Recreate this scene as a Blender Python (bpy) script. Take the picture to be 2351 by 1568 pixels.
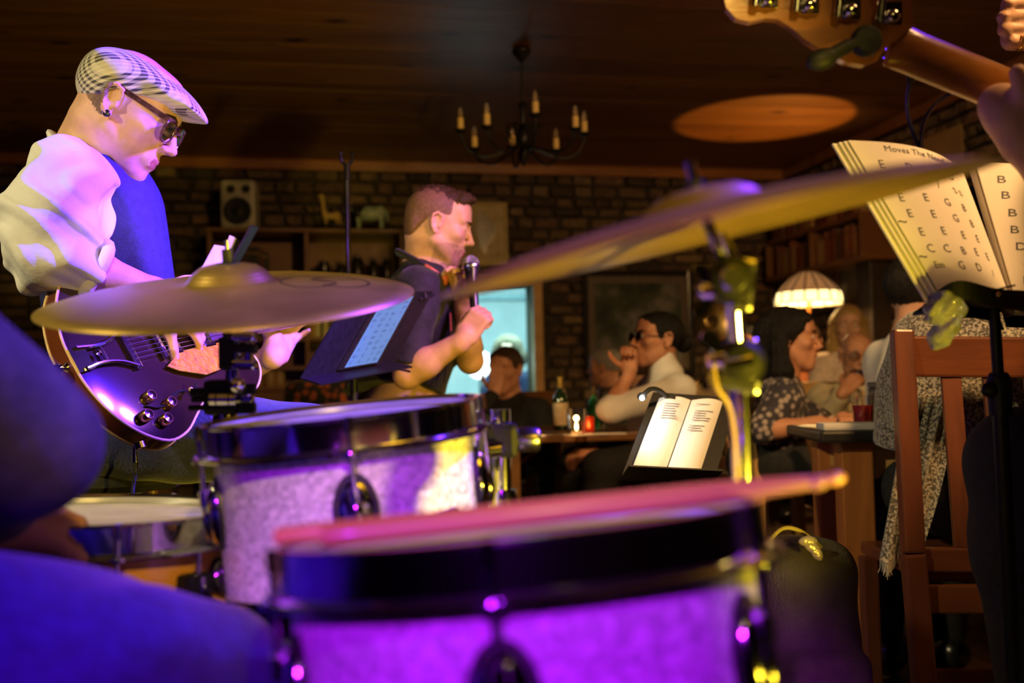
import bpy, bmesh, math, random
import numpy as np
from mathutils import Vector, Matrix, Euler

# ------------------------------------------------------------------ clearing
for o in list(bpy.data.objects):
    bpy.data.objects.remove(o, do_unlink=True)
SC = bpy.context.scene
COL = SC.collection
random.seed(11)
R_ = math.radians
V = Vector

# ------------------------------------------------------------------ camera
IMW, IMH = 2351.0, 1568.0
LENS = 35.0
F = LENS / 36.0 * IMW
CAMP = V((0, 0, 0.85))
PITCH, ROLL = R_(2.7), R_(-1.2)
CROT = Matrix.Rotation(R_(90) + PITCH, 3, 'X') @ Matrix.Rotation(ROLL, 3, 'Z')
cam_d = bpy.data.cameras.new('camera')
cam_d.lens = LENS
cam_d.sensor_width = 36
cam_d.clip_start = 0.05
cam = bpy.data.objects.new('camera', cam_d)
COL.objects.link(cam)
cam.matrix_world = Matrix.Translation(CAMP) @ CROT.to_4x4()
cam_d.dof.use_dof = True
cam_d.dof.focus_distance = 1.95
cam_d.dof.aperture_fstop = 2.6
SC.camera = cam


def P(px, py, d):
    """photo pixel + distance along the view axis -> world point"""
    return CAMP + CROT @ (V(((px - IMW / 2) / F, -(py - IMH / 2) / F, -1)) * d)


CX, CY, CZ = CROT @ V((1, 0, 0)), CROT @ V((0, 1, 0)), CROT @ V((0, 0, -1))  # image right, image up, away

# ------------------------------------------------------------------ world, light, exposure
W = bpy.data.worlds.new('night')
SC.world = W
W.use_nodes = True
W.node_tree.nodes['Background'].inputs[0].default_value = (0.02, 0.012, 0.008, 1)
W.node_tree.nodes['Background'].inputs[1].default_value = 0.25
SC.view_settings.view_transform = 'Standard'
SC.view_settings.look = 'None'
SC.view_settings.gamma = 1
SC.view_settings.use_curve_mapping = False
SC.view_settings.exposure = 0.75


def lamp(name, kind, loc, target, col, watts, size=0.05, angle=60, blend=0.5):
    l = bpy.data.lights.new(name, kind)
    l.color = col
    l.energy = watts
    if kind == 'SPOT':
        l.spot_size = R_(angle)
        l.spot_blend = blend
        l.shadow_soft_size = size
    elif kind == 'AREA':
        l.size = size
    else:
        l.shadow_soft_size = size
    o = bpy.data.objects.new(name, l)
    COL.objects.link(o)
    o.location = loc
    if target is not None:
        o.rotation_euler = (V(target) - V(loc)).to_track_quat('-Z', 'Y').to_euler()
    return o


YEL, BLU, MAG, WARM = (1.0, 0.72, 0.03), (0.10, 0.03, 1.0), (0.48, 0.06, 1.0), (1.0, 0.56, 0.22)
# stage cans, all beyond the edges of the picture: a low yellow one at the right, a blue and violet set hung at the
# right, a warm one at the left, and a magenta and an amber one behind the photographer
lamp('yellow_stage_can_right_offscreen', 'SPOT', (0.86, 0.38, 0.45), (-0.42, 2.0, 1.05), YEL, 100, 0.05, 56, 0.6)
lamp('blue_stage_can_right_offscreen', 'SPOT', (1.35, 1.95, 2.38), (-0.80, 2.08, 1.12), (0.07, 0.012, 1.0), 900, 0.07, 30, 0.5)
lamp('blue_drum_can_right_offscreen', 'SPOT', (1.25, 1.80, 2.38), (-0.45, 0.76, 0.62), (0.09, 0.015, 1.0), 360, 0.07, 26, 0.6)
lamp('violet_stage_can_right_offscreen', 'SPOT', (1.50, 2.20, 2.30), (-0.60, 2.6, 1.25), (0.60, 0.14, 1.0), 280, 0.06, 40, 0.6)
lamp('warm_stage_can_left_offscreen', 'SPOT', (-2.2, 0.3, 2.3), (-0.80, 1.85, 1.15), (1.0, 0.82, 0.40), 120, 0.05, 46, 0.5)
lamp('magenta_stage_can_behind_offscreen', 'SPOT', (-0.30, -1.25, 1.60), (-0.05, 0.76, 0.56), (0.40, 0.01, 1.0), 210, 0.07, 22, 0.6)
lamp('amber_stage_can_behind_offscreen', 'SPOT', (0.55, -1.20, 2.25), (-0.08, 1.12, 1.10), (1.0, 0.66, 0.14), 150, 0.08, 27, 0.6)
# warm room light on the photographer's side of the tables
lamp('room_light_right_offscreen', 'SPOT', (1.45, 1.15, 2.38), (1.15, 3.6, 0.5), (1.0, 0.56, 0.20), 150, 0.15, 120, 0.8)

# ------------------------------------------------------------------ object helpers


def tag(o, label=None, cat=None, group=None, kind=None):
    if label:
        o['label'] = label
    if cat:
        o['category'] = cat
    if group:
        o['group'] = group
    if kind:
        o['kind'] = kind
    return o


def thing(name, label, cat, loc, group=None):
    o = bpy.data.objects.new(name, None)
    o.empty_display_size = 0.05
    COL.objects.link(o)
    o.location = loc
    tag(o, label, cat, group)
    return o


def wloc(o):
    l = V(o.location)
    while o.parent:
        o = o.parent
        l += V(o.location)
    return l


def mk(name, vs, fs, mats, parent=None, smooth=True, midx=None, origin=None):
    """one mesh object from world-space vertices"""
    vs = np.asarray([tuple(v) for v in vs], dtype=np.float64) if not isinstance(vs, np.ndarray) else vs
    lo, hi = vs.min(0), vs.max(0)
    base = V(((lo[0] + hi[0]) / 2, (lo[1] + hi[1]) / 2, lo[2])) if origin is None else V(origin)
    me = bpy.data.meshes.new(name)
    vl = (vs - np.array(base))
    if isinstance(fs, np.ndarray):
        nf = len(fs)
        me.vertices.add(len(vl))
        me.vertices.foreach_set('co', vl.astype(np.float32).ravel())
        me.loops.add(nf * 4)
        me.loops.foreach_set('vertex_index', fs.astype(np.int32).ravel())
        me.polygons.add(nf)
        me.polygons.foreach_set('loop_start', np.arange(0, nf * 4, 4, dtype=np.int32))
        me.update(calc_edges=True)
    else:
        me.from_pydata(vl.tolist(), [], [tuple(int(i) for i in f) for f in fs])
    if not isinstance(mats, (list, tuple)):
        mats = [mats]
    for m in mats:
        me.materials.append(m)
    if midx is not None:
        me.polygons.foreach_set('material_index', np.asarray(midx, dtype=np.int32))
    if smooth:
        me.polygons.foreach_set('use_smooth', np.ones(len(me.polygons), dtype=bool))
        if smooth != 'full':
            try:
                me.set_sharp_from_angle(angle=R_(38))
            except Exception:
                pass
    me.update()
    o = bpy.data.objects.new(name, me)
    COL.objects.link(o)
    if parent is not None:
        o.parent = parent
        o.location = base - wloc(parent)
    else:
        o.location = base
    return o


class MB:
    def __init__(s):
        s.v, s.f, s.m = [], [], []
        s.round = False

    def add(s, vs, fs, mi=0):
        n = len(s.v)
        s.v += [V(v) for v in vs]
        s.f += [tuple(i + n for i in f) for f in fs]
        s.m += [mi] * len(fs)
        return s

    def box(s, c, half, rot=None, mi=0, bev=0.0):
        c = V(c)
        rot = rot or Matrix.Identity(3)
        if bev <= 0:
            vs = [c + rot @ V((x * half[0], y * half[1], z * half[2])) for x in (-1, 1) for y in (-1, 1) for z in (-1, 1)]
            return s.add(vs, [(0, 1, 3, 2), (4, 6, 7, 5), (0, 4, 5, 1), (2, 3, 7, 6), (0, 2, 6, 4), (1, 5, 7, 3)], mi)
        bm = bmesh.new()
        bmesh.ops.create_cube(bm, size=2)
        for v in bm.verts:
            v.co = V((v.co.x * half[0], v.co.y * half[1], v.co.z * half[2]))
        bmesh.ops.bevel(bm, geom=bm.edges[:], offset=min(bev, min(half) * 0.95), segments=2, profile=0.6, affect='EDGES')
        bm.verts.index_update()
        vs = [c + rot @ v.co for v in bm.verts]
        fs = [tuple(v.index for v in f.verts) for f in bm.faces]
        bm.free()
        return s.add(vs, fs, mi)

    def bar(s, a, b, w, h, up=(0, 0, 1), mi=0, bev=0.0):
        """box from a to b, width w across, height h along up"""
        a, b = V(a), V(b)
        y = (b - a).normalized()
        x = y.cross(V(up)).normalized()
        z = x.cross(y)
        rot = Matrix((x, y, z)).transposed()
        return s.box((a + b) / 2, (w / 2, (b - a).length / 2, h / 2), rot, mi, bev)

    def tube(s, pts, r, n=12, mi=0, cap=True, flat=None):
        s.round = True
        pts = [V(p) for p in pts]
        rs = r if isinstance(r, (list, tuple)) else [r] * len(pts)
        t0 = (pts[1] - pts[0]).normalized()
        up = V((0, 0, 1)) if abs(t0.z) < 0.9 else V((1, 0, 0))
        x = t0.cross(up).normalized()
        vs, fs = [], []
        for i, p in enumerate(pts):
            if i == 0:
                t = t0
            elif i == len(pts) - 1:
                t = (pts[i] - pts[i - 1]).normalized()
            else:
                t = ((pts[i + 1] - p).normalized() + (p - pts[i - 1]).normalized())
                t = t.normalized() if t.length > 1e-6 else t0
            x = (x - t * x.dot(t)).normalized()
            y = t.cross(x)
            for k in range(n):
                a = 2 * math.pi * k / n
                vs.append(p + (x * math.cos(a) + y * math.sin(a) * (flat or 1)) * rs[i])
        for i in range(len(pts) - 1):
            for k in range(n):
                k2 = (k + 1) % n
                fs.append((i * n + k, i * n + k2, (i + 1) * n + k2, (i + 1) * n + k))
        if cap:
            fs.append(tuple(range(n - 1, -1, -1)))
            fs.append(tuple((len(pts) - 1) * n + k for k in range(n)))
        return s.add(vs, fs, mi)

    def lathe(s, c, axis, prof, n=48, mi=0, xref=None, a0=0, a1=360, closed=False):
        """prof: list of (radius, height along axis)"""
        s.round = True
        c, ax = V(c), V(axis).normalized()
        xr = V(xref) if xref is not None else (V((1, 0, 0)) if abs(ax.x) < 0.9 else V((0, 1, 0)))
        x = (xr - ax * xr.dot(ax)).normalized()
        y = ax.cross(x)
        full = abs(a1 - a0) >= 359.9
        m = n if full else n + 1
        vs, fs = [], []
        for (r, h) in prof:
            for k in range(m):
                a = R_(a0 + (a1 - a0) * k / n)
                vs.append(c + ax * h + (x * math.cos(a) + y * math.sin(a)) * max(r, 1e-5))
        L = len(prof)
        for i in range(L if closed else L - 1):
            j = (i + 1) % L
            for k in range(n):
                k2 = (k + 1) % m
                fs.append((i * m + k, i * m + k2, j * m + k2, j * m + k))
        return s.add(vs, fs, mi)

    def sphere(s, c, r, n=14, mi=0, rot=None):
        s.round = True
        c = V(c)
        r = r if isinstance(r, (tuple, list)) else (r, r, r)
        rot = rot or Matrix.Identity(3)
        vs, fs = [], []
        m = n // 2 + 1
        for i in range(m + 1):
            t = math.pi * i / m
            for k in range(n):
                a = 2 * math.pi * k / n
                vs.append(c + rot @ V((math.sin(t) * math.cos(a) * r[0], math.sin(t) * math.sin(a) * r[1], math.cos(t) * r[2])))
        for i in range(m):
            for k in range(n):
                k2 = (k + 1) % n
                fs.append((i * n + k, (i + 1) * n + k, (i + 1) * n + k2, i * n + k2))
        return s.add(vs, fs, mi)

    def prism(s, outline, off, mi=0):
        """outline: world points of a planar polygon, off: extrusion vector"""
        n = len(outline)
        off = V(off)
        vs = [V(p) for p in outline] + [V(p) + off for p in outline]
        fs = [tuple(range(n - 1, -1, -1)), tuple(range(n, 2 * n))]
        for k in range(n):
            k2 = (k + 1) % n
            fs.append((k, k2, n + k2, n + k))
        return s.add(vs, fs, mi)

    def build(s, name, mats, parent=None, smooth=True, origin=None):
        if smooth is True and not s.round:
            smooth = False
        return mk(name, s.v, s.f, mats, parent, smooth, s.m if isinstance(mats, (list, tuple)) and len(mats) > 1 else None, origin)


def frame(z, x):
    """3x3 with given z and approx x axis as columns"""
    z = V(z).normalized()
    x = V(x)
    x = (x - z * x.dot(z)).normalized()
    return Matrix((x, z.cross(x), z)).transposed()


def spline(pts, n=8):
    """Catmull-Rom through points"""
    pts = [V(p) for p in pts]
    q = [pts[0] * 2 - pts[1]] + pts + [pts[-1] * 2 - pts[-2]]
    out = []
    for i in range(1, len(q) - 2):
        a, b, c, d = q[i - 1], q[i], q[i + 1], q[i + 2]
        for k in range(n):
            t = k / n
            out.append(0.5 * ((2 * b) + (c - a) * t + (2 * a - 5 * b + 4 * c - d) * t * t + (3 * b - a - 3 * c + d) * t ** 3))
    out.append(pts[-1])
    return out


_TXT = {}


def text_mesh(body, size=1.0, shear=0.0):
    if (body, shear) not in _TXT:
        _TXT[(body, shear)] = _text_mesh(body, 1.0, shear)
    vs, fs = _TXT[(body, shear)]
    return [v * size for v in vs], fs


def _text_mesh(body, size=1.0, shear=0.0, extrude=0.0):
    cu = bpy.data.curves.new('txt', 'FONT')
    cu.body = body
    cu.size = size
    cu.shear = shear
    cu.extrude = extrude
    cu.align_x = 'CENTER'
    cu.align_y = 'CENTER'
    cu.resolution_u = 2
    o = bpy.data.objects.new('txt', cu)
    COL.objects.link(o)
    dg = bpy.context.evaluated_depsgraph_get()
    me = o.evaluated_get(dg).to_mesh()
    vs = [v.co.copy() for v in me.vertices]
    fs = [tuple(p.vertices) for p in me.polygons]
    o.evaluated_get(dg).to_mesh_clear()
    bpy.data.objects.remove(o, do_unlink=True)
    bpy.data.curves.remove(cu)
    return vs, fs


for _t in ('GRETSCH', 'DRUMS', 'G', 'Am', 'D7', 'C', 'Em', 'B7', 'F'):
    text_mesh(_t)
for _t in ('E', 'D', 'A', '/', '% %', 'G', 'B', 'C', 'Em', '~', 'C#', 'Moves The Needle', 'Capo 2', 'Verse and chorus'):
    text_mesh(_t, 1.0, .15)

# ------------------------------------------------------------------ materials
def newmat(name):
    m = bpy.data.materials.new(name)
    m.use_nodes = True
    nt = m.node_tree
    return m, nt, nt.nodes['Principled BSDF']


def rgba(c):
    return (c[0], c[1], c[2], 1)


def pm(name, col, rough=0.5, metal=0.0, var=0.12, scale=30.0, bump=0.0, bscale=None, col2=None, emit=None,
       estr=0.0, trans=0.0, coat=0.0, sss=0.0, spec=None, sheen=0.0, alpha=1.0, stretch=(1, 1, 1), detail=4, rvar=0.0):
    """principled material whose colour and relief vary with procedural noise"""
    m, nt, b = newmat(name)
    tc = nt.nodes.new('ShaderNodeTexCoord')
    mp = nt.nodes.new('ShaderNodeMapping')
    mp.inputs['Scale'].default_value = stretch
    nt.links.new(tc.outputs['Object'], mp.inputs[0])
    nz = nt.nodes.new('ShaderNodeTexNoise')
    nz.inputs['Scale'].default_value = scale
    nz.inputs['Detail'].default_value = detail
    nt.links.new(mp.outputs[0], nz.inputs['Vector'])
    mx = nt.nodes.new('ShaderNodeMix')
    mx.data_type = 'RGBA'
    c2 = col2 or tuple(max(0, c * (1 - 2 * var)) for c in col)
    c1 = col if col2 else tuple(min(1, c * (1 + var)) for c in col)
    mx.inputs[6].default_value = rgba(c1)
    mx.inputs[7].default_value = rgba(c2)
    rp = nt.nodes.new('ShaderNodeMapRange')
    rp.inputs[1].default_value = 0.3
    rp.inputs[2].default_value = 0.7
    nt.links.new(nz.outputs['Fac'], rp.inputs[0])
    nt.links.new(rp.outputs[0], mx.inputs[0])
    nt.links.new(mx.outputs[2], b.inputs['Base Color'])
    b.inputs['Roughness'].default_value = rough
    b.inputs['Metallic'].default_value = metal
    if rvar:
        rr = nt.nodes.new('ShaderNodeMapRange')
        rr.inputs[3].default_value = max(0.02, rough - rvar)
        rr.inputs[4].default_value = rough + rvar
        nt.links.new(nz.outputs['Fac'], rr.inputs[0])
        nt.links.new(rr.outputs[0], b.inputs['Roughness'])
    if bump:
        nb = nt.nodes.new('ShaderNodeTexNoise')
        nb.inputs['Scale'].default_value = bscale or scale * 3
        nb.inputs['Detail'].default_value = 3
        nt.links.new(mp.outputs[0], nb.inputs['Vector'])
        bp = nt.nodes.new('ShaderNodeBump')
        bp.inputs['Strength'].default_value = bump
        bp.inputs['Distance'].default_value = 0.01
        nt.links.new(nb.outputs['Fac'], bp.inputs['Height'])
        nt.links.new(bp.outputs[0], b.inputs['Normal'])
    if emit:
        b.inputs['Emission Color'].default_value = rgba(emit)
        b.inputs['Emission Strength'].default_value = estr
    if trans:
        b.inputs['Transmission Weight'].default_value = trans
    if coat:
        b.inputs['Coat Weight'].default_value = coat
        b.inputs['Coat Roughness'].default_value = 0.08
    if sss:
        b.inputs['Subsurface Weight'].default_value = sss
        b.inputs['Subsurface Radius'].default_value = (0.02, 0.008, 0.004)
        b.inputs['Subsurface Scale'].default_value = 0.5
    if spec is not None:
        b.inputs['Specular IOR Level'].default_value = spec
    if sheen:
        b.inputs['Sheen Weight'].default_value = sheen
    if alpha < 1:
        b.inputs['Alpha'].default_value = alpha
    return m


def wood(name, c1, c2, scale=6.0, stretch=(0.12, 1, 1), rough=0.35, coat=0.2, rand=0.25, knots=0.0, bump=0.08):
    """grain along local x unless stretch says otherwise; each object a little different"""
    m, nt, b = newmat(name)
    L = nt.links.new
    tc = nt.nodes.new('ShaderNodeTexCoord')
    oi = nt.nodes.new('ShaderNodeObjectInfo')
    ad = nt.nodes.new('ShaderNodeVectorMath')
    sc = nt.nodes.new('ShaderNodeVectorMath')
    sc.operation = 'SCALE'
    cx = nt.nodes.new('ShaderNodeCombineXYZ')
    for i in range(3):
        L(oi.outputs['Random'], cx.inputs[i])
    L(cx.outputs[0], sc.inputs[0])
    sc.inputs['Scale'].default_value = 13
    L(tc.outputs['Object'], ad.inputs[0])
    L(sc.outputs[0], ad.inputs[1])
    mp = nt.nodes.new('ShaderNodeMapping')
    mp.inputs['Scale'].default_value = stretch
    L(ad.outputs[0], mp.inputs[0])
    n1 = nt.nodes.new('ShaderNodeTexNoise')
    n1.inputs['Scale'].default_value = scale
    n1.inputs['Detail'].default_value = 6
    n1.inputs['Distortion'].default_value = 1.2
    L(mp.outputs[0], n1.inputs['Vector'])
    n2 = nt.nodes.new('ShaderNodeTexNoise')
    n2.inputs['Scale'].default_value = scale * 9
    n2.inputs['Detail'].default_value = 3
    L(mp.outputs[0], n2.inputs['Vector'])
    mth = nt.nodes.new('ShaderNodeMath')
    mth.operation = 'MULTIPLY_ADD'
    L(n2.outputs['Fac'], mth.inputs[0])
    mth.inputs[1].default_value = 0.35
    L(n1.outputs['Fac'], mth.inputs[2])
    cr = nt.nodes.new('ShaderNodeValToRGB')
    cr.color_ramp.elements[0].position = 0.45
    cr.color_ramp.elements[0].color = rgba(c2)
    cr.color_ramp.elements[1].position = 0.82
    cr.color_ramp.elements[1].color = rgba(c1)
    L(mth.outputs[0], cr.inputs[0])
    last = cr.outputs[0]
    if knots:
        vo = nt.nodes.new('ShaderNodeTexVoronoi')
        vo.inputs['Scale'].default_value = knots
        mpk = nt.nodes.new('ShaderNodeMapping')
        mpk.inputs['Scale'].default_value = (0.6, 1.1, 1)
        L(ad.outputs[0], mpk.inputs[0])
        L(mpk.outputs[0], vo.inputs['Vector'])
        kr = nt.nodes.new('ShaderNodeValToRGB')
        kr.color_ramp.elements[0].position = 0.05
        kr.color_ramp.elements[0].color = (0.12, 0.07, 0.04, 1)
        kr.color_ramp.elements[1].position = 0.16
        kr.color_ramp.elements[1].color = (1, 1, 1, 1)
        L(vo.outputs['Distance'], kr.inputs[0])
        mk_ = nt.nodes.new('ShaderNodeMix')
        mk_.data_type = 'RGBA'
        mk_.blend_type = 'MULTIPLY'
        mk_.inputs[0].default_value = 1
        L(last, mk_.inputs[6])
        L(kr.outputs[0], mk_.inputs[7])
        last = mk_.outputs[2]
    hs = nt.nodes.new('ShaderNodeHueSaturation')
    mr = nt.nodes.new('ShaderNodeMapRange')
    mr.inputs[3].default_value = 1 - rand
    mr.inputs[4].default_value = 1 + rand
    L(oi.outputs['Random'], mr.inputs[0])
    L(mr.outputs[0], hs.inputs['Value'])
    L(last, hs.inputs['Color'])
    L(hs.outputs[0], b.inputs['Base Color'])
    b.inputs['Roughness'].default_value = rough
    if coat:
        b.inputs['Coat Weight'].default_value = coat
        b.inputs['Coat Roughness'].default_value = 0.15
    if bump:
        bp = nt.nodes.new('ShaderNodeBump')
        bp.inputs['Strength'].default_value = bump
        bp.inputs['Distance'].default_value = 0.01
        L(n2.outputs['Fac'], bp.inputs['Height'])
        L(bp.outputs[0], b.inputs['Normal'])
    return m


def pattern(name, kind, c1, c2, scale, rough=0.8, sheen=0.2, bump=0.0, rot=(0, 0, 0)):
    """woven and printed cloths"""
    m, nt, b = newmat(name)
    L = nt.links.new
    tc = nt.nodes.new('ShaderNodeTexCoord')
    mp = nt.nodes.new('ShaderNodeMapping')
    mp.inputs['Rotation'].default_value = rot
    L(tc.outputs['Object'], mp.inputs[0])
    mx = nt.nodes.new('ShaderNodeMix')
    mx.data_type = 'RGBA'
    mx.inputs[6].default_value = rgba(c1)
    mx.inputs[7].default_value = rgba(c2)

    def wave(ax, s, dist=0.0):
        w = nt.nodes.new('ShaderNodeTexWave')
        w.bands_direction = ax
        w.inputs['Scale'].default_value = s
        w.inputs['Distortion'].default_value = dist
        L(mp.outputs[0], w.inputs['Vector'])
        r = nt.nodes.new('ShaderNodeMapRange')
        r.inputs[1].default_value = 0.42
        r.inputs[2].default_value = 0.58
        L(w.outputs['Fac'], r.inputs[0])
        return r.outputs[0]

    def math_(op, a, bb):
        n = nt.nodes.new('ShaderNodeMath')
        n.operation = op
        for i, x in enumerate((a, bb)):
            if isinstance(x, (int, float)):
                n.inputs[i].default_value = x
            else:
                L(x, n.inputs[i])
        return n.outputs[0]
    if kind == 'check':          # small woven check with broader overcheck
        a, c = wave('Y', scale), wave('Z', scale)
        big = math_('MAXIMUM', wave('Y', scale / 6.5), wave('Z', scale / 6.5))
        s = math_('MULTIPLY', math_('ADD', a, c), 0.5)
        fac = math_('MULTIPLY', s, math_('ADD', math_('MULTIPLY', big, 0.75), 0.25))
    elif kind == 'floral':
        vo = nt.nodes.new('ShaderNodeTexVoronoi')
        vo.inputs['Scale'].default_value = scale
        L(mp.outputs[0], vo.inputs['Vector'])
        r = nt.nodes.new('ShaderNodeMapRange')
        r.inputs[1].default_value = 0.25
        r.inputs[2].default_value = 0.5
        L(vo.outputs['Distance'], r.inputs[0])
        fac = r.outputs[0]
    elif kind == 'tweed':
        nz = nt.nodes.new('ShaderNodeTexNoise')
        nz.inputs['Scale'].default_value = scale
        nz.inputs['Detail'].default_value = 2
        L(mp.outputs[0], nz.inputs['Vector'])
        r = nt.nodes.new('ShaderNodeMapRange')
        r.inputs[1].default_value = 0.42
        r.inputs[2].default_value = 0.58
        L(nz.outputs['Fac'], r.inputs[0])
        fac = r.outputs[0]
    L(fac, mx.inputs[0])
    L(mx.outputs[2], b.inputs['Base Color'])
    b.inputs['Roughness'].default_value = rough
    b.inputs['Sheen Weight'].default_value = sheen
    if bump:
        bp = nt.nodes.new('ShaderNodeBump')
        bp.inputs['Strength'].default_value = bump
        bp.inputs['Distance'].default_value = 0.003
        L(fac, bp.inputs['Height'])
        L(bp.outputs[0], b.inputs['Normal'])
    return m


def pearl(name):
    """marine pearl drum wrap: overlapping pale flakes"""
    m, nt, b = newmat(name)
    L = nt.links.new
    tc = nt.nodes.new('ShaderNodeTexCoord')
    nz = nt.nodes.new('ShaderNodeTexNoise')
    nz.inputs['Scale'].default_value = 28
    nz.inputs['Detail'].default_value = 3
    L(tc.outputs['Object'], nz.inputs['Vector'])
    va = nt.nodes.new('ShaderNodeVectorMath')
    va.operation = 'MULTIPLY_ADD'
    L(nz.outputs['Color'], va.inputs[0])
    va.inputs[1].default_value = (0.012,) * 3
    L(tc.outputs['Object'], va.inputs[2])
    vo = nt.nodes.new('ShaderNodeTexVoronoi')
    vo.inputs['Scale'].default_value = 190
    L(va.outputs[0], vo.inputs['Vector'])
    cr = nt.nodes.new('ShaderNodeValToRGB')
    cr.color_ramp.elements[0].color = (0.54, 0.52, 0.51, 1)
    cr.color_ramp.elements[1].color = (0.80, 0.78, 0.74, 1)
    cr.color_ramp.elements[0].position = 0.2
    cr.color_ramp.elements[1].position = 0.8
    sp = nt.nodes.new('ShaderNodeSeparateColor')
    L(vo.outputs['Color'], sp.inputs[0])
    L(sp.outputs[0], cr.inputs[0])
    L(cr.outputs[0], b.inputs['Base Color'])
    rr = nt.nodes.new('ShaderNodeMapRange')
    rr.inputs[3].default_value = 0.18
    rr.inputs[4].default_value = 0.6
    L(sp.outputs[1], rr.inputs[0])
    L(rr.outputs[0], b.inputs['Roughness'])
    mr = nt.nodes.new('ShaderNodeMapRange')
    mr.inputs[3].default_value = 0.0
    mr.inputs[4].default_value = 0.35
    L(sp.outputs[2], mr.inputs[0])
    L(mr.outputs[0], b.inputs['Metallic'])
    b.inputs['Coat Weight'].default_value = 0.35
    b.inputs['Coat Roughness'].default_value = 0.2
    bp = nt.nodes.new('ShaderNodeBump')
    bp.inputs['Strength'].default_value = 0.12
    bp.inputs['Distance'].default_value = 0.004
    L(sp.outputs[0], bp.inputs['Height'])
    L(bp.outputs[0], b.inputs['Normal'])
    return m


def brass(name, col=(0.62, 0.42, 0.12), rough=0.34):
    """lathed cymbal bronze: fine rings around the object's own z axis"""
    m, nt, b = newmat(name)
    L = nt.links.new
    tc = nt.nodes.new('ShaderNodeTexCoord')
    w = nt.nodes.new('ShaderNodeTexWave')
    w.wave_type = 'RINGS'
    w.rings_direction = 'Z'
    w.inputs['Scale'].default_value = 95
    w.inputs['Distortion'].default_value = 1.2
    w.inputs['Detail'].default_value = 2
    L(tc.outputs['Object'], w.inputs['Vector'])
    nz = nt.nodes.new('ShaderNodeTexNoise')
    nz.inputs['Scale'].default_value = 9
    nz.inputs['Detail'].default_value = 5
    L(tc.outputs['Object'], nz.inputs['Vector'])
    cr = nt.nodes.new('ShaderNodeValToRGB')
    cr.color_ramp.elements[0].position = 0.3
    cr.color_ramp.elements[0].color = rgba(tuple(c * 0.72 for c in col))
    cr.color_ramp.elements[1].position = 0.7
    cr.color_ramp.elements[1].color = rgba(col)
    L(nz.outputs['Fac'], cr.inputs[0])
    L(cr.outputs[0], b.inputs['Base Color'])
    b.inputs['Metallic'].default_value = 0.75
    rr = nt.nodes.new('ShaderNodeMapRange')
    rr.inputs[3].default_value = rough - 0.08
    rr.inputs[4].default_value = rough + 0.12
    L(nz.outputs['Fac'], rr.inputs[0])
    L(rr.outputs[0], b.inputs['Roughness'])
    bp = nt.nodes.new('ShaderNodeBump')
    bp.inputs['Strength'].default_value = 0.10
    bp.inputs['Distance'].default_value = 0.002
    L(w.outputs['Fac'], bp.inputs['Height'])
    L(bp.outputs[0], b.inputs['Normal'])
    return m


def stone(name, cols, rough=0.85):
    """stone / brick pieces: colour picked per object or per island position"""
    m, nt, b = newmat(name)
    L = nt.links.new
    ge = nt.nodes.new('ShaderNodeNewGeometry')
    tc = nt.nodes.new('ShaderNodeTexCoord')
    oi = nt.nodes.new('ShaderNodeObjectInfo')
    ad = nt.nodes.new('ShaderNodeMath')
    ad.operation = 'ADD'
    L(oi.outputs['Random'], ad.inputs[0])
    L(ge.outputs['Random Per Island'], ad.inputs[1])
    fr = nt.nodes.new('ShaderNodeMath')
    fr.operation = 'FRACT'
    L(ad.outputs[0], fr.inputs[0])
    cr = nt.nodes.new('ShaderNodeValToRGB')
    els = cr.color_ramp.elements
    els[0].color = rgba(cols[0])
    els[1].color = rgba(cols[-1])
    for i, c in enumerate(cols[1:-1]):
        e = els.new((i + 1) / (len(cols) - 1))
        e.color = rgba(c)
    L(fr.outputs[0], cr.inputs[0])
    nz = nt.nodes.new('ShaderNodeTexNoise')
    nz.inputs['Scale'].default_value = 26
    nz.inputs['Detail'].default_value = 6
    L(ge.outputs['Position'], nz.inputs['Vector'])
    mx = nt.nodes.new('ShaderNodeMix')
    mx.data_type = 'RGBA'
    mx.blend_type = 'MULTIPLY'
    mx.inputs[0].default_value = 0.7
    L(cr.outputs[0], mx.inputs[6])
    c2 = nt.nodes.new('ShaderNodeValToRGB')
    c2.color_ramp.elements[0].position = 0.3
    c2.color_ramp.elements[0].color = (0.35, 0.33, 0.3, 1)
    c2.color_ramp.elements[1].position = 0.7
    L(nz.outputs['Fac'], c2.inputs[0])
    L(c2.outputs[0], mx.inputs[7])
    L(mx.outputs[2], b.inputs['Base Color'])
    b.inputs['Roughness'].default_value = rough
    bp = nt.nodes.new('ShaderNodeBump')
    bp.inputs['Strength'].default_value = 0.5
    bp.inputs['Distance'].default_value = 0.012
    L(nz.outputs['Fac'], bp.inputs['Height'])
    L(bp.outputs[0], b.inputs['Normal'])
    return m


M = {}
M['chrome'] = pm('chrome', (0.75, 0.75, 0.76), 0.10, 1.0, 0.04, 60)
M['steel'] = pm('brushed_steel', (0.55, 0.55, 0.57), 0.25, 1.0, 0.08, 80)
M['black_metal'] = pm('black_metal', (0.007, 0.007, 0.008), 0.5, 0.0, 0.2, 60, spec=.25)
M['black_rubber'] = pm('black_rubber', (0.01, 0.01, 0.01), 0.6, 0.0, 0.2, 80)
M['black_plastic'] = pm('black_plastic', (0.014, 0.013, 0.013), 0.28, 0.0, 0.2, 60)
M['black_cloth'] = pm('black_cloth', (0.012, 0.011, 0.012), 0.85, 0, 0.3, 90, 0.25, 300)
M['shirt_black'] = pm('black_shirt_cotton', (0.012, 0.010, 0.014), 0.75, 0, 0.25, 40, 0.3, 70, sheen=0.1, spec=.3)
M['drumhead'] = pm('coated_drumhead', (0.70, 0.67, 0.62), 0.55, 0, 0.08, 18, 0.05, 500)
M['pearl'] = pearl('marine_pearl_wrap')
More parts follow.
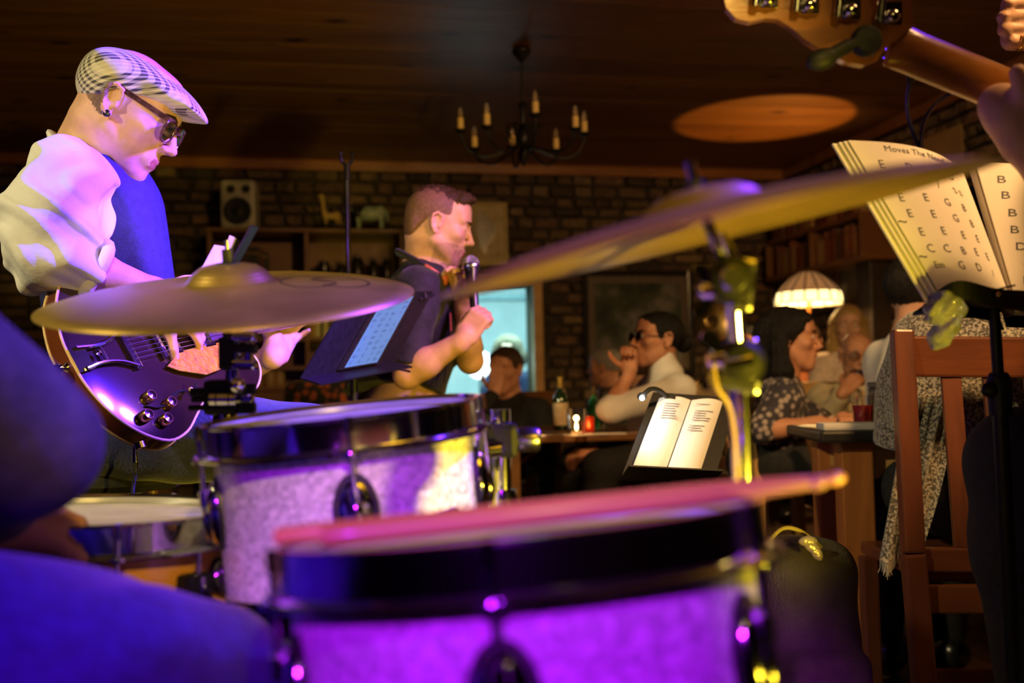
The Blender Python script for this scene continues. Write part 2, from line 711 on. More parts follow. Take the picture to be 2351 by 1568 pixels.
M['cymbal'] = brass('cymbal_bronze')
M['cymbal2'] = brass('cymbal_bronze_dark', (0.50, 0.32, 0.10), 0.38)
M['snare_wood'] = wood('amber_maple_shell', (0.60, 0.28, 0.05), (0.42, 0.17, 0.03), 5, (0.4, 0.4, 0.1), 0.2, 0.6)
M['stick'] = wood('hickory_stick', (0.60, 0.30, 0.10), (0.42, 0.19, 0.06), 9, (0.1, 1, 1), 0.4, 0.3)
M['ceil'] = wood('varnished_pine_board', (0.30, 0.125, 0.028), (0.17, 0.062, 0.014), 3.2, (0.10, 1, 1), 0.43, 0.0, 0.16, 3.6, 0.25)
M['trim'] = wood('cornice_wood', (0.34, 0.13, 0.03), (0.20, 0.07, 0.016), 4, (0.1, 1, 1), 0.4, 0.2)
M['floor'] = wood('dark_floor_board', (0.10, 0.045, 0.022), (0.05, 0.02, 0.01), 4, (1, 0.1, 1), 0.5, 0.1)
M['chairwood'] = wood('red_brown_chair_wood', (0.15, 0.042, 0.018), (0.075, 0.021, 0.010), 7, (1, 1, 0.12), 0.38, 0.25, 0.12)
M['chairwood_x'] = wood('red_brown_chair_wood_rail', (0.18, 0.052, 0.020), (0.09, 0.026, 0.011), 7, (0.12, 1, 1), 0.38, 0.25, 0.12)
M['tablewood'] = wood('orange_table_wood', (0.50, 0.18, 0.045), (0.30, 0.09, 0.02), 6, (1, 1, 0.12), 0.4, 0.15, 0.08)
M['palewood'] = wood('pale_pine', (0.60, 0.36, 0.12), (0.48, 0.26, 0.08), 6, (0.15, 1, 1), 0.5, 0.1, 0.1)
M['shelfwood'] = wood('brown_shelf_wood', (0.22, 0.095, 0.025), (0.13, 0.05, 0.014), 5, (0.15, 1, 1), 0.45, 0.15, 0.1)
M['stone'] = stone('rubble_stone', [(0.085, 0.055, 0.03), (0.20, 0.135, 0.07), (0.13, 0.09, 0.05), (0.29, 0.20, 0.11), (0.10, 0.055, 0.035), (0.23, 0.13, 0.075), (0.06, 0.045, 0.032)])
M['mortar'] = pm('dark_mortar', (0.055, 0.042, 0.030), 0.95, 0, 0.25, 30, 0.4, 90)
M['plaster'] = pm('white_plaster', (0.70, 0.74, 0.74), 0.8, 0, 0.05, 6)
M['paper'] = pm('cream_paper', (0.78, 0.72, 0.64), 0.75, 0, 0.03, 8)
M['paper_w'] = pm('white_paper', (0.82, 0.80, 0.76), 0.7, 0, 0.03, 8)
M['ink'] = pm('pen_ink', (0.012, 0.010, 0.02), 0.6, 0, 0.1, 50)
M['ink_grey'] = pm('printed_ink', (0.12, 0.11, 0.11), 0.7, 0, 0.1, 50)
M['jeans'] = pm('blue_jeans', (0.018, 0.020, 0.11), 0.9, 0, 0.18, 60, 0.25, 160, sheen=0.2)
M['white_cloth'] = pm('white_shirt_cotton', (0.80, 0.79, 0.76), 0.8, 0, 0.04, 12, 0.15, 60, sheen=0.1)
M['vest'] = pm('navy_waistcoat', (0.020, 0.022, 0.12), 0.75, 0, 0.15, 60, 0.2, 240)
M['glass'] = pm('clear_glass', (0.95, 0.97, 0.97), 0.03, 0, 0.01, 10, trans=1.0)
M['gold'] = pm('gold_plate', (0.75, 0.52, 0.16), 0.22, 1.0, 0.08, 40)


def skin(name, col, beard=0.0):
    return pm(name, col, 0.52, 0, 0.07, 35, 0.06, 240, sss=0.12, spec=0.35)


M['skinA'] = skin('fair_skin', (0.66, 0.38, 0.26))
M['skinB'] = skin('warm_skin', (0.60, 0.33, 0.21))
M['skinC'] = skin('ruddy_skin', (0.56, 0.26, 0.15))
M['lip'] = pm('lip', (0.42, 0.15, 0.12), 0.4, 0, 0.08, 60)
M['eye'] = pm('eye', (0.65, 0.6, 0.56), 0.15, 0, 0.04, 60)
M['iris'] = pm('iris', (0.03, 0.02, 0.015), 0.15, 0, 0.04, 60)


def hairmat(name, c1, c2, stretch=(6, 6, 0.6)):
    return pm(name, c1, 0.55, 0, 0.2, 45, 0.7, 60, col2=c2, stretch=stretch, spec=.25)


M['hair_dark'] = hairmat('near_black_hair', (0.012, 0.009, 0.008), (0.004, 0.003, 0.003))
M['hair_brown'] = hairmat('brown_hair', (0.075, 0.032, 0.014), (0.028, 0.012, 0.006))
M['hair_fade'] = pm('clipped_hair_over_skin', (0.23, 0.13, 0.07), 0.7, 0, 0.15, 160, 0.1, 400)
M['hair_blond'] = hairmat('blond_hair', (0.60, 0.40, 0.14), (0.30, 0.17, 0.05))
M['hair_ash'] = hairmat('ash_curly_hair', (0.34, 0.26, 0.17), (0.14, 0.10, 0.06), (3, 3, 3))
M['hair_grey'] = hairmat('grey_hair', (0.42, 0.40, 0.38), (0.22, 0.20, 0.19))

# ------------------------------------------------------------------ smooth bodies (signed distance + surface nets)
class Body:
    """ordered list of rounded primitives blended into one continuous surface"""

    def __init__(s):
        s.p = []

    def cone(s, a, b, r1, r2=None, k=0.02, op='u'):
        a, b = np.array(a, float), np.array(b, float)
        r2 = r1 if r2 is None else r2
        s.p.append(dict(t='c', a=a, b=b, r1=r1, r2=r2, k=k, op=op, c=(a + b) / 2, R=np.linalg.norm(b - a) / 2 + max(r1, r2)))
        return s

    def chain(s, pts, rs, k=0.02):
        for i in range(len(pts) - 1):
            s.cone(pts[i], pts[i + 1], rs[i], rs[i + 1], k)
        return s

    def ell(s, c, r, rot=None, k=0.02, op='u'):
        rot = np.eye(3) if rot is None else np.array(rot, float)
        s.p.append(dict(t='e', c=np.array(c, float), r=np.array(r, float), m=rot, k=k, op=op, R=max(r)))
        return s

    def box(s, c, half, rot=None, rad=0.005, k=0.02, op='u'):
        rot = np.eye(3) if rot is None else np.array(rot, float)
        s.p.append(dict(t='b', c=np.array(c, float), r=np.array(half, float), m=rot, rad=rad, k=k, op=op, R=float(np.linalg.norm(half))))
        return s

    def cut(s, point, normal, k=0.004):
        """keep what lies behind the plane (opposite to normal)"""
        n = np.array(normal, float)
        n /= np.linalg.norm(n)
        s.p.append(dict(t='h', c=np.array(point, float), n=n, k=k, op='i', R=1e9))
        return s

    def inflated(s, d, keep=None):
        o = Body()
        for q in s.p:
            if keep and not keep(q):
                continue
            q = dict(q)
            if q['t'] == 'c':
                q['r1'] += d
                q['r2'] += d
            elif q['t'] in 'eb':
                q['r'] = q['r'] + d
            q['R'] += d
            o.p.append(q)
        return o

    @staticmethod
    def dist(q, X):
        if q['t'] == 'c':
            ab = q['b'] - q['a']
            L2 = float(ab @ ab) + 1e-12
            pa = X - q['a']
            t = np.clip(pa @ ab / L2, 0, 1)
            y = pa - t[:, None] * ab
            return np.sqrt(np.einsum('ij,ij->i', y, y)) - (q['r1'] + t * (q['r2'] - q['r1']))
        if q['t'] == 'e':
            y = (X - q['c']) @ q['m']
            z = y / q['r']
            k0 = np.sqrt(np.einsum('ij,ij->i', z, z))
            z = z / q['r']
            k1 = np.sqrt(np.einsum('ij,ij->i', z, z)) + 1e-9
            return np.where(k0 < 1e-4, -q['r'].min(), k0 * (k0 - 1) / k1)
        if q['t'] == 'b':
            y = np.abs((X - q['c']) @ q['m']) - (q['r'] - q['rad'])
            return np.linalg.norm(np.maximum(y, 0), axis=1) + np.minimum(y.max(1), 0) - q['rad']
        return (X - q['c']) @ q['n']

    def field(s, X, prims, noise=None):
        d = np.full(len(X), 1.0)
        for q in prims:
            e = s.dist(q, X)
            k = max(q['k'], 1e-5)
            if q['op'] == 'u':
                h = np.maximum(k - np.abs(d - e), 0) / k
                d = np.minimum(d, e) - h * h * k * 0.25
            else:
                e = -e if q['op'] == 's' else e
                h = np.maximum(k - np.abs(d - e), 0) / k
                d = np.maximum(d, e) + h * h * k * 0.25
        if noise is not None:
            d = d + noise(X)
        return d

    def mesh(s, h=0.005, noise=None, B=14):
        us = [q for q in s.p if q['op'] == 'u']
        lo = np.min([q['c'] - q['R'] for q in us], axis=0) - 3 * h - 0.01
        hi = np.max([q['c'] + q['R'] for q in us], axis=0) + 3 * h + 0.01
        n = np.ceil((hi - lo) / h).astype(int) + 2
        D = np.ones(tuple(n), np.float32)
        br = B * h * 0.9
        cs = np.array([q['c'] for q in s.p])
        Rs = np.array([q['R'] + q['k'] for q in s.p])
        g = np.arange(B)
        for i in range(0, n[0], B):
            for j in range(0, n[1], B):
                for k in range(0, n[2], B):
                    c = lo + (np.array((i, j, k)) + B / 2) * h
                    near = np.linalg.norm(cs - c, axis=1) < Rs + br + 0.02
                    pr = [q for q, b in zip(s.p, near) if b]
                    if not any(q['op'] == 'u' for q in pr):
                        continue
                    d0 = s.field(c[None], pr)[0]
                    if abs(d0) > br * 1.15 + 0.012:
                        if d0 < 0:
                            D[i:i + B, j:j + B, k:k + B] = -1
                        continue
                    a, b_, c_ = (np.minimum(np.array((i, j, k)) + B, n) - np.array((i, j, k)))
                    I = np.stack(np.meshgrid(g[:a], g[:b_], g[:c_], indexing='ij'), -1).reshape(-1, 3)
                    X = lo + (I + np.array((i, j, k))) * h
                    D[i:i + a, j:j + b_, k:k + c_] = s.field(X, pr, noise).reshape(a, b_, c_)
        return nets(D, lo, h)


def nets(D, lo, h):
    ins = D < 0
    sh = tuple(x - 1 for x in D.shape)
    cnt = np.zeros(sh, np.int8)
    cor = [(a, b, c) for a in (0, 1) for b in (0, 1) for c in (0, 1)]
    for a, b, c in cor:
        cnt += ins[a:sh[0] + a, b:sh[1] + b, c:sh[2] + c]
    act = (cnt > 0) & (cnt < 8)
    idx = np.argwhere(act)
    vid = np.full(sh, -1, np.int32)
    vid[act] = np.arange(len(idx))
    acc = np.zeros((len(idx), 3))
    w = np.zeros(len(idx))
    for ax in range(3):
        for u in (0, 1):
            for v in (0, 1):
                o0 = [0, 0, 0]
                o0[(ax + 1) % 3], o0[(ax + 2) % 3] = u, v
                o1 = list(o0)
                o1[ax] = 1
                p0 = idx + o0
                p1 = idx + o1
                d0 = D[p0[:, 0], p0[:, 1], p0[:, 2]].astype(float)
                d1 = D[p1[:, 0], p1[:, 1], p1[:, 2]].astype(float)
                cr = (d0 < 0) != (d1 < 0)
                t = np.where(cr, d0 / (d0 - d1 + 1e-12), 0)
                pt = np.array(o0)[None] + t[:, None] * (np.array(o1) - np.array(o0))[None]
                acc += np.where(cr[:, None], pt, 0)
                w += cr
    vs = lo + (idx + acc / np.maximum(w, 1)[:, None]) * h
    faces = []
    for ax in range(3):
        b, c = (ax + 1) % 3, (ax + 2) % 3
        s0 = [slice(None)] * 3
        s1 = [slice(None)] * 3
        s0[ax] = slice(0, D.shape[ax] - 1)
        s1[ax] = slice(1, D.shape[ax])
        A, Bv = ins[tuple(s0)], ins[tuple(s1)]
        e = np.argwhere(A != Bv)
        e = e[(e[:, b] > 0) & (e[:, c] > 0) & (e[:, b] < D.shape[b] - 1) & (e[:, c] < D.shape[c] - 1)]
        ob = np.zeros(3, int)
        ob[b] = 1
        oc = np.zeros(3, int)
        oc[c] = 1
        q = []
        for off in (ob + oc, oc, np.zeros(3, int), ob):
            z = e - off
            q.append(vid[z[:, 0], z[:, 1], z[:, 2]])
        q = np.stack(q, 1)
        fl = A[e[:, 0], e[:, 1], e[:, 2]]
        q[~fl] = q[~fl][:, ::-1]
        faces.append(q[(q >= 0).all(1)])
    return vs, np.concatenate(faces)


def sdf(name, body, mats, parent=None, h=0.005, noise=None, paint=None, relax=1):
    """mesh object from a Body; paint = list of (material index, test(face centres) -> bool)"""
    vs, fs = body.mesh(h, noise)
    for _ in range(relax):                      # one soft averaging pass along edges
        s = np.zeros_like(vs)
        w = np.zeros(len(vs))
        for a, b in ((0, 1), (1, 2), (2, 3), (3, 0)):
            np.add.at(s, fs[:, a], vs[fs[:, b]])
            np.add.at(w, fs[:, a], 1)
            np.add.at(s, fs[:, b], vs[fs[:, a]])
            np.add.at(w, fs[:, b], 1)
        vs = 0.6 * vs + 0.4 * s / np.maximum(w, 1)[:, None]
    mi = None
    if paint:
        c = vs[fs].mean(1)
        mi = np.zeros(len(fs), np.int32)
        for k, test in paint:
            mi[test(c)] = k
    return mk(name, vs, fs, mats, parent, 'full', mi)


# ------------------------------------------------------------------ people
def headmat(pos, fwd, up=(0, 0, 1), roll=0.0, s=1.0):
    """4x4 of a head: local x = person's right, y = face, z = up"""
    y = V(fwd).normalized()
    x = y.cross(V(up)).normalized()
    z = x.cross(y)
    m = Matrix((x, y, z)).transposed()
    if roll:
        m = Matrix.Rotation(R_(roll), 3, y) @ m
    return Matrix.Translation(V(pos)) @ (m * s).to_4x4()


class HeadFrame:
    def __init__(s, H):
        s.H = H
        s.s = H.to_3x3().col[0].length
        s.rot = (H.to_3x3() * (1 / s.s))

    def p(s, x, y, z):
        return s.H @ V((x, y, z))

    def cone(s, B, a, b, r1, r2=None, k=0.015, op='u'):
        B.cone(s.p(*a), s.p(*b), r1 * s.s, (r2 if r2 is not None else r1) * s.s, k * s.s, op)

    def ell(s, B, c, r, rx=0, ry=0, rz=0, k=0.015, op='u'):
        m = s.rot @ Euler((R_(rx), R_(ry), R_(rz))).to_matrix()
        B.ell(s.p(*c), [q * s.s for q in r], m, k * s.s, op)

    def cut(s, B, c, n, k=0.004):
        B.cut(s.p(*c), s.rot @ V(n), k)

    def local(s, X):
        inv = np.array(s.H.inverted())
        return X @ inv[:3, :3].T + inv[:3, 3]


def head_prims(B, hf, female=False, mouth=0.0, fat=0.0):
    f = 0.92 if female else 1.0
    hf.ell(B, (0, -0.016, 0.036), (0.075, 0.096, 0.083), k=0.02)
    hf.ell(B, (0, 0.026, -0.024), (0.063 * f + fat, 0.064, 0.082), rx=-6, k=0.03)
    for sx in (-1, 1):
        hf.cone(B, (sx * 0.054 * f, 0.0, -0.052), (sx * 0.018, 0.066, -0.096), 0.017, 0.015, 0.03)
        hf.ell(B, (sx * 0.044, 0.058, -0.014), (0.022, 0.022, 0.019), k=0.02)
        hf.cone(B, (sx * 0.048, 0.068, 0.033), (sx * 0.010, 0.086, 0.031), 0.010 * f, 0.010 * f, 0.014)
    hf.ell(B, (0, 0.070, -0.098), (0.021, 0.019, 0.018), k=0.02)
    hf.ell(B, (0, 0.050, 0.062), (0.055, 0.04, 0.04), k=0.03)          # forehead
    for sx in (-1, 1):                                                 # sockets, then lids
        hf.ell(B, (sx * 0.033, 0.099, 0.012), (0.020, 0.018, 0.012), k=0.014, op='s')
        hf.ell(B, (sx * 0.032, 0.0755, 0.0105), (0.0155, 0.0135, 0.0125), k=0.006)
    hf.cone(B, (0, 0.088, 0.022), (0, 0.111, -0.024), 0.0075, 0.0105, 0.010)   # nose
    hf.ell(B, (0, 0.113, -0.026), (0.0105, 0.010, 0.009), k=0.006)
    for sx in (-1, 1):
        hf.ell(B, (sx * 0.0125, 0.100, -0.030), (0.0075, 0.011, 0.008), k=0.006)
        hf.ell(B, (sx * 0.007, 0.105, -0.040), (0.004, 0.005, 0.003), k=0.003, op='s')
    hf.ell(B, (0, 0.080, -0.060), (0.030, 0.018, 0.024), k=0.016)      # muzzle
    hf.cone(B, (-0.018, 0.090, -0.0600), (0.018, 0.090, -0.0600), 0.0052, 0.0052, 0.006)
    hf.cone(B, (0, 0.096, -0.0590), (0, 0.096, -0.0592), 0.0058, 0.0058, 0.008)
    hf.cone(B, (-0.015, 0.089, -0.0725 - mouth), (0.015, 0.089, -0.0725 - mouth), 0.0062, 0.0062, 0.008)
    hf.cone(B, (-0.023, 0.096, -0.0660 - mouth / 2), (0.023, 0.096, -0.0660 - mouth / 2), 0.0012 + mouth * 0.45, 0.0012 + mouth * 0.45, 0.003, 's')
    for sx in (-1, 1):                                                 # ears
        e = sx * 0.079
        hf.ell(B, (sx * 0.076, -0.012, 0.002), (0.009, 0.017, 0.028), rx=-12, rz=sx * 16, k=0.006)
        pts = [(e, 0.003, 0.012), (e * 1.05, -0.001, 0.029), (e * 1.09, -0.015, 0.034), (e * 1.11, -0.027, 0.024), (e * 1.09, -0.028, 0.006),
               (e * 1.05, -0.020, -0.014), (e * 1.0, -0.010, -0.027), (e * 0.97, -0.003, -0.024)]
        for i in range(len(pts) - 1):
            hf.cone(B, pts[i], pts[i + 1], 0.0042 if i < 5 else 0.0058, None, 0.004)
        hf.ell(B, (e * 1.10, -0.010, 0.006), (0.008, 0.010, 0.016), rx=-12, k=0.006, op='s')
        hf.cone(B, (e * 0.99, 0.002, 0.002), (e * 1.02, 0.000, -0.008), 0.0045, 0.0045, 0.004)
    return B


def eyes_and_brows(hf, parent, brow=None, closed=False, hh=0.003):
    if not closed:
        for sx in (-1, 1):
            b = MB()
            c = hf.p(sx * 0.032, 0.0805, 0.010)
            b.sphere(c, 0.0108 * hf.s, 14, 0)
            b.sphere(hf.p(sx * 0.032, 0.0880, 0.0085), 0.0052 * hf.s, 10, 1)
            b.build('eye', [M['eye'], M['iris']], parent)
    if brow:
        for sx in (-1, 1):
            b = MB()
            b.tube([hf.p(sx * 0.014, 0.0965, 0.029), hf.p(sx * 0.030, 0.0930, 0.0345), hf.p(sx * 0.050, 0.0775, 0.031)],
                   [0.0035 * hf.s, 0.0042 * hf.s, 0.002 * hf.s], 8, flat=0.7)
            b.build('eyebrow', brow, parent)


def lips_test(hf):
    def t(c):
        q = hf.local(c)
        return (np.abs(q[:, 0]) < 0.021) & (q[:, 1] > 0.0915) & (q[:, 2] < -0.0560) & (q[:, 2] > -0.0785)
    return t


def hand_prims(B, w, fdir, pnorm, side=1, curl=(0.35, 0.45, 0.5, 0.55), spread=0.08, thumb=(0.35, 0.6, 0.5), s=1.0, k=0.005, tcurl=0.3):
    """w wrist, fdir along the palm, pnorm where the palm faces, side: +1 thumb on fdir x pnorm side"""
    w = V(w)
    f = V(fdir).normalized()
    n = V(pnorm)
    n = (n - f * n.dot(f)).normalized()
    l = f.cross(n).normalized() * side          # toward the thumb
    rot = Matrix((l, f, n)).transposed()
    B.box(w + f * 0.052 * s, (0.038 * s, 0.046 * s, 0.0135 * s), rot, 0.013 * s, 0.012)
    B.cone(w - f * 0.015 * s, w + f * 0.02 * s, 0.025 * s, 0.027 * s, 0.015)
    B.ell(w + f * 0.035 * s + l * 0.022 * s + n * 0.012 * s, (0.018 * s, 0.028 * s, 0.014 * s), rot, 0.012)
    tips = []
    for i, (off, ln) in enumerate(((0.0285, 0.074), (0.0098, 0.083), (-0.0095, 0.077), (-0.0275, 0.060))):
        a = w + f * (0.094 - 0.004 * (i == 3) - 0.003 * (i == 0)) * s + l * off * s
        d = (f + l * spread * (1.2 - i * 0.8)).normalized()
        c = curl[i]
        p = a
        for j, fr in enumerate((0.46, 0.30, 0.24)):
            ax = d.cross(n)
            ang = c * (1.0, 1.25, 0.8)[j]
            R3 = Matrix.Rotation(ang, 3, ax) if ax.length > 1e-5 else Matrix.Identity(3)
            d = (R3 @ d).normalized()
            n_ = (R3 @ n)
            q = p + d * ln * fr * s
            r0 = (0.0098, 0.0088, 0.0080)[j] * s * (0.88 if i == 3 else 1)
            B.cone(p, q, r0, r0 * 0.93, k if j else 0.008)
            p = q
            n = n_
        tips.append(p)
        n = rot.col[2].copy()
    a = w + f * 0.028 * s + l * 0.030 * s + n * 0.006 * s
    d = (f * thumb[0] + l * thumb[1] + n * thumb[2]).normalized()
    ax = d.cross((n * 0.6 - l * 0.8 + f * 0.2).normalized())
    p = a
    for j, ln in enumerate((0.044, 0.032, 0.026)):
        q = p + d * ln * s
        r0 = (0.0125, 0.0105, 0.0095)[j] * s
        B.cone(p, q, r0, r0 * 0.92, 0.010 if j == 0 else k)
        p = q
        if ax.length > 1e-5:
            d = (Matrix.Rotation(tcurl, 3, ax) @ d).normalized()
    tips.append(p)
    return tips


def torso_prims(B, J, s=1.0, female=False, belly=0.0):
    """J: pelvis, chest, neck, shR, shL"""
    pe, ch, ne = V(J['pelvis']), V(J['chest']), V(J['neck'])
    sr, sl = V(J['shR']), V(J['shL'])
    x = (sr - sl).normalized()
    up = (ne - pe).normalized()
    fw = up.cross(x).normalized()
    x = fw.cross(up)
    rot = Matrix((x, fw, up)).transposed()
    wl = (pe + ch) / 2
    B.ell(pe, (0.165 * s, 0.115 * s, 0.115 * s), rot, 0.05)
    B.ell(wl + fw * (0.01 + belly * 0.5), (0.135 * s + belly * 0.6, 0.100 * s + belly, 0.16 * s), rot, 0.06)
    B.ell(ch, (0.155 * s, 0.108 * s, 0.175 * s), rot, 0.06)
    B.cone(sr - x * 0.035, sl + x * 0.035, 0.062 * s, 0.062 * s, 0.05)
    B.cone(ch + up * 0.08 - fw * 0.03, ne - up * 0.02, 0.085 * s, 0.060 * s, 0.06)
    if female:
        for sx in (-1, 1):
            B.ell(ch + fw * 0.085 + x * 0.068 * sx - up * 0.02, (0.060, 0.058, 0.062), rot, 0.04)
    return rot


def arm_prims(B, sh, el, wr, s=1.0, upto=2):
    B.cone(sh, el, 0.052 * s, 0.039 * s, 0.03)
    if upto > 1:
        e, w = V(el), V(wr)
        B.cone(el, e.lerp(w, 0.35), 0.038 * s, 0.040 * s, 0.02)
        B.cone(e.lerp(w, 0.3), wr, 0.040 * s, 0.0265 * s, 0.02)


def leg_prims(B, hip, kn, an, s=1.0, foot=None):
    B.cone(hip, kn, 0.088 * s, 0.060 * s, 0.05)
    k, a = V(kn), V(an)
    B.cone(kn, k.lerp(a, 0.35), 0.056 * s, 0.058 * s, 0.03)
    B.cone(k.lerp(a, 0.3), an, 0.058 * s, 0.038 * s, 0.03)
    if foot is not None:
        f = V(foot)
        B.cone(a - V((0, 0, 0.035)), a + f * 0.17 - V((0, 0, 0.055)), 0.042, 0.032, 0.03)


def wrinkle(amp, freq, seed=0.0, axis=None):
    def f(X):
        a = np.sin(X[:, 0] * freq + 2.1 * np.sin(X[:, 2] * freq * 0.6 + seed) + seed)
        b = np.sin(X[:, 2] * freq * 1.2 + 1.7 * np.sin(X[:, 1] * freq * 0.8 + seed * 2) + X[:, 0] * freq * 0.5)
        c = np.sin((X[:, 0] - X[:, 2]) * freq * 1.9 + seed * 3 + 1.5 * np.sin(X[:, 1] * freq))
        return amp * (0.5 * a + 0.5 * b * a + 0.35 * c)
    return f


def lock_noise(amp, freq, seed=0.0):
    def f(X):
        return amp * (np.sin(X[:, 0] * freq + seed) * np.sin(X[:, 1] * freq * 1.1 + seed) + 0.6 * np.sin(X[:, 0] * freq * 2.3 + X[:, 2] * freq * 0.7 + X[:, 1] * freq * 1.7))
    return f


def shoes(t, spots, mat=None):
    """spots: (ankle point, facing) pairs"""
    for a, f in spots:
        a, f = V(a), V(f).normalized()
        z = a.z - .09 if .12 < a.z < .45 else 0.0
        B = Body()
        B.cone(V((a.x, a.y, z + .07)) - f * .02, V((a.x, a.y, z + .045)) + f * .03, .050, .048, .02)
        B.cone(V((a.x, a.y, z + .048)) + f * .02, V((a.x, a.y, z + .040)) + f * .18, .047, .038, .02)
        B.cut(V((0, 0, z + .003)), (0, 0, -1), .004)
        sdf('shoe', B, mat or M['black_plastic'], t, .011)

# ------------------------------------------------------------------ the room
TH = R_(11)
UX, VX = V((math.cos(TH), math.sin(TH), 0)), V((-math.sin(TH), math.cos(TH), 0))
RROT = Matrix.Rotation(TH, 3, 'Z')
U0, U1, V0, V1, HZ = -3.3, 3.59, -1.6, 7.16, 2.50


def RM(u, v, z):
    return UX * u + VX * v + V((0, 0, z))


def hit(px, py, n, c):
    """where the ray through a photo pixel meets the plane n.x = c -> (u, v, z)"""
    d = P(px, py, 1.0) - CAMP
    t = (c - n.dot(CAMP)) / n.dot(d)
    w = CAMP + d * t
    return w.dot(UX), w.dot(VX), w.z


def onback(px, py, v=V1):
    u, _, z = hit(px, py, VX, v)
    return u, z


def onright(px, py, u=U1):
    _, v, z = hit(px, py, UX, u)
    return v, z


def rbox(b, u0, u1, v0, v1, z0, z1, mi=0, bev=0.0):
    return b.box(RM((u0 + u1) / 2, (v0 + v1) / 2, (z0 + z1) / 2), (abs(u1 - u0) / 2, abs(v1 - v0) / 2, abs(z1 - z0) / 2), RROT, mi, bev)


fl = rbox(MB(), U0 - .2, U1 + .2, V0 - .2, V1 + 3.2, -0.08, -0.012).build('floor', M['mortar'], None, False)
tag(fl, kind='structure')
nb = 34
pw = (U1 - U0) / nb
for i in range(nb):
    rbox(MB(), U0 + i * pw + .002, U0 + (i + 1) * pw - .002, V0, V1, -0.03, 0.0).build('floor_board', M['floor'], fl, False)

ce = rbox(MB(), U0 - .2, U1 + .2, V0 - .2, V1 + .2, HZ + 0.03, HZ + 0.10).build('ceiling', M['mortar'], None, False)
tag(ce, kind='structure')
npl = 62
cw = (V1 - V0) / npl
for i in range(npl):
    o = rbox(MB(), U0, U1, V0 + i * cw + .0007, V0 + (i + 1) * cw - .0007, HZ + random.uniform(-.0006, .0006), HZ + 0.028, 0, 0.0015).build('ceiling_board', M['ceil'], ce)

# back wall with the hatch opening
hu0, hz1 = onback(985, 655)
hu1, _ = onback(1222, 655)
hz1 = onback(1222, 654)[1]
hz0 = 0.55
b = MB()
rbox(b, U0 - .2, hu0, V1 + .03, V1 + .25, 0, HZ)
rbox(b, hu1, U1 + .2, V1 + .03, V1 + .25, 0, HZ)
rbox(b, hu0, hu1, V1 + .03, V1 + .25, hz1, HZ)
rbox(b, hu0, hu1, V1 + .03, V1 + .25, 0, hz0)
wb = tag(b.build('wall_back', M['mortar'], None, False), kind='structure')
wr = tag(rbox(MB(), U1 + .03, U1 + .2, V0, V1, 0, HZ).build('wall_right', M['mortar'], None, False), kind='structure')
tag(rbox(MB(), U0 - .2, U0, V0, V1, 0, HZ).build('wall_left', M['mortar'], None, False), kind='structure')
tag(rbox(MB(), U0, U1, V0 - .2, V0, 0, HZ).build('wall_front', M['mortar'], None, False), kind='structure')

# stones: a dozen unit shapes shared by all
variants = []
for k in range(12):
    rnd = random.Random(k)
    vs = []
    for (fx, fz, y) in ((1, 1, 0.5), (0.86, 0.8, -0.5)):
        for (x, z) in ((-1, -1), (0, -1), (1, -1), (1, 1), (0, 1), (-1, 1)):
            j = 0.10 if y < 0 else 0.03
            vs.append((x * fx * 0.5 + rnd.uniform(-j, j) * .5, y + (rnd.uniform(-.25, .25) if y < 0 else 0), z * fz * 0.5 + rnd.uniform(-j, j) * .7))
    fs = [(6, 7, 10, 11), (7, 8, 9, 10)] + [(i, (i + 1) % 6, 6 + (i + 1) % 6, 6 + i) for i in range(6)]
    me = bpy.data.meshes.new('stone_piece')
    me.from_pydata(vs, [], fs)
    me.materials.append(M['stone'])
    variants.append(me)


def lay(parent, a, ln, height, inward, skip, prefer, rot, limit=300):
    """courses of stones on a wall; pref pieces become objects, others one joined part"""
    rnd = random.Random(5 + int(ln * 10))
    cells = []
    z = 0.0
    while z < height - .02:
        hh = min(rnd.uniform(.062, .098), height - z)
        s = -rnd.uniform(0, .15)
        while s < ln:
            L = rnd.uniform(.11, .27)
            s0, s1 = max(s, 0), min(s + L, ln)
            if s1 - s0 > .03:
                cells.append((s0, s1, z, z + hh))
            s += L
        z += hh
    cells = [c for c in cells if not skip((c[0] + c[1]) / 2, (c[2] + c[3]) / 2, c)]
    score = sorted(cells, key=lambda c: -(prefer((c[0] + c[1]) / 2, (c[2] + c[3]) / 2) * 10 + (c[1] - c[0]) * (c[3] - c[2])))
    far = MB()
    for n, (s0, s1, z0, z1) in enumerate(score):
        me = variants[rnd.randrange(12)]
        ctr = a(s0 / 2 + s1 / 2, z0 / 2 + z1 / 2) + inward * 0.0
        sc = V((s1 - s0 - .012, .07 + rnd.uniform(-.015, .02), z1 - z0 - .012))
        if n < limit:
            o = bpy.data.objects.new('stone', me)
            COL.objects.link(o)
            o.parent = parent
            o.location = ctr - wloc(parent)
            o.rotation_euler = rot.to_euler()
            o.scale = sc
        else:
            vs = [ctr + rot @ V((v.co.x * sc.x, v.co.y * sc.y, v.co.z * sc.z)) for v in me.vertices]
            far.add(vs, [tuple(p.vertices) for p in me.polygons])
    tag(far.build('small_stones', M['stone'], parent, False), kind='stuff')


def topx(w):
    q = CROT.transposed() @ (w - CAMP)
    return q.x / -q.z * F + IMW / 2, -q.y / -q.z * F + IMH / 2


def pref_back(s, z):
    x, y = topx(RM(U0 + s, V1, z))
    if 300 < x < 960 and 370 < y < 530:
        return 3
    if 930 < x < 1340 and 380 < y < 930:
        return 3
    if 1330 < x < 1840 and 380 < y < 880:
        return 2
    return 0


lay(wb, lambda s, z: RM(U0 + s, V1 + .03, z), U1 - U0, HZ, -VX,
    lambda s, z, c: (hu0 - .06 < U0 + c[1] and U0 + c[0] < hu1 + .06 and c[2] < hz1 + .06 and c[3] > hz0 - .06), pref_back, RROT)


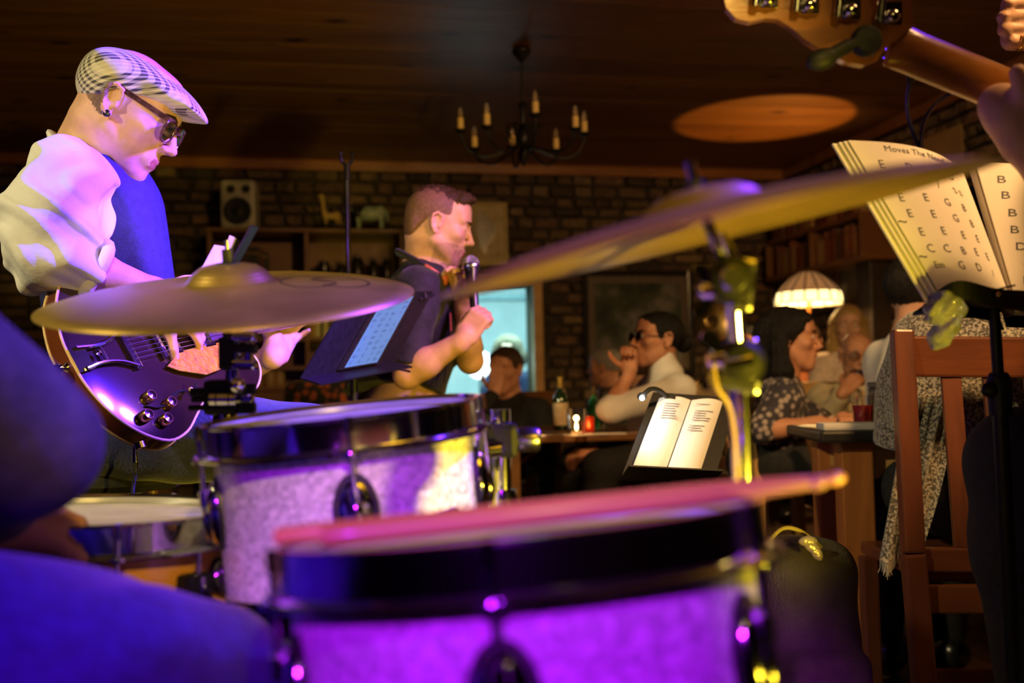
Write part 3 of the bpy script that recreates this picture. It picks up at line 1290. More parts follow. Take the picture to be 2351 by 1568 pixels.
def pref_right(s, z):
    x, y = topx(RM(U1, V1 - s, z))
    return 3 if (1800 < x < 2400 and 60 < y < 700) else 0


lay(wr, lambda s, z: RM(U1 + .03, V1 - s, z), 6.0, HZ, -UX, lambda s, z, c: False, pref_right, RROT @ Matrix.Rotation(R_(-90), 3, 'Z'))

# cornice boards
b = MB()
rbox(b, U0, U1, V1 - .045, V1, HZ - .075, HZ - .001, 0, .006)
tag(b.build('trim_1', M['trim']), kind='structure')
b = MB()
rbox(b, U1 - .045, U1, 0.5, V1 - .05, HZ - .075, HZ - .001, 0, .006)
tag(b.build('trim_2', M['trim']), kind='structure')

# hatch: wooden frame and the bright room behind it
fw = .07
wf = thing('window_1', None, None, RM((hu0 + hu1) / 2, V1, hz0))
tag(wf, kind='structure')
for (a0, a1, c0, c1) in ((hu0 - fw, hu0, hz0 - fw, hz1 + fw), (hu1, hu1 + fw, hz0 - fw, hz1 + fw), (hu0, hu1, hz1, hz1 + fw), (hu0, hu1, hz0 - fw, hz0)):
    rbox(MB(), a0, a1, V1 - .03, V1 + .24, c0, c1, 0, .006).build('window_frame', M['palewood'], wf)
b = MB()
rbox(b, hu0 - 1.4, hu1 + 1.6, V1 + 3.0, V1 + 3.1, 0, HZ)
b2 = b.build('wall_far_room', M['plaster'], None, False)
tag(b2, kind='structure')
b = MB()
rbox(b, hu0 - 1.5, hu0 - 1.4, V1 + .25, V1 + 3.1, 0, HZ)
rbox(b, hu1 + 1.6, hu1 + 1.7, V1 + .25, V1 + 3.1, 0, HZ)
tag(b.build('wall_far_room_sides', M['plaster'], None, False), kind='structure')
b = MB()
rbox(b, hu0 - 1.5, hu1 + 1.7, V1 + .25, V1 + 3.1, 2.2, 2.26)
tag(b.build('ceiling_far_room', M['plaster'], None, False), kind='structure')
far_l = lamp('far_room_light_offscreen', 'AREA', RM((hu0 + hu1) / 2 + .3, V1 + .95, 2.15), RM((hu0 + hu1) / 2 + .3, V1 + 1.5, 0), (0.45, 0.95, 1.0), 85, 1.1)
# rail along the far room wall
z_r = hit(1150, 683, VX, V1 + 2.96)
tag(rbox(MB(), hu0 - 1.2, hu1 + 1.4, V1 + 2.93, V1 + 3.0, z_r[2] - .025, z_r[2] + .025, 0, .008).build('trim_3', pm('grey_blue_paint', (0.45, 0.62, 0.66), .5)), kind='structure')

# ------------------------------------------------------------------ bookcase on the back wall
bv0, bv1 = V1 - .36, V1 - .03
bu0, bzt = hit(475, 526, VX, bv0)[0], hit(700, 524, VX, bv0)[2]
bu1 = hit(927, 526, VX, bv0)[0]
bum = hit(705, 700, VX, bv0)[0]
bk = thing('bookcase', 'tall brown wooden bookcase standing against the stone wall', 'bookcase', RM((bu0 + bu1) / 2, bv0 + .16, 0))
T = .028
for uu in (bu0, bum - T / 2, bu1 - T):
    rbox(MB(), uu, uu + T, bv0, bv1, 0, bzt - T, 0, .003).build('side_panel', M['shelfwood'], bk)
rbox(MB(), bu0 - .01, bu1 + .01, bv0 - .01, bv1, bzt - T, bzt, 0, .004).build('top_board', M['shelfwood'], bk)
shz = [hit(800, y, VX, bv0)[2] for y in (640, 772, 838, 884)]
for z in shz:
    for (a0, a1) in ((bu0 + T, bum - T / 2), (bum + T / 2, bu1 - T)):
        rbox(MB(), a0, a1, bv0 + .01, bv1, z - T, z, 0, .003).build('shelf', M['shelfwood'], bk)
rbox(MB(), bu0 + T, bu1 - T, bv1 - .012, bv1, 0.05, bzt - T).build('back_panel', M['shelfwood'], bk)
for (a0, a1) in ((bu0 + T, bum - T / 2), (bum + T / 2, bu1 - T)):
    d = rbox(MB(), a0 + .004, a1 - .004, bv0 + .004, bv0 + .022, .08, shz[3] - T - .006, 0, .004).build('door', M['shelfwood'], bk)
    kb = MB().sphere(RM(a1 - .06 if a0 < bum - .1 else a0 + .06, bv0 - .008, shz[3] - .2), .014)
    kb.build('knob', M['steel'], d)

bookcols = {'cream': (0.62, 0.56, 0.30), 'ochre': (0.45, 0.26, 0.05), 'olive': (0.28, 0.26, 0.06), 'dark brown': (0.05, 0.025, 0.015),
            'black': (0.012, 0.011, 0.011), 'dark red': (0.12, 0.02, 0.015), 'dark green': (0.02, 0.045, 0.025)}
for kname, c in list(bookcols.items()):
    M['book_' + kname] = pm('book_cloth_' + kname.replace(' ', '_'), c, .6, 0, .15, 50)


def book(u, z, w, h, col, lab, group, lean=0.0, dv=.02, depth=.2):
    t = thing('book', lab, 'book', RM(u + w / 2, bv0 + dv + depth / 2, z), group)
    rot = RROT @ Matrix.Rotation(lean, 3, 'Y')
    o = V(t.location)

    def loc(x, y, zz):
        return o + rot @ V((x, y, zz))
    cv = MB()
    for sx in (-1, 1):
        cv.box(loc(sx * (w / 2 - .0015), 0, h / 2), (.0015, depth / 2, h / 2), rot)
    cv.box(loc(0, -depth / 2 + .0015, h / 2), (w / 2, .002, h / 2), rot)
    cv.build('cover', M['book_' + col], t, False)
    MB().box(loc(0, .002, h / 2), (w / 2 - .003, depth / 2 - .006, h / 2 - .004), rot).build('pages', M['paper'], t, False)
    MB().box(loc(0, -depth / 2 - .001, h * .8), (w / 2 + .0005, .001, .004), rot).build('spine_band', M['gold'] if col != 'cream' else M['ink_grey'], t, False)


rb = random.Random(3)
u = bum + T / 2 + .005
for i, (c, w, h, ln) in enumerate((('ochre', .03, .23, 0), ('cream', .034, .26, 0), ('black', .012, .22, 0), ('cream', .034, .27, 0), ('dark brown', .02, .25, 0),
                                   ('ochre', .028, .25, 0), ('olive', .05, .27, 0), ('olive', .04, .26, 0), ('ochre', .03, .25, 0))):
    book(u, shz[1], w, h, c, '%s book standing upright on the lower right bookcase shelf' % c, 'books on the lower right bookcase shelf', ln)
    u += w + .003
for (a0, a1, sz, nm) in ((bu0 + T, bum - T / 2, 1, 'lower left'), (bu0 + T, bum - T / 2, 0, 'upper left')):
    u = a0 + .01
    while u < a1 - .25:
        w = rb.uniform(.018, .045)
        c = rb.choice(['dark brown', 'black', 'dark red', 'dark green'])
        book(u, shz[sz], w, rb.uniform(.18, .23), c, '%s book in the row on the %s bookcase shelf' % (c, nm), 'dark books on the %s bookcase shelf' % nm)
        u += w + .002
u = bum + T / 2 + .05
for i in range(5):       # dark jars on the upper right shelf
    r = rb.uniform(.03, .055)
    h = rb.uniform(.10, .18)
    if u + 2 * r > bu1 - T - .01:
        break
    t = thing('storage_jar', 'dark round storage jar with lid on the upper right bookcase shelf', 'jar', RM(u + r, bv0 + .12, shz[0]), 'dark jars on the upper right bookcase shelf')
    MB().lathe(t.location, (0, 0, 1), [(0, 0), (r * .9, 0), (r, .02), (r, h * .75), (r * .7, h * .88), (r * .6, h * .9), (0, h * .9)], 24).build('body', pm('dark_jar_glaze', (.02, .014, .012), .25), t)
    MB().lathe(t.location, (0, 0, 1), [(0, h * .9), (r * .72, h * .9), (r * .72, h * .98), (r * .2, h * 1.0), (r * .15, h * 1.08), (0, h * 1.1)], 24).build('lid', M['black_plastic'], t)
    u += 2 * r + .03
for i, px in enumerate((590, 618, 640)):   # bottles and jars, lower left
    uu = hit(px, 838, VX, bv0)[0]
    t = thing('stone_bottle', 'pale stoneware bottle with black stopper on the bookcase', 'bottle', RM(uu, bv0 + .06, shz[3]), 'stoneware bottles low on the bookcase')
    h = .20 - .03 * i
    MB().lathe(t.location, (0, 0, 1), [(0, 0), (.036, 0), (.038, .01), (.038, h * .6), (.016, h * .8), (.015, h), (0, h)], 20).build('body', pm('stoneware', (.42, .28, .12), .5, 0, .1, 20), t)
    MB().lathe(t.location, (0, 0, 1), [(0, h), (.019, h), (.02, h + .03), (0, h + .035)], 16).build('stopper', M['black_plastic'], t)

# ------------------------------------------------------------------ speaker and figurines on the bookcase
sc_ = hit(552, 523, VX, bv0 + .1)
sp = thing('bookshelf_speaker', 'pale two-driver loudspeaker on top of the bookcase', 'speaker', RM(sc_[0], bv0 + .12, bzt))
srot = RROT @ Matrix.Rotation(R_(-6), 3, 'Z')
so = V(sp.location)


def SL(x, y, z):
    return so + srot @ V((x, y, z))


M['spk'] = pm('pale_speaker_shell', (0.50, 0.48, 0.34), .45, 0, .06, 20)
MB().box(SL(0, 0, .165), (.115, .10, .165), srot, 0, .03).build('cabinet', M['spk'], sp)
w = MB().lathe(SL(0, -.100, .115), srot @ V((0, -1, 0)), [(.092, -.004), (.092, .010), (.082, .012), (.06, .006), (.025, .004), (.02, .007), (0, .011)], 36).build('woofer', M['black_rubber'], sp)
for sx in (-.045, .055):
    MB().lathe(SL(sx, -.100, .262), srot @ V((0, -1, 0)), [(.028, -.004), (.028, .007), (.022, .008), (.010, .004), (0, .007)], 24).build('tweeter', M['black_rubber'], sp)


def figurine(name, label, px, py_base, L, mats, spots, neck, hh, horns=False, tall=False):
    """small standing animal: body, legs, neck, head as one body, with parts"""
    uu = hit(px, py_base, VX, bv0 + .1)[0]
    t = thing(name, label, 'figurine', RM(uu, bv0 + .12, bzt))
    o = V(t.location)

    def q(x, y, z):
        return o + RROT @ V((x, y, z))
    B = Body()
    B.ell(q(0, 0, hh * .62), (L * .5, L * .2, L * .24), RROT, .02)
    B.ell(q(L * .36, 0, hh * .66), (L * .16, L * .18, L * .24), RROT, .02)
    for (x, y) in ((-.36, -.10), (-.32, .10), (.34, -.10), (.38, .10)):
        B.cone(q(L * x, L * y, hh * .5), q(L * (x + .03), L * y, hh * .26), L * .085, L * .05, .012)
        B.cone(q(L * (x + .03), L * y, hh * .26), q(L * x, L * y, .008), L * .045, L * .04, .006)
    n0, n1 = q(-L * .42, 0, hh * .68), q(-L * (.42 + neck[0]), -L * .05, hh * .68 + neck[1])
    B.cone(n0, n1, L * .15, L * .09, .02)
    B.cone(n1, n1 + RROT @ V((-L * .22, -.01, -L * .10)), L * .085, L * .055, .012)
    for sy in (-1, 1):
        B.cone(n1 + RROT @ V((L * .02, sy * L * .07, L * .05)), n1 + RROT @ V((L * .05, sy * L * .16, L * .07)), L * .03, L * .015, .004)
    sdf('body', B, mats, t, .0055, None, [(1, spots(o))])
    if horns:
        for sy in (-1, 1):
            MB().tube(spline([n1 + RROT @ V((0, sy * L * .05, L * .08)), n1 + RROT @ V((0, sy * L * .14, L * .14)), n1 + RROT @ V((-L * .03, sy * L * .13, L * .24))], 4), [.006] * 8 + [.002], 8).build('horn', M['paper'], t)
    MB().tube(spline([q(L * .5, 0, hh * .78), q(L * .58, 0, hh * .6), q(L * .56, 0, hh * .35)], 4), [.007] * 8 + [.009], 8).build('tail', mats[0], t)


def cowspots(o):
    def f(c):
        x = (c - np.array(o)) @ np.array(RROT)
        return (x[:, 0] < -.035 + .02 * np.sin(x[:, 2] * 40)) & (x[:, 2] > .09)
    return f


figurine('cow_figurine', 'black and pale green cow figurine standing on the bookcase', 848, 524, .22,
         [pm('cow_pale_green', (.36, .46, .36), .4, 0, .15, 30), pm('cow_black', (.01, .01, .012), .35)], cowspots, (.20, .02), .20, True)


def goatspots(o):
    def f(c):
        x = (c - np.array(o)) @ np.array(RROT)
        return x[:, 2] < .05
    return f


figurine('llama_figurine', 'small golden long-necked llama figurine on the bookcase', 760, 524, .105,
         [pm('llama_gold', (.60, .40, .12), .5, 0, .15, 40), pm('llama_dark', (.03, .02, .015), .5)], goatspots, (.14, .13), .17)


# ------------------------------------------------------------------ pictures and wall things
def picture(name, label, cat, u, v, z0, z1, w, axis, frame_m, mat_m, art, fw=.03, mw=.05, proud=.02):
    """framed picture on a wall: axis 'b' back wall, 'r' right wall; u = centre along the wall"""
    if axis == 'b':
        o, ex, ny = RM(u, v - .002, (z0 + z1) / 2), UX, -VX
    else:
        o, ex, ny = RM(v - .002, u, (z0 + z1) / 2), -VX, -UX
    h = z1 - z0
    t = thing(name, label, cat, o - V((0, 0, h / 2)))
    rot = Matrix((ex, -ny, V((0, 0, 1)))).transposed()

    def q(x, y, z):
        return o + ex * x + ny * y + V((0, 0, z))
    for sx in (-1, 1):
        MB().box(q(sx * (w / 2 - fw / 2), proud, 0), (fw / 2, proud, h / 2), rot, 0, .004).build('frame_side', frame_m, t)
        MB().box(q(0, proud, sx * (h / 2 - fw / 2)), (w / 2 - fw, proud, fw / 2), rot, 0, .004).build('frame_rail', frame_m, t)
    MB().box(q(0, .008, 0), (w / 2 - fw, .006, h / 2 - fw), rot).build('mount', mat_m, t, False)
    MB().box(q(0, .016, 0), (w / 2 - fw - mw, .0025, h / 2 - fw - mw), rot).build('print', art, t, False)
    return t, q


def artmat(name, cols, scale, seed):
    m, nt, b = newmat(name)
    L = nt.links.new
    tc = nt.nodes.new('ShaderNodeTexCoord')
    mp = nt.nodes.new('ShaderNodeMapping')
    mp.inputs['Location'].default_value = (seed, seed * .7, seed * .3)
    L(tc.outputs['Object'], mp.inputs[0])
    nz = nt.nodes.new('ShaderNodeTexNoise')
    nz.inputs['Scale'].default_value = scale
    nz.inputs['Detail'].default_value = 5
    L(mp.outputs[0], nz.inputs['Vector'])
    cr = nt.nodes.new('ShaderNodeValToRGB')
    els = cr.color_ramp.elements
    els[0].position, els[1].position = .3, .72
    els[0].color, els[1].color = rgba(cols[0]), rgba(cols[-1])
    for i, c in enumerate(cols[1:-1]):
        els.new(.3 + .42 * (i + 1) / (len(cols) - 1)).color = rgba(c)
    L(nz.outputs['Fac'], cr.inputs[0])
    L(cr.outputs[0], b.inputs['Base Color'])
    b.inputs['Roughness'].default_value = .25
    return m


a = onback(1085, 467)
c = onback(1164, 612)
dk = artmat('dark_portrait_print', [(.03, .02, .015), (.10, .06, .03), (.55, .42, .2)], 9, 2.2)
t, q = picture('framed_print', 'cream framed print with a dark animal figure beside the bookcase', 'picture', (a[0] + c[0]) / 2 - .06, V1 - .01, c[1], a[1], c[0] - a[0] + .12, 'b',
               pm('cream_frame', (.58, .44, .16), .5, 0, .08, 20), pm('cream_mount', (.60, .50, .26), .7), pm('print_ground', (.50, .40, .2), .6), .018, .035)
bl = MB()
rr = random.Random(8)
outl = []
for i in range(40):
    an = 2 * math.pi * i / 40
    r = (.095 if math.sin(an) > -.4 else .07) * (1 + .18 * math.sin(3 * an + 1) + .12 * math.sin(7 * an))
    outl.append(q(.02 + math.cos(an) * r * .72, .0192, math.sin(an) * r * 1.7))
bl.prism(outl, -VX * .0012).build('print_figure', dk, t, False)

a = onback(1333, 622)
c = onback(1592, 858)
picture('large_framed_print', 'large black framed painting of misty dark foliage on the stone wall', 'picture', (a[0] + c[0]) / 2, V1 - .01, c[1], a[1], c[0] - a[0], 'b',
        pm('black_gloss_frame', (.012, .01, .01), .2), pm('grey_brown_mount', (.12, .085, .06), .6),
        artmat('misty_foliage_painting', [(.015, .02, .014), (.05, .06, .035), (.16, .15, .13), (.25, .23, .23)], 5, 1.1), .04, .055)

# round brass tray on the back wall
u_, z_ = onback(1632, 738)
t = thing('brass_tray', 'round hammered brass tray hung on the stone wall', 'tray', RM(u_, V1 - .02, z_ - .17))
MB().lathe(RM(u_, V1 - .012, z_), -VX, [(0, .004), (.11, .004), (.125, .012), (.165, .016), (.172, .022), (.175, .016), (.165, .006), (.12, 0)], 48).build('dish', pm('aged_brass', (.42, .33, .14), .3, .9, .15, 14, .2, 30), t)
MB().lathe(RM(u_, V1 - .012, z_), -VX, [(.0, .0045), (.05, .0065), (.055, .005)], 36).build('boss', M['gold'], t)

# ------------------------------------------------------------------ things along the right wall
# book shelf high on the right wall
va, za = onright(1840, 640)
vb, zb = onright(2010, 560)
u_s = U1 - .26
zs = onright(1890, 606, U1 - .24)[1]
sh = thing('wall_bookshelf', 'dark wooden wall shelf packed with old books on the right wall', 'shelf', RM(U1 - .13, 6.3, zs - .03))
for z in (zs, zs + .27):
    rbox(MB(), u_s, U1 - .005, 5.65, 7.0, z - .03, z, 0, .004).build('shelf_board', M['shelfwood'], sh)
for v_ in (5.65, 6.3, 6.975):
    rbox(MB(), u_s, U1 - .005, v_, v_ + .025, zs, zs + .24, 0, .003).build('upright', M['shelfwood'], sh)
rb = random.Random(21)
M['bk_r'] = [pm('old_spine_%s' % n, c, .55, 0, .2, 40) for n, c in (('russet', (.22, .06, .02)), ('tan', (.30, .15, .05)), ('umber', (.09, .04, .02)), ('oxblood', (.14, .02, .015)), ('sand', (.36, .22, .09)))]
rn = ['russet', 'tan', 'dark umber', 'oxblood', 'sand coloured']
for lvl, z in ((0, zs), (1, zs + .27)):
    v_ = 5.68
    while v_ < 6.91:
        w = rb.uniform(.022, .05)
        if 6.24 < v_ < 6.33:
            v_ = 6.33
            continue
        h = rb.uniform(.16, .225)
        k = rb.randrange(5)
        t = thing('old_book', '%s old book spine out on the right wall shelf, %s row' % (rn[k], ('lower', 'upper')[lvl]), 'book', RM(u_s + .1, v_ + w / 2, z), 'old books on the right wall shelf')
        rbox(MB(), u_s + .03, u_s + .19, v_, v_ + w, z, z + h, 0, .004).build('cover', M['bk_r'][k], t)
        rbox(MB(), u_s + .034, u_s + .186, v_ + .003, v_ + w - .003, z + .003, z + h + .0005).build('pages', M['paper'], t, False)
        v_ += w + .002

# framed mirror on the right wall
v0_, zt_ = onright(1938, 590)
v1_, zb_ = onright(1990, 700)
picture('wall_mirror', 'narrow old mirror in a carved dark frame on the right wall', 'mirror', (v0_ + v1_) / 2, U1 - .01, zb_, zt_, abs(v1_ - v0_) + .1, 'r',
        pm('carved_dark_frame', (.10, .045, .02), .35, 0, .2, 40), pm('mirror_edge', (.2, .16, .12), .3, .8),
        pm('foxed_mirror_glass', (.55, .56, .52), .16, .85, .12, 14), .045, .012, .03)
# dark post and lintel
va, _ = onright(2035, 700)
po = thing('trim_4', None, None, RM(U1 - .1, va, 0))
tag(po, kind='structure')
rbox(MB(), U1 - .16, U1 - .02, va - .09, va + .09, 0, 1.75, 0, .01).build('post', pm('dark_oak', (.03, .018, .012), .5, 0, .2, 20), po)
# small parchment notice on the right wall
va, za = onright(2168, 335)
nt_ = rbox(MB(), U1 - .045, U1 - .035, va - .22, va + .16, za - .16, za + .07).build('notice_board', pm('tan_card', (.34, .22, .09), .7, 0, .08, 12), None, False)
tag(nt_, 'plain tan notice card fixed to the right stone wall', 'card')

# ------------------------------------------------------------------ chandelier
cc = P(1197, 112, 4.84)
cc.z = HZ - .012
ch = thing('chandelier', 'black wrought iron chandelier with eight candle arms hanging from the boarded ceiling', 'chandelier', cc)
M['iron'] = pm('wrought_iron', (.012, .010, .009), .45, .3, .3, 60)
M['candle'] = pm('ivory_candle_sleeve', (.78, .55, .20), .5, 0, .1, 20)
M['bulb'] = pm('unlit_flame_bulb', (.75, .60, .40), .08, 0, .05, 20, trans=.75)
D = lambda z: cc + V((0, 0, z))
MB().lathe(cc, (0, 0, -1), [(0, -.01), (.035, -.01), (.046, .0), (.046, .012), (.03, .03), (.012, .052), (.006, .06), (0, .06)], 28).build('ceiling_rose', M['iron'], ch)
MB().lathe(cc, (0, 0, -1), [(.007, .05), (.007, .25), (.02, .262), (.022, .272), (.012, .285), (.012, .36), (.02, .37), (.03, .40), (.036, .43), (.03, .46), (.018, .475), (.028, .50), (.03, .515), (.016, .535), (.01, .56), (0, .57)], 24).build('stem', M['iron'], ch)
Rch = .305
for k in range(8):
    an = R_(10 + 45 * k)
    dr = V((math.cos(an), math.sin(an), 0))
    dz = -.035 if k % 2 else 0.0
    rk = Rch * (1.0 if k % 2 == 0 else .97)
    arm = MB().tube(spline([D(-.46) + dr * .02, D(-.50) + dr * .10, D(-.525) + dr * .19, D(-.50) + dr * .265, D(-.44 + dz * .4) + dr * rk * .985, D(-.405 + dz) + dr * rk], 6), .0065, 10).build('arm', M['iron'], ch)
    p = D(-.405 + dz) + dr * rk
    MB().lathe(p, (0, 0, 1), [(0, -.012), (.012, -.01), (.026, .0), (.031, .008), (.029, .009), (.014, .003), (0, .003)], 20).build('drip_pan', M['iron'], arm)
    MB().lathe(p, (0, 0, 1), [(0, .003), (.0155, .003), (.0155, .062), (.013, .066), (0, .066)], 16).build('candle', M['candle'], arm)
    MB().lathe(p, (0, 0, 1), [(0, .062), (.008, .066), (.0135, .082), (.010, .10), (.003, .118), (0, .12)], 14).build('bulb', M['bulb'], arm)
    MB().tube(spline([D(-.40) + dr * .02, D(-.36) + dr * .055, D(-.39) + dr * .08, D(-.43) + dr * .06], 5), .004, 8).build('scroll', M['iron'], ch)

# ------------------------------------------------------------------ stained glass lamp by the right wall
lp = P(1856, 690, 6.2)
tl = thing('stained_glass_lamp', 'lit leaded glass lamp with scalloped cream rim and brown crown', 'lamp', V((lp.x, lp.y, .74)))
lb = V((lp.x, lp.y, 0))
M['lampglass'] = pm('lit_cream_glass', (.9, .75, .4), .4, 0, .15, 12, emit=(1.0, .74, .30), estr=1.5)
M['lampcrown'] = pm('amber_leaded_glass', (.35, .17, .06), .25, 0, .4, 30, emit=(.55, .26, .09), estr=.28)
M['lead'] = pm('dark_lead', (.02, .015, .01), .5)
z0 = P(1856, 695, 6.2).z
hh_ = P(1856, 625, 6.2).z - z0
Rl = .205
prof = [(Rl, 0), (Rl * .99, hh_ * .22), (Rl * .93, hh_ * .36), (Rl * .78, hh_ * .56), (Rl * .52, hh_ * .82), (Rl * .26, hh_ * 1.0)]
n = 16
for k in range(n):       # rim panes and crown panes
    a0, a1 = 360 * k / n + 1.2, 360 * (k + 1) / n - 1.2
    MB().lathe(lb + V((0, 0, z0)), (0, 0, 1), [(Rl * .995, -.012), (Rl, .012), (Rl * .985, hh_ * .2), (Rl * .95, hh_ * .33)], 3, 0, (1, 0, 0), a0, a1).build('rim_pane', M['lampglass'], tl)
    MB().lathe(lb + V((0, 0, z0)), (0, 0, 1), [(Rl * .93, hh_ * .37), (Rl * .78, hh_ * .57), (Rl * .52, hh_ * .83), (Rl * .27, hh_ * 1.0)], 3, 0, (1, 0, 0), a0, a1).build('crown_pane', M['lampcrown'], tl)
ld = MB()
for (r, h) in ((Rl, -.006), (Rl * .945, hh_ * .345), (Rl * .26, hh_)):
    ld.lathe(lb + V((0, 0, z0 + h)), (0, 0, 1), [(r + .004 * math.cos(q_ * math.pi / 3), .004 * math.sin(q_ * math.pi / 3)) for q_ in range(6)], 48, closed=True)
for k in range(n):
    a = R_(360 * k / n)
    ld.tube([lb + V((math.cos(a) * r, math.sin(a) * r, z0 + h)) for r, h in prof], .0055, 6)
ld.build('leading', M['lead'], tl)
MB().lathe(lb + V((0, 0, z0 + hh_)), (0, 0, 1), [(0, -.02), (Rl * .12, -.01), (Rl * .1, .01), (.012, .02), (0, .035)], 20).build('finial', M['lead'], tl)
MB().lathe(lb, (0, 0, 1), [(0, .74), (.09, .74), (.085, .76), (.03, .78), (.018, .84), (.024, .95), (.014, 1.0), (.012, z0 + hh_)], 24).build('stem', pm('copper_stem', (.5, .18, .05), .3, .9), tl)
lamp('leaded_lamp_bulb', 'POINT', lb + V((0, 0, z0 + .03)), None, (1.0, .62, .22), 16, .04)
lamp('leaded_lamp_top', 'SPOT', lb + V((0, 0, z0 + hh_ + .06)), lb + V((-.18, 0, HZ)), (1.0, .45, .08), 26, .02, 62, .12)

# pale service pipe on the back wall behind the guitarist
pu, pz0 = onback(313, 620, V1 - .05)
pz1 = onback(313, 430, V1 - .05)[1]
tag(MB().tube([RM(pu, V1 - .05, .02), RM(pu, V1 - .05, HZ - .09)], .022, 14).build('wall_pipe', pm('pale_painted_pipe', (.42, .45, .48), .4)), 'pale painted pipe running up the stone wall behind the guitarist', 'pipe')

# ------------------------------------------------------------------ drum kit
def place(o, rot, loc):
    """turn a locally built mesh into place (parent unrotated)"""
    o.rotation_euler = rot.to_euler()
    o.location = V(loc) - (wloc(o.parent) if o.parent else V((0, 0, 0)))
    return o


def tilt(c, roll, alpha):
    """axis leaning by roll in the picture plane, opening by alpha toward the camera"""
    w = (V(c) - CAMP).normalized()
    x = (CX - w * CX.dot(w)).normalized()
    y = (CY - w * CY.dot(w) - x * CY.dot(x)).normalized()
    r, a = R_(roll), R_(alpha)
    ax = (y * math.cos(r) - x * math.sin(r)) * math.cos(a) - w * math.sin(a)
    xr = x * math.cos(r) + y * math.sin(r)
    return ax.normalized(), xr.normalized()


M['gasket'] = pm('black_gasket', (.008, .008, .008), .5)


def drum(name, label, c, ax, xr, R, depth, angs, shell, keys=True, head=None, bottom=True, hoop_h=.034, lug=(.021, .038)):
    c, ax = V(c), V(ax)
    t = thing(name, label, 'drum', c - ax * depth)
    fr = xr.cross(ax) * -1
    fr = ax.cross(xr) if ax.cross(xr).dot(CZ) < 0 else xr.cross(ax)   # toward the camera

    def q(an, r, h):
        a = R_(an)
        return c + (xr * math.sin(a) + fr * math.cos(a)) * r + ax * h
    rot = Matrix((xr, ax.cross(xr), ax)).transposed()
    sh = MB().lathe((0, 0, 0), (0, 0, 1), [(R, -.006), (R, -depth + .006), (R - .006, -depth + .008), (R - .006, -.008)], 96, closed=True).build('shell', shell, t, True, (0, 0, 0))
    place(sh, rot, c)
    hd = MB().lathe(c, ax, [(0, .0), (R - .012, .0), (R - .003, -.001), (R + .003, -.006), (R + .003, -.016), (R + .001, -.016)], 96).build('drumhead', head or M['drumhead'], t)
    Rh = R + .0085
    a, b_ = .010, hoop_h - .010

    def hoopp(sg, off):
        pr = [(Rh - .0035, a - .001), (Rh - .001, a + .0022), (Rh + .0035, a + .002), (Rh + .0038, a - .0005), (Rh + .001, a - .002), (Rh + .001, -b_ + .004), (Rh + .010, -b_ + .0015),
              (Rh + .0125, -b_ - .001), (Rh + .0115, -b_ - .0035), (Rh - .001, -b_ - .003), (Rh - .001, a - .003)]
        return [(r, off + sg * h) for r, h in pr]
    MB().lathe(c, ax, hoopp(1, 0), 120, closed=True).build('hoop', M['chrome'], t)
    if bottom:
        MB().lathe(c, ax, hoopp(-1, -depth), 120, closed=True).build('hoop', M['chrome'], t)
        MB().lathe(c, ax, [(0, -depth), (R - .01, -depth), (R + .003, -depth + .006), (R + .003, -depth + .014)], 64).build('drumhead', M['drumhead'], t)
    for an in angs:
        zc = -.5 * depth if depth < .17 else -.088
        o = q(an, R, zc)
        nr = (q(an, R + .1, zc) - o).normalized()
        tg = ax.cross(nr)
        lr = Matrix((tg, ax, nr)).transposed()
        g = MB()
        n = 28
        g.prism([o + tg * math.cos(2 * math.pi * k / n) * (lug[0] + .0035) + ax * math.sin(2 * math.pi * k / n) * (lug[1] + .0035) for k in range(n)][::-1], nr * .004)
        lg = g.build('lug_gasket', M['gasket'], t)
        lb_ = MB().sphere(o + nr * .003, (lug[0], lug[1], .013), 24, 0, lr).build('lug', M['chrome'], t)
        MB().sphere(o + nr * .012 - ax * .006, (lug[0] * .45, lug[1] * .62, .008), 18, 0, lr).build('lug_ridge', M['chrome'], lb_)
        rr = R + .0145
        rod = MB().tube([q(an, rr, a - b_ * .2), q(an, rr, zc + lug[1] * .55)], .0028, 10).build('tension_rod', M['chrome'], t)
        hb = MB()
        hb.tube([q(an, rr, a * .9 + .004), q(an, rr, -b_ * .15)], .0042, 8)
        hb.build('rod_head', M['chrome'], rod)
        MB().lathe(q(an, rr, -b_ - .004), ax, [(0, .006), (.009, .005), (.010, .002), (.009, -.001), (0, -.001)], 16).build('rod_washer', M['chrome'], rod)
        MB().lathe(q(an, rr, zc + lug[1] * .6), ax, [(0, .006), (.0062, .005), (.0065, -.012), (0, -.014)], 14).build('rod_socket', M['chrome'], rod)
    return t, q, fr


# rack tom
c1 = P(788, 962, 1.19)
ax1, xr1 = tilt(c1, 6.4, 3.8)
rt, q1, fr1 = drum('rack_tom', 'white pearl rack tom with black badge beside the ride cymbal stand', c1, ax1, xr1, .153, .200, (-74, 1.5, 77, 149, 221), M['pearl'])
# badge
bang = 42
bo = q1(bang, .1535, -.125)
bn = (q1(bang, .3, -.125) - bo).normalized()
bx = ax1.cross(bn)
ol = []
for (x, y) in ((-.021, -.014), (-.014, -.021), (.014, -.021), (.021, -.014), (.021, .014), (.014, .021), (-.014, .021), (-.021, .014)):
    ol.append(bo + bx * x + ax1 * y)
bd = MB().prism(ol, bn * .0025).build('badge', M['black_plastic'], rt, False)
mt_ = MB()
vs, fs = text_mesh('GRETSCH', .0098)
mt_.add([bo + bn * .0029 + bx * v.x + ax1 * (v.y + .009) for v in vs], fs)
ltr = mt_.build('badge_lettering', M['gold'], bd, False)
tag(ltr, kind='stuff')
vs, fs = text_mesh('DRUMS', .0062)
m2 = MB().add([bo + bn * .0029 + bx * v.x + ax1 * (v.y - .0145) for v in vs], fs)
tag(m2.build('badge_lettering', M['gold'], bd, False), kind='stuff')
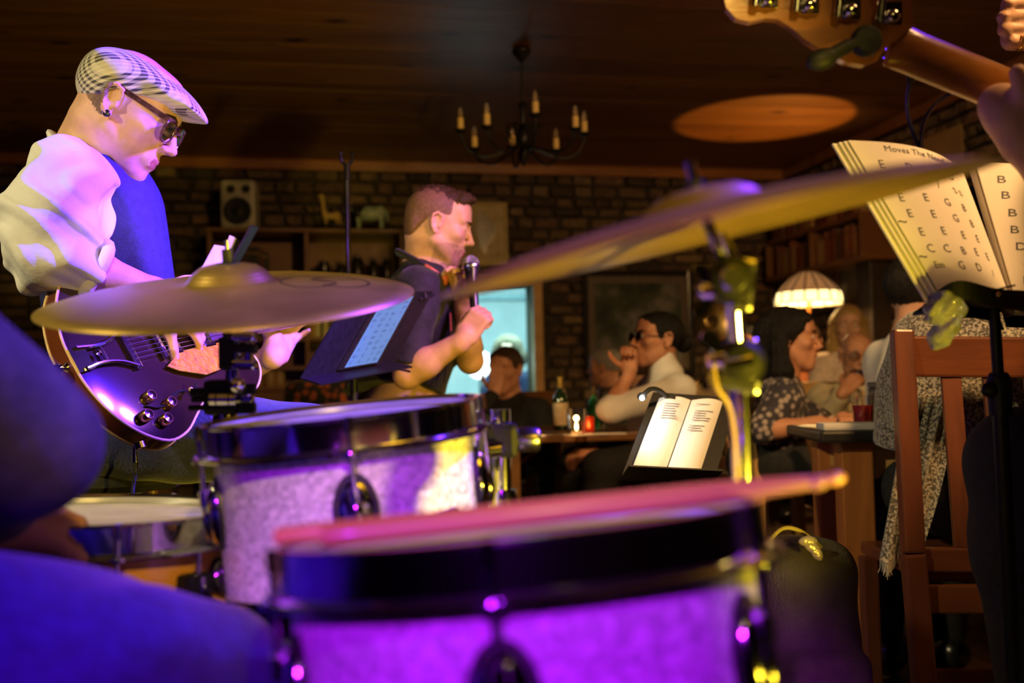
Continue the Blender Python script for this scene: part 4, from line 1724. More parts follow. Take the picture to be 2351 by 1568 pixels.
MB().lathe(bo + bn * .0028 - ax1 * .003, bn, [(.0052, 0), (.0066, .0004), (.0066, -.0003), (.0052, -.0003)], 28, closed=True).build('badge_ring', M['gold'], bd)
# tom mount bracket and holder post at the right of the rack tom
mo = q1(96, .153, -.06)
mn = (q1(96, .3, -.06) - mo).normalized()
mb = MB().box(mo + mn * .008, (.018, .03, .009), Matrix((ax1.cross(mn), ax1, mn)).transposed(), 0, .006).build('mount_plate', M['chrome'], rt)
MB().tube([mo + mn * .012, mo + mn * .035], .011, 16).build('mount_boss', M['chrome'], mb)
tp = thing('tom_stand', 'chrome tom holder post standing behind the rack tom', 'stand', V((P(1150, 1000, 1.27).x, P(1150, 1000, 1.27).y, 0)))
pb = V(tp.location)
top = P(1153, 940, 1.27)
MB().tube([V((pb.x, pb.y, .10)), V((pb.x, pb.y, top.z))], .0125, 16).build('post', M['chrome'], tp)
cl = P(1150, 1010, 1.27)
MB().box(cl, (.022, .022, .022), None, 0, .008).build('clamp', M['black_metal'], tp)
MB().lathe(cl + V((.02, 0, 0)), (1, 0, 0), [(0, 0), (.014, 0), (.016, .008), (.016, .026), (.013, .03), (0, .03)], 20).build('clamp_knob', M['steel'], tp)
MB().tube([cl, mo + mn * .036], .008, 12).build('arm', M['chrome'], tp)
MB().lathe(V((pb.x, pb.y, P(1160, 1160, 1.27).z)), (0, 0, 1), [(0, -.02), (.02, -.02), (.022, 0), (.018, .02), (0, .022)], 20).build('collar', M['chrome'], tp)
for k in range(3):
    a = R_(50 + 120 * k)
    e = V((pb.x + math.cos(a) * .24, pb.y + math.sin(a) * .24, .012))
    lg = MB().tube([V((pb.x, pb.y, .30)), e], .007, 10).build('leg', M['chrome'], tp)
    MB().tube([e + V((0, 0, .012)), e - V((0, 0, .010))], .011, 12).build('rubber_foot', M['black_rubber'], lg)
MB().tube([V((pb.x, pb.y, .08)), V((pb.x, pb.y, .14))], .018, 12).build('leg_collar', M['black_metal'], tp)

# floor tom
c2 = P(1193, 1226, .78)
ax2, xr2 = tilt(c2, 5.8, 4.2)
ft, q2, fr2 = drum('floor_tom', 'white pearl floor tom with a pair of drumsticks across its head', c2, ax2, xr2, .178, .34, (-66, -6, 54, 114, 174, 234), M['pearl'])
for an in (-100, 20, 140):
    a_, b_ = q2(an, .200, -.16), q2(an, .205, 0)
    bot = q2(an, .202, -.36)
    e = V((bot.x, bot.y, .012))
    lg = MB().tube([q2(an, .200, -.20), q2(an, .202, -.36), e], .006, 10).build('leg', M['chrome'], ft)
    MB().tube([e + V((0, 0, .015)), e - V((0, 0, .011))], .012, 12).build('rubber_foot', M['black_rubber'], lg)
    MB().box(q2(an, .190, -.24), (.016, .016, .02), None, 0, .006).build('leg_bracket', M['chrome'], ft)

# snare
c3 = P(203, 1188, 1.25)
ax3, xr3 = tilt(c3, 2.0, 6.4)
sn, q3, fr3 = drum('snare_drum', 'snare drum with amber wooden shell and chrome hoops', c3, ax3, xr3, .178, .15, (-126, -81, -36, 9, 54, 99, 144, 189), M['snare_wood'], lug=(.014, .03))
so_ = q3(38, .178, -.085)
sn_n = (q3(38, .3, -.085) - so_).normalized()
srt = Matrix((ax3.cross(sn_n), ax3, sn_n)).transposed()
st = MB().box(so_ + sn_n * .012, (.020, .034, .012), srt, 0, .006).build('snare_throw_off', M['black_metal'], sn)
MB().tube([so_ + sn_n * .02 + ax3 * .03, so_ + sn_n * .028 - ax3 * .045], .006, 10).build('throw_off_lever', M['chrome'], st)
MB().tube([so_ + sn_n * .015 + ax3 * .034, so_ + sn_n * .015 + ax3 * .062], .004, 10).build('strainer_screw', M['chrome'], st)
# snare stand: basket arms and tripod below
ssb = thing('snare_stand', 'chrome tripod stand carrying the snare drum', 'stand', V((c3.x, c3.y, 0)))
zb = c3.z - .15 - .014
MB().tube([V((c3.x, c3.y, .08)), V((c3.x, c3.y, zb - .06))], .012, 14).build('post', M['chrome'], ssb)
for k in range(3):
    a = R_(30 + 120 * k)
    d_ = V((math.cos(a), math.sin(a), 0))
    MB().tube([V((c3.x, c3.y, zb - .06)), V((c3.x, c3.y, zb - .022)) + d_ * .19, V((c3.x, c3.y, zb + .02)) + d_ * .207], .006, 10).build('basket_arm', M['chrome'], ssb)
    e = V((c3.x, c3.y, .012)) + d_ * .26
    lg = MB().tube([V((c3.x, c3.y, .30)), e], .007, 10).build('leg', M['chrome'], ssb)
    MB().tube([e + V((0, 0, .012)), e - V((0, 0, .010))], .011, 12).build('rubber_foot', M['black_rubber'], lg)

# drumsticks on the floor tom
def drumstick(label, a, b, n=40):
    """a butt, b tip end"""
    a, b = V(a), V(b)
    t = thing('drumstick', label, 'drumstick', (a + b) / 2, 'drumsticks on the floor tom')
    Ls = (b - a).length
    rot = frame(a - b, CY)                 # local z along the stick
    lm = Matrix((rot.col[2], rot.col[0], rot.col[1])).transposed()
    prof = [(0, 0), (.0055, .001), (.0071, .006), (.0073, .03), (.0073, Ls * .72), (.0062, Ls * .85), (.0042, Ls * .955), (.0034, Ls * .968)]
    s_ = MB().lathe((0, 0, 0), (1, 0, 0), [(r, h - Ls / 2) for r, h in prof], 24).build('shaft', M['stick'], t, True, (0, 0, 0))
    mrot = Matrix(((b - a).normalized(), rot.col[0], (b - a).normalized().cross(rot.col[0]))).transposed()
    place(s_, mrot, (a + b) / 2)
    MB().sphere(b - (b - a).normalized() * .008, (.0055, .0055, .0085), 16, 0, rot).build('tip', M['stick'], t)


def q2l(x, y, h):
    return c2 + xr2 * x + fr2 * y + ax2 * h


drumstick('long hickory drumstick lying along the back of the floor tom, tip overhanging', q2l(-.181, .045, .0195), q2l(.248, .035, .0195))
drumstick('hickory drumstick lying nearer the front hoop of the floor tom', q2l(-.133, .118, .0195), q2l(.222, .075, .0195))


# ------------------------------------------------------------------ cymbals
def cymbal(name, label, c, ax, xr, R, mat, bow=.020, bell=.024):
    t = thing(name, label, 'cymbal', c)
    top = [(R, 0), (R * .9, bow * .30), (R * .75, bow * .58), (R * .55, bow * .82), (R * .36, bow * .96), (R * .25, bow), (R * .225, bow + bell * .18), (R * .20, bow + bell * .5),
           (R * .15, bow + bell * .84), (R * .08, bow + bell * .98), (R * .028, bow + bell)]
    th = .0011
    prof = top + [(r, h - th) for r, h in top[::-1]]
    rot = Matrix((xr, ax.cross(xr), ax)).transposed()
    o = MB().lathe((0, 0, 0), (0, 0, 1), prof, 128, closed=True).build('disc', mat, t, 'full', (0, 0, 0))
    place(o, rot, c)

    def surf(x, y):
        r = math.hypot(x, y)
        h = np.interp(r, [p[0] for p in top[::-1]], [p[1] for p in top[::-1]])
        return V(c) + rot @ V((x, y, float(h) + .0006))
    return t, surf, rot


def wing_nut(b, c, axis, across, s=1.0, mi=0):
    c, ax, ac = V(c), V(axis).normalized(), V(across)
    ac = (ac - ax * ac.dot(ax)).normalized()
    b.lathe(c, ax, [(0, 0), (.008 * s, 0), (.0075 * s, .010 * s), (.005 * s, .014 * s), (0, .014 * s)], 14, mi)
    for sg in (-1, 1):
        o = ac.cross(ax)
        pts = [c + ac * sg * x * s + ax * y * s for x, y in ((.004, .001), (.012, .002), (.023, .008), (.024, .018), (.018, .020), (.008, .011))]
        b.prism([p - o * .0022 * s for p in pts], o * .0044 * s, mi)
    return b


cr = P(532, 686, 1.33)
axr, xrr = tilt(cr, 4.1, 8.4)
ry, surf_r, rot_r = cymbal('ride_cymbal', 'large ride cymbal with drawn emblem, tilted in front of the guitarist', cr, axr, xrr, .243, M['cymbal'], .022, .026)


def ribbon(b, pts, surf, w=.0016):
    q = [surf(*p) for p in pts]
    for i in range(len(q) - 1):
        d = (q[i + 1] - q[i])
        if d.length < 1e-6:
            continue
        s_ = d.cross(axr).normalized() * w
        b.add([q[i] - s_, q[i] + s_, q[i + 1] + s_, q[i + 1] - s_], [(0, 1, 2, 3)])


# emblem: two interlocking loops with an s stroke, and a faint loop at the other side
lg = MB()
cxl, cyl = .118, .035
for (ox, rx, ry_, a0, a1) in ((-.020, .034, .050, 40, 330), (.026, .036, .046, -140, 150)):
    ribbon(lg, [(cxl + ox + rx * math.cos(R_(a0 + (a1 - a0) * i / 40)), cyl - .06 + ry_ * math.sin(R_(a0 + (a1 - a0) * i / 40))) for i in range(41)], surf_r)
ribbon(lg, [(cxl + .014 * math.sin(t_ / 24 * 2 * math.pi) + .002, cyl - .06 + (t_ / 24 - .5) * .066) for t_ in range(25)], surf_r, .0022)
ribbon(lg, [(cxl - .012, cyl - .05), (cxl + .02, cyl - .045), (cxl + .05, cyl - .035)], surf_r)
tag(lg.build('emblem', pm('faded_marker', (.07, .045, .015), .5), ry, False), kind='stuff')
lg = MB()
ribbon(lg, [(-.12 + .035 * math.cos(R_(20 + 280 * i / 30)), .08 + .045 * math.sin(R_(20 + 280 * i / 30))) for i in range(31)], surf_r, .0008)
ribbon(lg, [(.085 + .012 * math.cos(R_(200 + 260 * i / 20)), .14 + .02 * math.sin(R_(200 + 260 * i / 20))) for i in range(21)], surf_r, .0008)
lg.build('faint_stamp', pm('faint_stamp_ink', (.34, .22, .06), .5), ry, False)

# ride stand
rs = thing('ride_cymbal_stand', 'chrome and black cymbal stand under the ride cymbal', 'stand', V((P(522, 1000, 1.33).x, P(522, 1000, 1.33).y, 0)))
sx, sy = rs.location.x, rs.location.y
tipr = cr + axr * .072
MB().tube([cr + axr * .038, cr + axr * .078], .0032, 10).build('rod_tip', M['steel'], rs)
MB().tube([cr + axr * .047, cr + axr * .066], .0078, 16).build('sleeve', M['black_rubber'], rs)
MB().lathe(cr + axr * .040, axr, [(0, 0), (.016, 0), (.016, .008), (0, .008)], 20).build('felt_washer', pm('grey_felt', (.05, .05, .05), .95), rs)
low = P(527, 800, 1.335)
MB().tube([cr + axr * .02, low], .0095, 16).build('upper_sleeve', M['black_rubber'], rs)
MB().tube([cr - axr * .02, cr + axr * .015], .013, 16).build('lower_felt', M['black_rubber'], rs)
MB().box(P(527, 812, 1.335), (.013, .012, .022), None, 0, .005).build('tilter', M['black_metal'], rs)
MB().tube([P(527, 812, 1.335) + CX * .012, P(555, 808, 1.335)], .008, 12).build('tilter_axle', M['chrome'], rs)
b = MB()
for (y, w_) in ((772, .034), (800, .030), (838, .034)):
    b = MB()
    b.box(P(562, y, 1.33), (.016, .011, .0065), Matrix.Rotation(R_(3), 3, 'Y'), 0, .004)
    b.build('tilter_grip', M['chrome'] if y != 800 else M['black_metal'], rs)
MB().box(P(573, 806, 1.33), (.005, .009, .024), Matrix.Rotation(R_(4), 3, 'Y'), 0, .003).build('tilter_wing', M['chrome'], rs)
MB().tube([P(534, 825, 1.335), P(528, 905, 1.335)], [.008, .008], 14).build('upper_post', M['chrome'], rs)
MB().tube([P(543, 760, 1.325), P(540, 900, 1.325)], .004, 10).build('boom_rod', M['chrome'], rs)
MB().sphere(P(545, 885, 1.31), .011, 16).build('boom_end', M['chrome'], rs)
MB().box(P(512, 912, 1.335), (.023, .018, .024), None, 0, .008).build('clamp', M['black_metal'], rs)
for (px_, w_) in ((490, .006), (513, .010), (536, .006)):
    MB().tube([P(px_ - 7 if w_ < .01 else px_ - 13, 917, 1.313), P(px_ + 7 if w_ < .01 else px_ + 13, 917, 1.313)], .0085, 14).build('clamp_band', M['chrome'], rs)
b = MB()
for (px_, py_, sx_, sz_) in ((465, 900, .016, .006), (465, 917, .014, .004), (455, 936, .012, .004)):
    b = MB().box(P(px_, py_, 1.33), (sx_, .008, sz_), None, 0, .003)
    b.build('wing_nut', M['black_metal'], rs)
for (px_, py_, sx_, sz_) in ((566, 893, .013, .007), (556, 915, .016, .006), (563, 937, .014, .0075)):
    MB().box(P(px_, py_, 1.33), (sx_, .008, sz_), None, 0, .003).build('wing_nut', M['chrome'] if py_ == 915 else M['black_metal'], rs)
MB().lathe(P(516, 955, 1.335), (0, 0, 1), [(.014, .012), (.017, 0), (.017, -.02), (.013, -.026)], 20).build('memory_collar', M['chrome'], rs)
zt = P(516, 950, 1.335)
MB().tube([V((zt.x, zt.y, zt.z)), V((zt.x, zt.y, .08))], .0125, 16).build('post', M['chrome'], rs)
for k in range(3):
    a = R_(80 + 120 * k)
    e = V((zt.x + math.cos(a) * .28, zt.y + math.sin(a) * .28, .012))
    lg = MB().tube([V((zt.x, zt.y, .34)), e], .007, 10).build('leg', M['chrome'], rs)
    MB().tube([e + V((0, 0, .012)), e - V((0, 0, .010))], .011, 12).build('rubber_foot', M['black_rubber'], lg)

# crash cymbal seen from just under its edge
cc2 = P(1622, 538, .83)
axc, xrc = tilt(cc2, 14.0, -2.4)
cyt, surf_c, rot_c = cymbal('crash_cymbal', 'crash cymbal tilted steeply in front of the chord book', cc2, axc, xrc, .2285, M['cymbal2'], .021, .018)
cs = thing('crash_cymbal_stand', 'chrome boom stand carrying the steeply tilted crash cymbal', 'stand', V((P(1700, 1000, .94).x, P(1700, 1000, .94).y, 0)))
jt = P(1672, 642, .90)
MB().tube([cc2 + axc * .030, cc2 + axc * .062], .0042, 12).build('rod_tip', M['chrome'], cs)
MB().tube([cc2 + axc * .036, cc2 + axc * .045], .0075, 14).build('sleeve', M['black_rubber'], cs)
MB().tube([cc2 + axc * .03, P(1661, 602, .895)], .0052, 14).build('tilter_rod', M['chrome'], cs)
MB().tube([P(1655, 535, .905), P(1712, 640, .915)], .0045, 12).build('boom_arm', M['chrome'], cs)
MB().lathe(jt - CZ * .022, CZ, [(0, 0), (.017, .002), (.021, .008), (.021, .030), (.017, .036), (0, .038)], 28).build('tilter', M['black_metal'], cs)
MB().lathe(jt - CZ * .024, CZ, [(.0, 0), (.010, 0), (.012, .003), (0, .004)], 20).build('tilter_bolt', M['steel'], cs)
b = MB()
wing_nut(b, P(1640, 668, .89), -CX, CY, 1.0)
b.build('wing_nut', M['chrome'], cs)
MB().box(P(1702, 655, .905), (.010, .010, .024), Matrix.Rotation(R_(8), 3, 'Y'), 0, .004).build('tilter_bracket', M['steel'], cs)
MB().tube([P(1684, 680, .915), P(1694, 830, .935)], .0075, 14).build('upper_post', M['chrome'], cs)
ck = P(1697, 832, .935)
MB().lathe(ck - CZ * .020, CZ, [(0, 0), (.016, .002), (.022, .008), (.022, .034), (.016, .040), (0, .042)], 28).build('clamp', M['black_metal'], cs)
b = MB()
wing_nut(b, P(1664, 828, .925), -CX, CY + CX * .2, 1.15)
b.build('clamp_wing_nut', M['chrome'], cs)
MB().tube([P(1660, 838, .92), P(1725, 826, .92)], .0065, 12).build('clamp_bolt', M['chrome'], cs)
MB().sphere(P(1730, 790, .935), .006, 12).build('stop_screw', M['chrome'], cs)
MB().box(P(1690, 880, .93), (.020, .012, .008), Matrix.Rotation(R_(12), 3, 'Y'), 0, .004).build('clamp_lever', M['steel'], cs)
pbt = P(1706, 1110, .945)
MB().tube([P(1697, 850, .938), pbt], .0105, 16).build('post', M['chrome'], cs)
e0 = V((pbt.x, pbt.y, .08))
MB().tube([pbt, e0], .0125, 16).build('lower_post', M['chrome'], cs)
for k in range(3):
    a = R_(65 + 120 * k)
    e = V((pbt.x + math.cos(a) * .24, pbt.y + math.sin(a) * .24, .012))
    if k == 2:
        e = V((pbt.x + .2, pbt.y + .02, .012))
    lg = MB().tube([V((pbt.x, pbt.y, .30)), e], .007, 10).build('leg', M['chrome'], cs)
    MB().tube([e + V((0, 0, .012)), e - V((0, 0, .010))], .011, 12).build('rubber_foot', M['black_rubber'], lg)
tag(MB().tube(spline([P(1637, 838, .91), P(1646, 890, .91), P(1672, 930, .92), P(1684, 990, .925), P(1690, 1110, .93), P(1693, 1290, .93)], 8), .0022, 8).build('hanging_cord', pm('yellowed_cord', (.45, .30, .08), .6)),
    'thin yellowed cord hanging down along the crash cymbal stand', 'cord')


# ------------------------------------------------------------------ semi-hollow guitar
GL = V((.41, .90, .175)).normalized()
GW = V((-.45, .10, .88))
GW = (GW - GL * GW.dot(GL)).normalized()
GN = GL.cross(GW)
GO = P(388, 1012, 1.92) + GW * .197 - GL * .12          # butt end of the centre line


def G(l, w, n=0.0):
    return GO + GL * l + GW * w + GN * n


M['guitar_top'] = pm('dark_burst_lacquer', (.030, .014, .012), .12, 0, .3, 4, coat=.8)
M['guitar_side'] = pm('brown_burst_side', (.15, .04, .015), .15, 0, .3, 5, coat=.8)
M['binding'] = pm('cream_binding', (.72, .52, .28), .35)
M['pickguard'] = pm('gold_flake_pickguard', (.60, .36, .0), .4, .2, .4, 60, .15, 90, col2=(.26, .14, .0), spec=.2)
gt = thing('electric_guitar', 'dark semi-hollow electric guitar with trapeze tailpiece and gold flecked pickguard', 'guitar', G(.15, -.2, -.03))
half = [(0, 0), (.004, .05), (.025, .11), (.065, .163), (.12, .196), (.175, .190), (.225, .160), (.265, .136), (.305, .130), (.345, .138), (.39, .147), (.43, .140), (.462, .112), (.472, .082), (.462, .062), (.435, .048), (.405, .036), (.385, .024)]
hs = [(p.x, p.y) for p in spline([V((a, b_, 0)) for a, b_ in half], 4)]
outl = hs + [(l, -w) for l, w in hs[::-1][:-1]]
TK = .042
n = len(outl)
b = MB()
b.add([G(l, w, 0) for l, w in outl] + [G(l, w, -TK) for l, w in outl], [(k, (k + 1) % n, n + (k + 1) % n, n + k) for k in range(n)])
gb = b.build('body_side', M['guitar_side'], gt, 'full')
cl_, cw_ = .20, 0.0
for (sg, nm, mt) in ((1, 'body_top', M['guitar_top']), (-1, 'body_back', M['guitar_side'])):
    vs, fs = [], []
    rings = (1.0, .93, .8, .6, .35, .0)
    for r in rings:
        for (l, w) in outl:
            h = .011 * (1 - r * r) ** .8
            base = 0 if sg > 0 else -TK
            # shrink toward the centre line so the waist stays inside
            vs.append(G(cl_ + (l - cl_) * r, w * r, base + sg * h))
    for i in range(len(rings) - 1):
        for k in range(n):
            fs.append((i * n + k, i * n + (k + 1) % n, (i + 1) * n + (k + 1) % n, (i + 1) * n + k))
    mk(nm, vs, fs, mt, gt, 'full')
for nn in (0, -TK):
    o = MB().tube([G(l, w, nn) for l, w in outl + outl[:1]], .0028, 8).build('binding', M['binding'], gt)


def gplate(pts, n0, n1, nm, mt, par=gt, smooth=False):
    return MB().prism([G(l, w, n0) for l, w in pts], GN * (n1 - n0)).build(nm, mt, par, smooth)


# f-holes
for sg in (-1, 1):
    fh = spline([V((.10, sg * .118, 0)), V((.135, sg * .128, 0)), V((.19, sg * .108, 0)), V((.235, sg * .112, 0)), V((.255, sg * .10, 0))], 6)
    MB().tube([G(p.x, p.y, .0062) for p in fh], [.006] * 4 + [.008] * (len(fh) - 8) + [.005] * 4, 8, flat=.25).build('sound_hole', M['black_rubber'], gt)
# trapeze tailpiece
tpz = thing  # alias kept simple
b = MB()
b.bar(G(.0, 0, .004), G(.03, 0, .012), .05, .004, GN)
tz = b.build('tailpiece_plate', M['chrome'], gt)
for sg in (-1, 1):
    MB().tube(spline([G(.012, sg * .022, .013), G(.05, sg * .018, .017), G(.09, sg * .024, .018), G(.125, sg * .040, .018)], 4), .0042, 8).build('tailpiece_rod', M['chrome'], gt)
MB().bar(G(.125, -.046, .018), G(.125, .046, .018), .014, .006, GN, 0, .002).build('tailpiece_bar', M['chrome'], gt)
MB().bar(G(.06, -.021, .017), G(.06, .021, .017), .006, .004, GN, 0, .001).build('tailpiece_crossbar', M['chrome'], gt)
MB().lathe(G(.0, 0, -.02), -GL, [(0, -.002), (.010, 0), (.006, .006), (.005, .012), (.011, .016), (.010, .02), (0, .022)], 16).build('strap_button', M['chrome'], gt)
MB().lathe(G(.045, .0, .017), GN, [(0, 0), (.007, 0), (.007, .006), (0, .008)], 12).build('tailpiece_stud', M['chrome'], gt)
MB().bar(G(.20, -.038, .020), G(.20, .038, .020), .010, .012, GN, 0, .002).build('bridge', M['chrome'], gt)
for l in (.235, .335):
    MB().box(G(l, 0, .015), (.034, .018, .007), Matrix((GW, GL, GN)).transposed(), 0, .004).build('pickup', M['chrome'], gt)
gplate([(.24, -.030), (.385, -.028), (.395, -.050), (.36, -.075), (.325, -.088), (.28, -.092), (.215, -.070), (.19, -.055)], .018, .021, 'pickguard', M['pickguard'])
for (l, w) in ((.115, -.105), (.155, -.128), (.085, -.140), (.125, -.158)):
    kb = MB().lathe(G(l, w, .006), GN, [(0, .0), (.0125, .0), (.0115, .014), (.010, .017), (0, .017)], 20).build('volume_knob', M['gold'], gt)
    MB().lathe(G(l, w, .0232), GN, [(0, .001), (.0095, .0), (.0095, -.001), (0, -.001)], 16).build('knob_cap', M['chrome'], kb)
sw = MB().tube([G(.205, -.115, .008), G(.205, -.118, .030)], .0025, 8).build('toggle_switch', M['chrome'], gt)
MB().sphere(G(.205, -.118, .032), .005, 12).build('switch_tip', M['binding'], sw)
# neck, fretboard, headstock
MB().bar(G(.37, 0, .010), G(.93, 0, .012), .048, .022, GN, 0, .008).build('neck', pm('dark_mahogany', (.10, .03, .012), .3, coat=.4), gt)
fb = MB().bar(G(.34, 0, .0235), G(.93, 0, .0245), .050, .006, GN, 0, .001).build('fretboard', pm('rosewood', (.035, .016, .010), .4), gt)
for k in range(1, 20):
    l = .93 - .628 * (1 - 2 ** (-k / 12))
    MB().bar(G(l, -.024, .0272), G(l, .024, .0272), .0022, .0012, GN).build('fret', M['steel'], fb, False)
hp = [(.93, -.025), (.95, -.032), (1.0, -.042), (1.07, -.045), (1.10, -.030), (1.105, 0), (1.10, .030), (1.07, .045), (1.0, .042), (.95, .032), (.93, .025)]
hs_ = gplate(hp, -.006, .009, 'headstock', M['guitar_top'])
for k in range(3):
    for sg in (-1, 1):
        MB().tube([G(.975 + .04 * k, sg * .035, 0), G(.975 + .04 * k, sg * .066, 0)], .004, 8).build('tuning_peg', M['chrome'], hs_)
for k in range(6):
    w0 = (k - 2.5)
    MB().tube([G(.125, w0 * .0105, .022), G(.20, w0 * .0100, .028), G(.93, w0 * .007, .0295), G(1.0, w0 * .009, .010)], .0006, 5).build('string', M['steel'], gt)
MB().lathe(G(.07, -.185, -.02), (GW * -1 + V((0, 0, -.6))).normalized(), [(0, -.01), (.011, -.008), (.012, .004), (0, .006)], 16).build('jack_socket', M['chrome'], gt)
# cable
j0 = P(311, 1008, 1.95)
cb = thing('guitar_cable', 'dark instrument cable with chrome plug hanging from the guitar', 'cable', P(302, 1150, 1.96))
pl = MB().tube([j0 + V((0, 0, .03)), j0, j0 - V((0, 0, .045))], [.0035, .006, .006], 12).build('plug', M['chrome'], cb)
MB().tube([j0 - V((0, 0, .04)), j0 - V((0, 0, .065))], [.0055, .0035], 12).build('strain_relief', M['black_rubber'], cb)
c0 = j0 - V((0, 0, .06))
MB().tube(spline([c0, P(309, 1100, 1.96), P(302, 1160, 1.97), V((c0.x - .05, c0.y + .05, .35)), V((c0.x - .02, c0.y + .1, .02)), V((c0.x + .3, c0.y + .25, .009))], 8), .0036, 8).build('cord', pm('blue_black_cord', (.03, .03, .09), .35), cb)


# ------------------------------------------------------------------ music stands and sheets
def quad(name, corners, th, mat, parent, nrm_hint, bev=0):
    """thin plate from four corner points (order around)"""
    a, b_, c, d = [V(p) for p in corners]
    nrm = (b_ - a).cross(d - a).normalized()
    if nrm.dot(V(nrm_hint)) < 0:
        nrm = -nrm
    return MB().prism([a, b_, c, d], -nrm * th).build(name, mat, parent, False), nrm


def stand_base(t, foot, top, r=.010, mat=None, legs=.28):
    mat = mat or M['black_metal']
    f = V((foot[0], foot[1], 0))
    MB().tube([V((f.x, f.y, .10)), V(top)], r, 14).build('post', mat, t)
    mid = V((f.x, f.y, .10)).lerp(V(top), .55)
    MB().lathe(mid, V(top) - V((f.x, f.y, .1)), [(0, -.03), (r * 1.7, -.03), (r * 1.8, .02), (r * 1.2, .03), (0, .03)], 16).build('height_clutch', mat, t)
    for k in range(3):
        a = R_(25 + 120 * k)
        e = V((f.x + math.cos(a) * legs, f.y + math.sin(a) * legs, .010))
        lg = MB().tube([V((f.x, f.y, .24)), e], .007, 10).build('leg', mat, t)
        MB().tube([e + V((0, 0, .012)), e - V((0, 0, .009))], .010, 10).build('rubber_foot', M['black_rubber'], lg)


# guitarist's stand, seen almost edge on
g0 = P(505, 640, 2.75)
gs = thing('sheet_music_stand', 'narrow edge-on music stand with loose sheets in front of the guitarist', 'music stand', V((P(520, 800, 2.8).x, P(520, 800, 2.8).y, 0)))
dk_, nn_ = quad('desk', [P(498, 655, 2.62), P(575, 516, 2.70), P(590, 520, 3.05), P(513, 660, 2.97)], .006, M['black_metal'], gs, -CX)
quad('ledge', [P(498, 655, 2.62), P(470, 648, 2.62), P(484, 652, 2.97), P(513, 660, 2.97)], .005, M['black_metal'], gs, CY)
stand_base(gs, gs.location, P(520, 640, 2.82), .009)
s1 = MB().prism([P(450, 640, 2.60), P(492, 562, 2.64), P(518, 566, 2.66), P(492, 640, 2.62)], CZ * .002).build('music_sheet', M['paper'], None, False)
tag(s1, 'cream music sheet standing on the guitarist stand in front of the lilac sheet', 'sheet music')
s2 = MB().prism([P(493, 640, 2.63), P(527, 540, 2.67), P(537, 544, 2.69), P(505, 642, 2.66)], CZ * .003).build('music_sheet', M['paper_w'], None, False)
tag(s2, 'stack of white sheets leaning against the black desk of the guitarist stand', 'sheet music')
s3 = MB().prism([P(505, 642, 2.655), P(537, 544, 2.69), P(549, 552, 2.75), P(517, 640, 2.72)], CZ * .003).build('music_sheet', M['paper_w'], None, False)
tag(s3, 'creased white sheet folded against the black desk of the guitarist stand', 'sheet music')

# tablet stand before the singer
tsd = thing('tablet_music_stand', 'black perforated music stand holding a lit tablet beside the singer', 'music stand', V((P(805, 900, 2.55).x, P(805, 900, 2.55).y, 0)))
T0, T1, T3 = P(692, 868, 2.30), P(908, 830, 2.72), P(806, 676, 2.44)
T2 = T1 + T3 - T0
dk2, dn = quad('desk', [T0, T1, T2, T3], .004, M['black_metal'], tsd, -CZ)
quad('ledge', [T0, T1, T1 + dn * .055 - (T3 - T0).normalized() * .004, T0 + dn * .055 - (T3 - T0).normalized() * .004], .004, M['black_metal'], tsd, CY)
stand_base(tsd, tsd.location, (T0 + T1) / 2 + V((0, .03, .05)), .010)
MB().tube([T0.lerp(T1, .8) - dn * .02, T0.lerp(T1, .9) + dn * .07 + V((0, 0, -.01))], .004, 8).build('page_clip', M['chrome'], tsd)
MB().tube([T2 - (T2 - T3) * .1, T2 - (T2 - T3) * .1 + dn * .012 - (T2 - T1) * .10], .004, 8).build('page_clip', M['chrome'], tsd)
MB().tube([T2 - (T2 - T3) * .14 - (T2 - T1) * .12, T2 + (T2 - T3) * .03 - (T2 - T1) * .06], .005, 8).build('side_arm', M['black_metal'], tsd)


def bil(u, v, off=0.0):
    return T0.lerp(T1, u).lerp(T3.lerp(T2, u), v) + dn * off


tb = thing('tablet', 'tablet with glowing blue chord chart on the black music stand', 'tablet', bil(.7, 0))
tu0, tu1, tv0, tv1 = .32, .74, .035, .97
MB().prism([bil(tu0, tv0, .002), bil(tu1, tv0, .002), bil(tu1, tv1, .002), bil(tu0, tv1, .002)], dn * .008).build('case', M['black_plastic'], tb, False)
su0, su1, sv0, sv1 = tu0 + .035, tu1 - .03, tv0 + .02, tv1 - .02
M['screen'] = pm('lit_blue_screen', (.05, .1, .2), .3, 0, .03, 6, emit=(.06, .18, .34), estr=.62)
scn = MB().prism([bil(su0, sv0, .0095), bil(su1, sv0, .0095), bil(su1, sv1, .0095), bil(su0, sv1, .0095)], dn * .001).build('screen', M['screen'], tb, False)
chs = MB()
rr = random.Random(4)
for i in range(11):
    for j in range(4):
        if rr.random() < .18:
            continue
        u_, v_ = su0 + (su1 - su0) * (.12 + .25 * j + rr.uniform(-.02, .02)), sv0 + (sv1 - sv0) * (.06 + .085 * i)
        vs, fs = text_mesh(rr.choice(['G', 'Am', 'D7', 'C', 'Em', 'B7', 'F']), .016)
        eu, ev = (T1 - T0).normalized(), (T3 - T0).normalized()
        chs.add([bil(u_, v_, .0107) + eu * v.x + ev * v.y for v in vs], fs)
tag(chs.build('chord_text', pm('screen_ink', (.02, .05, .12), .5), scn, False), kind='stuff')

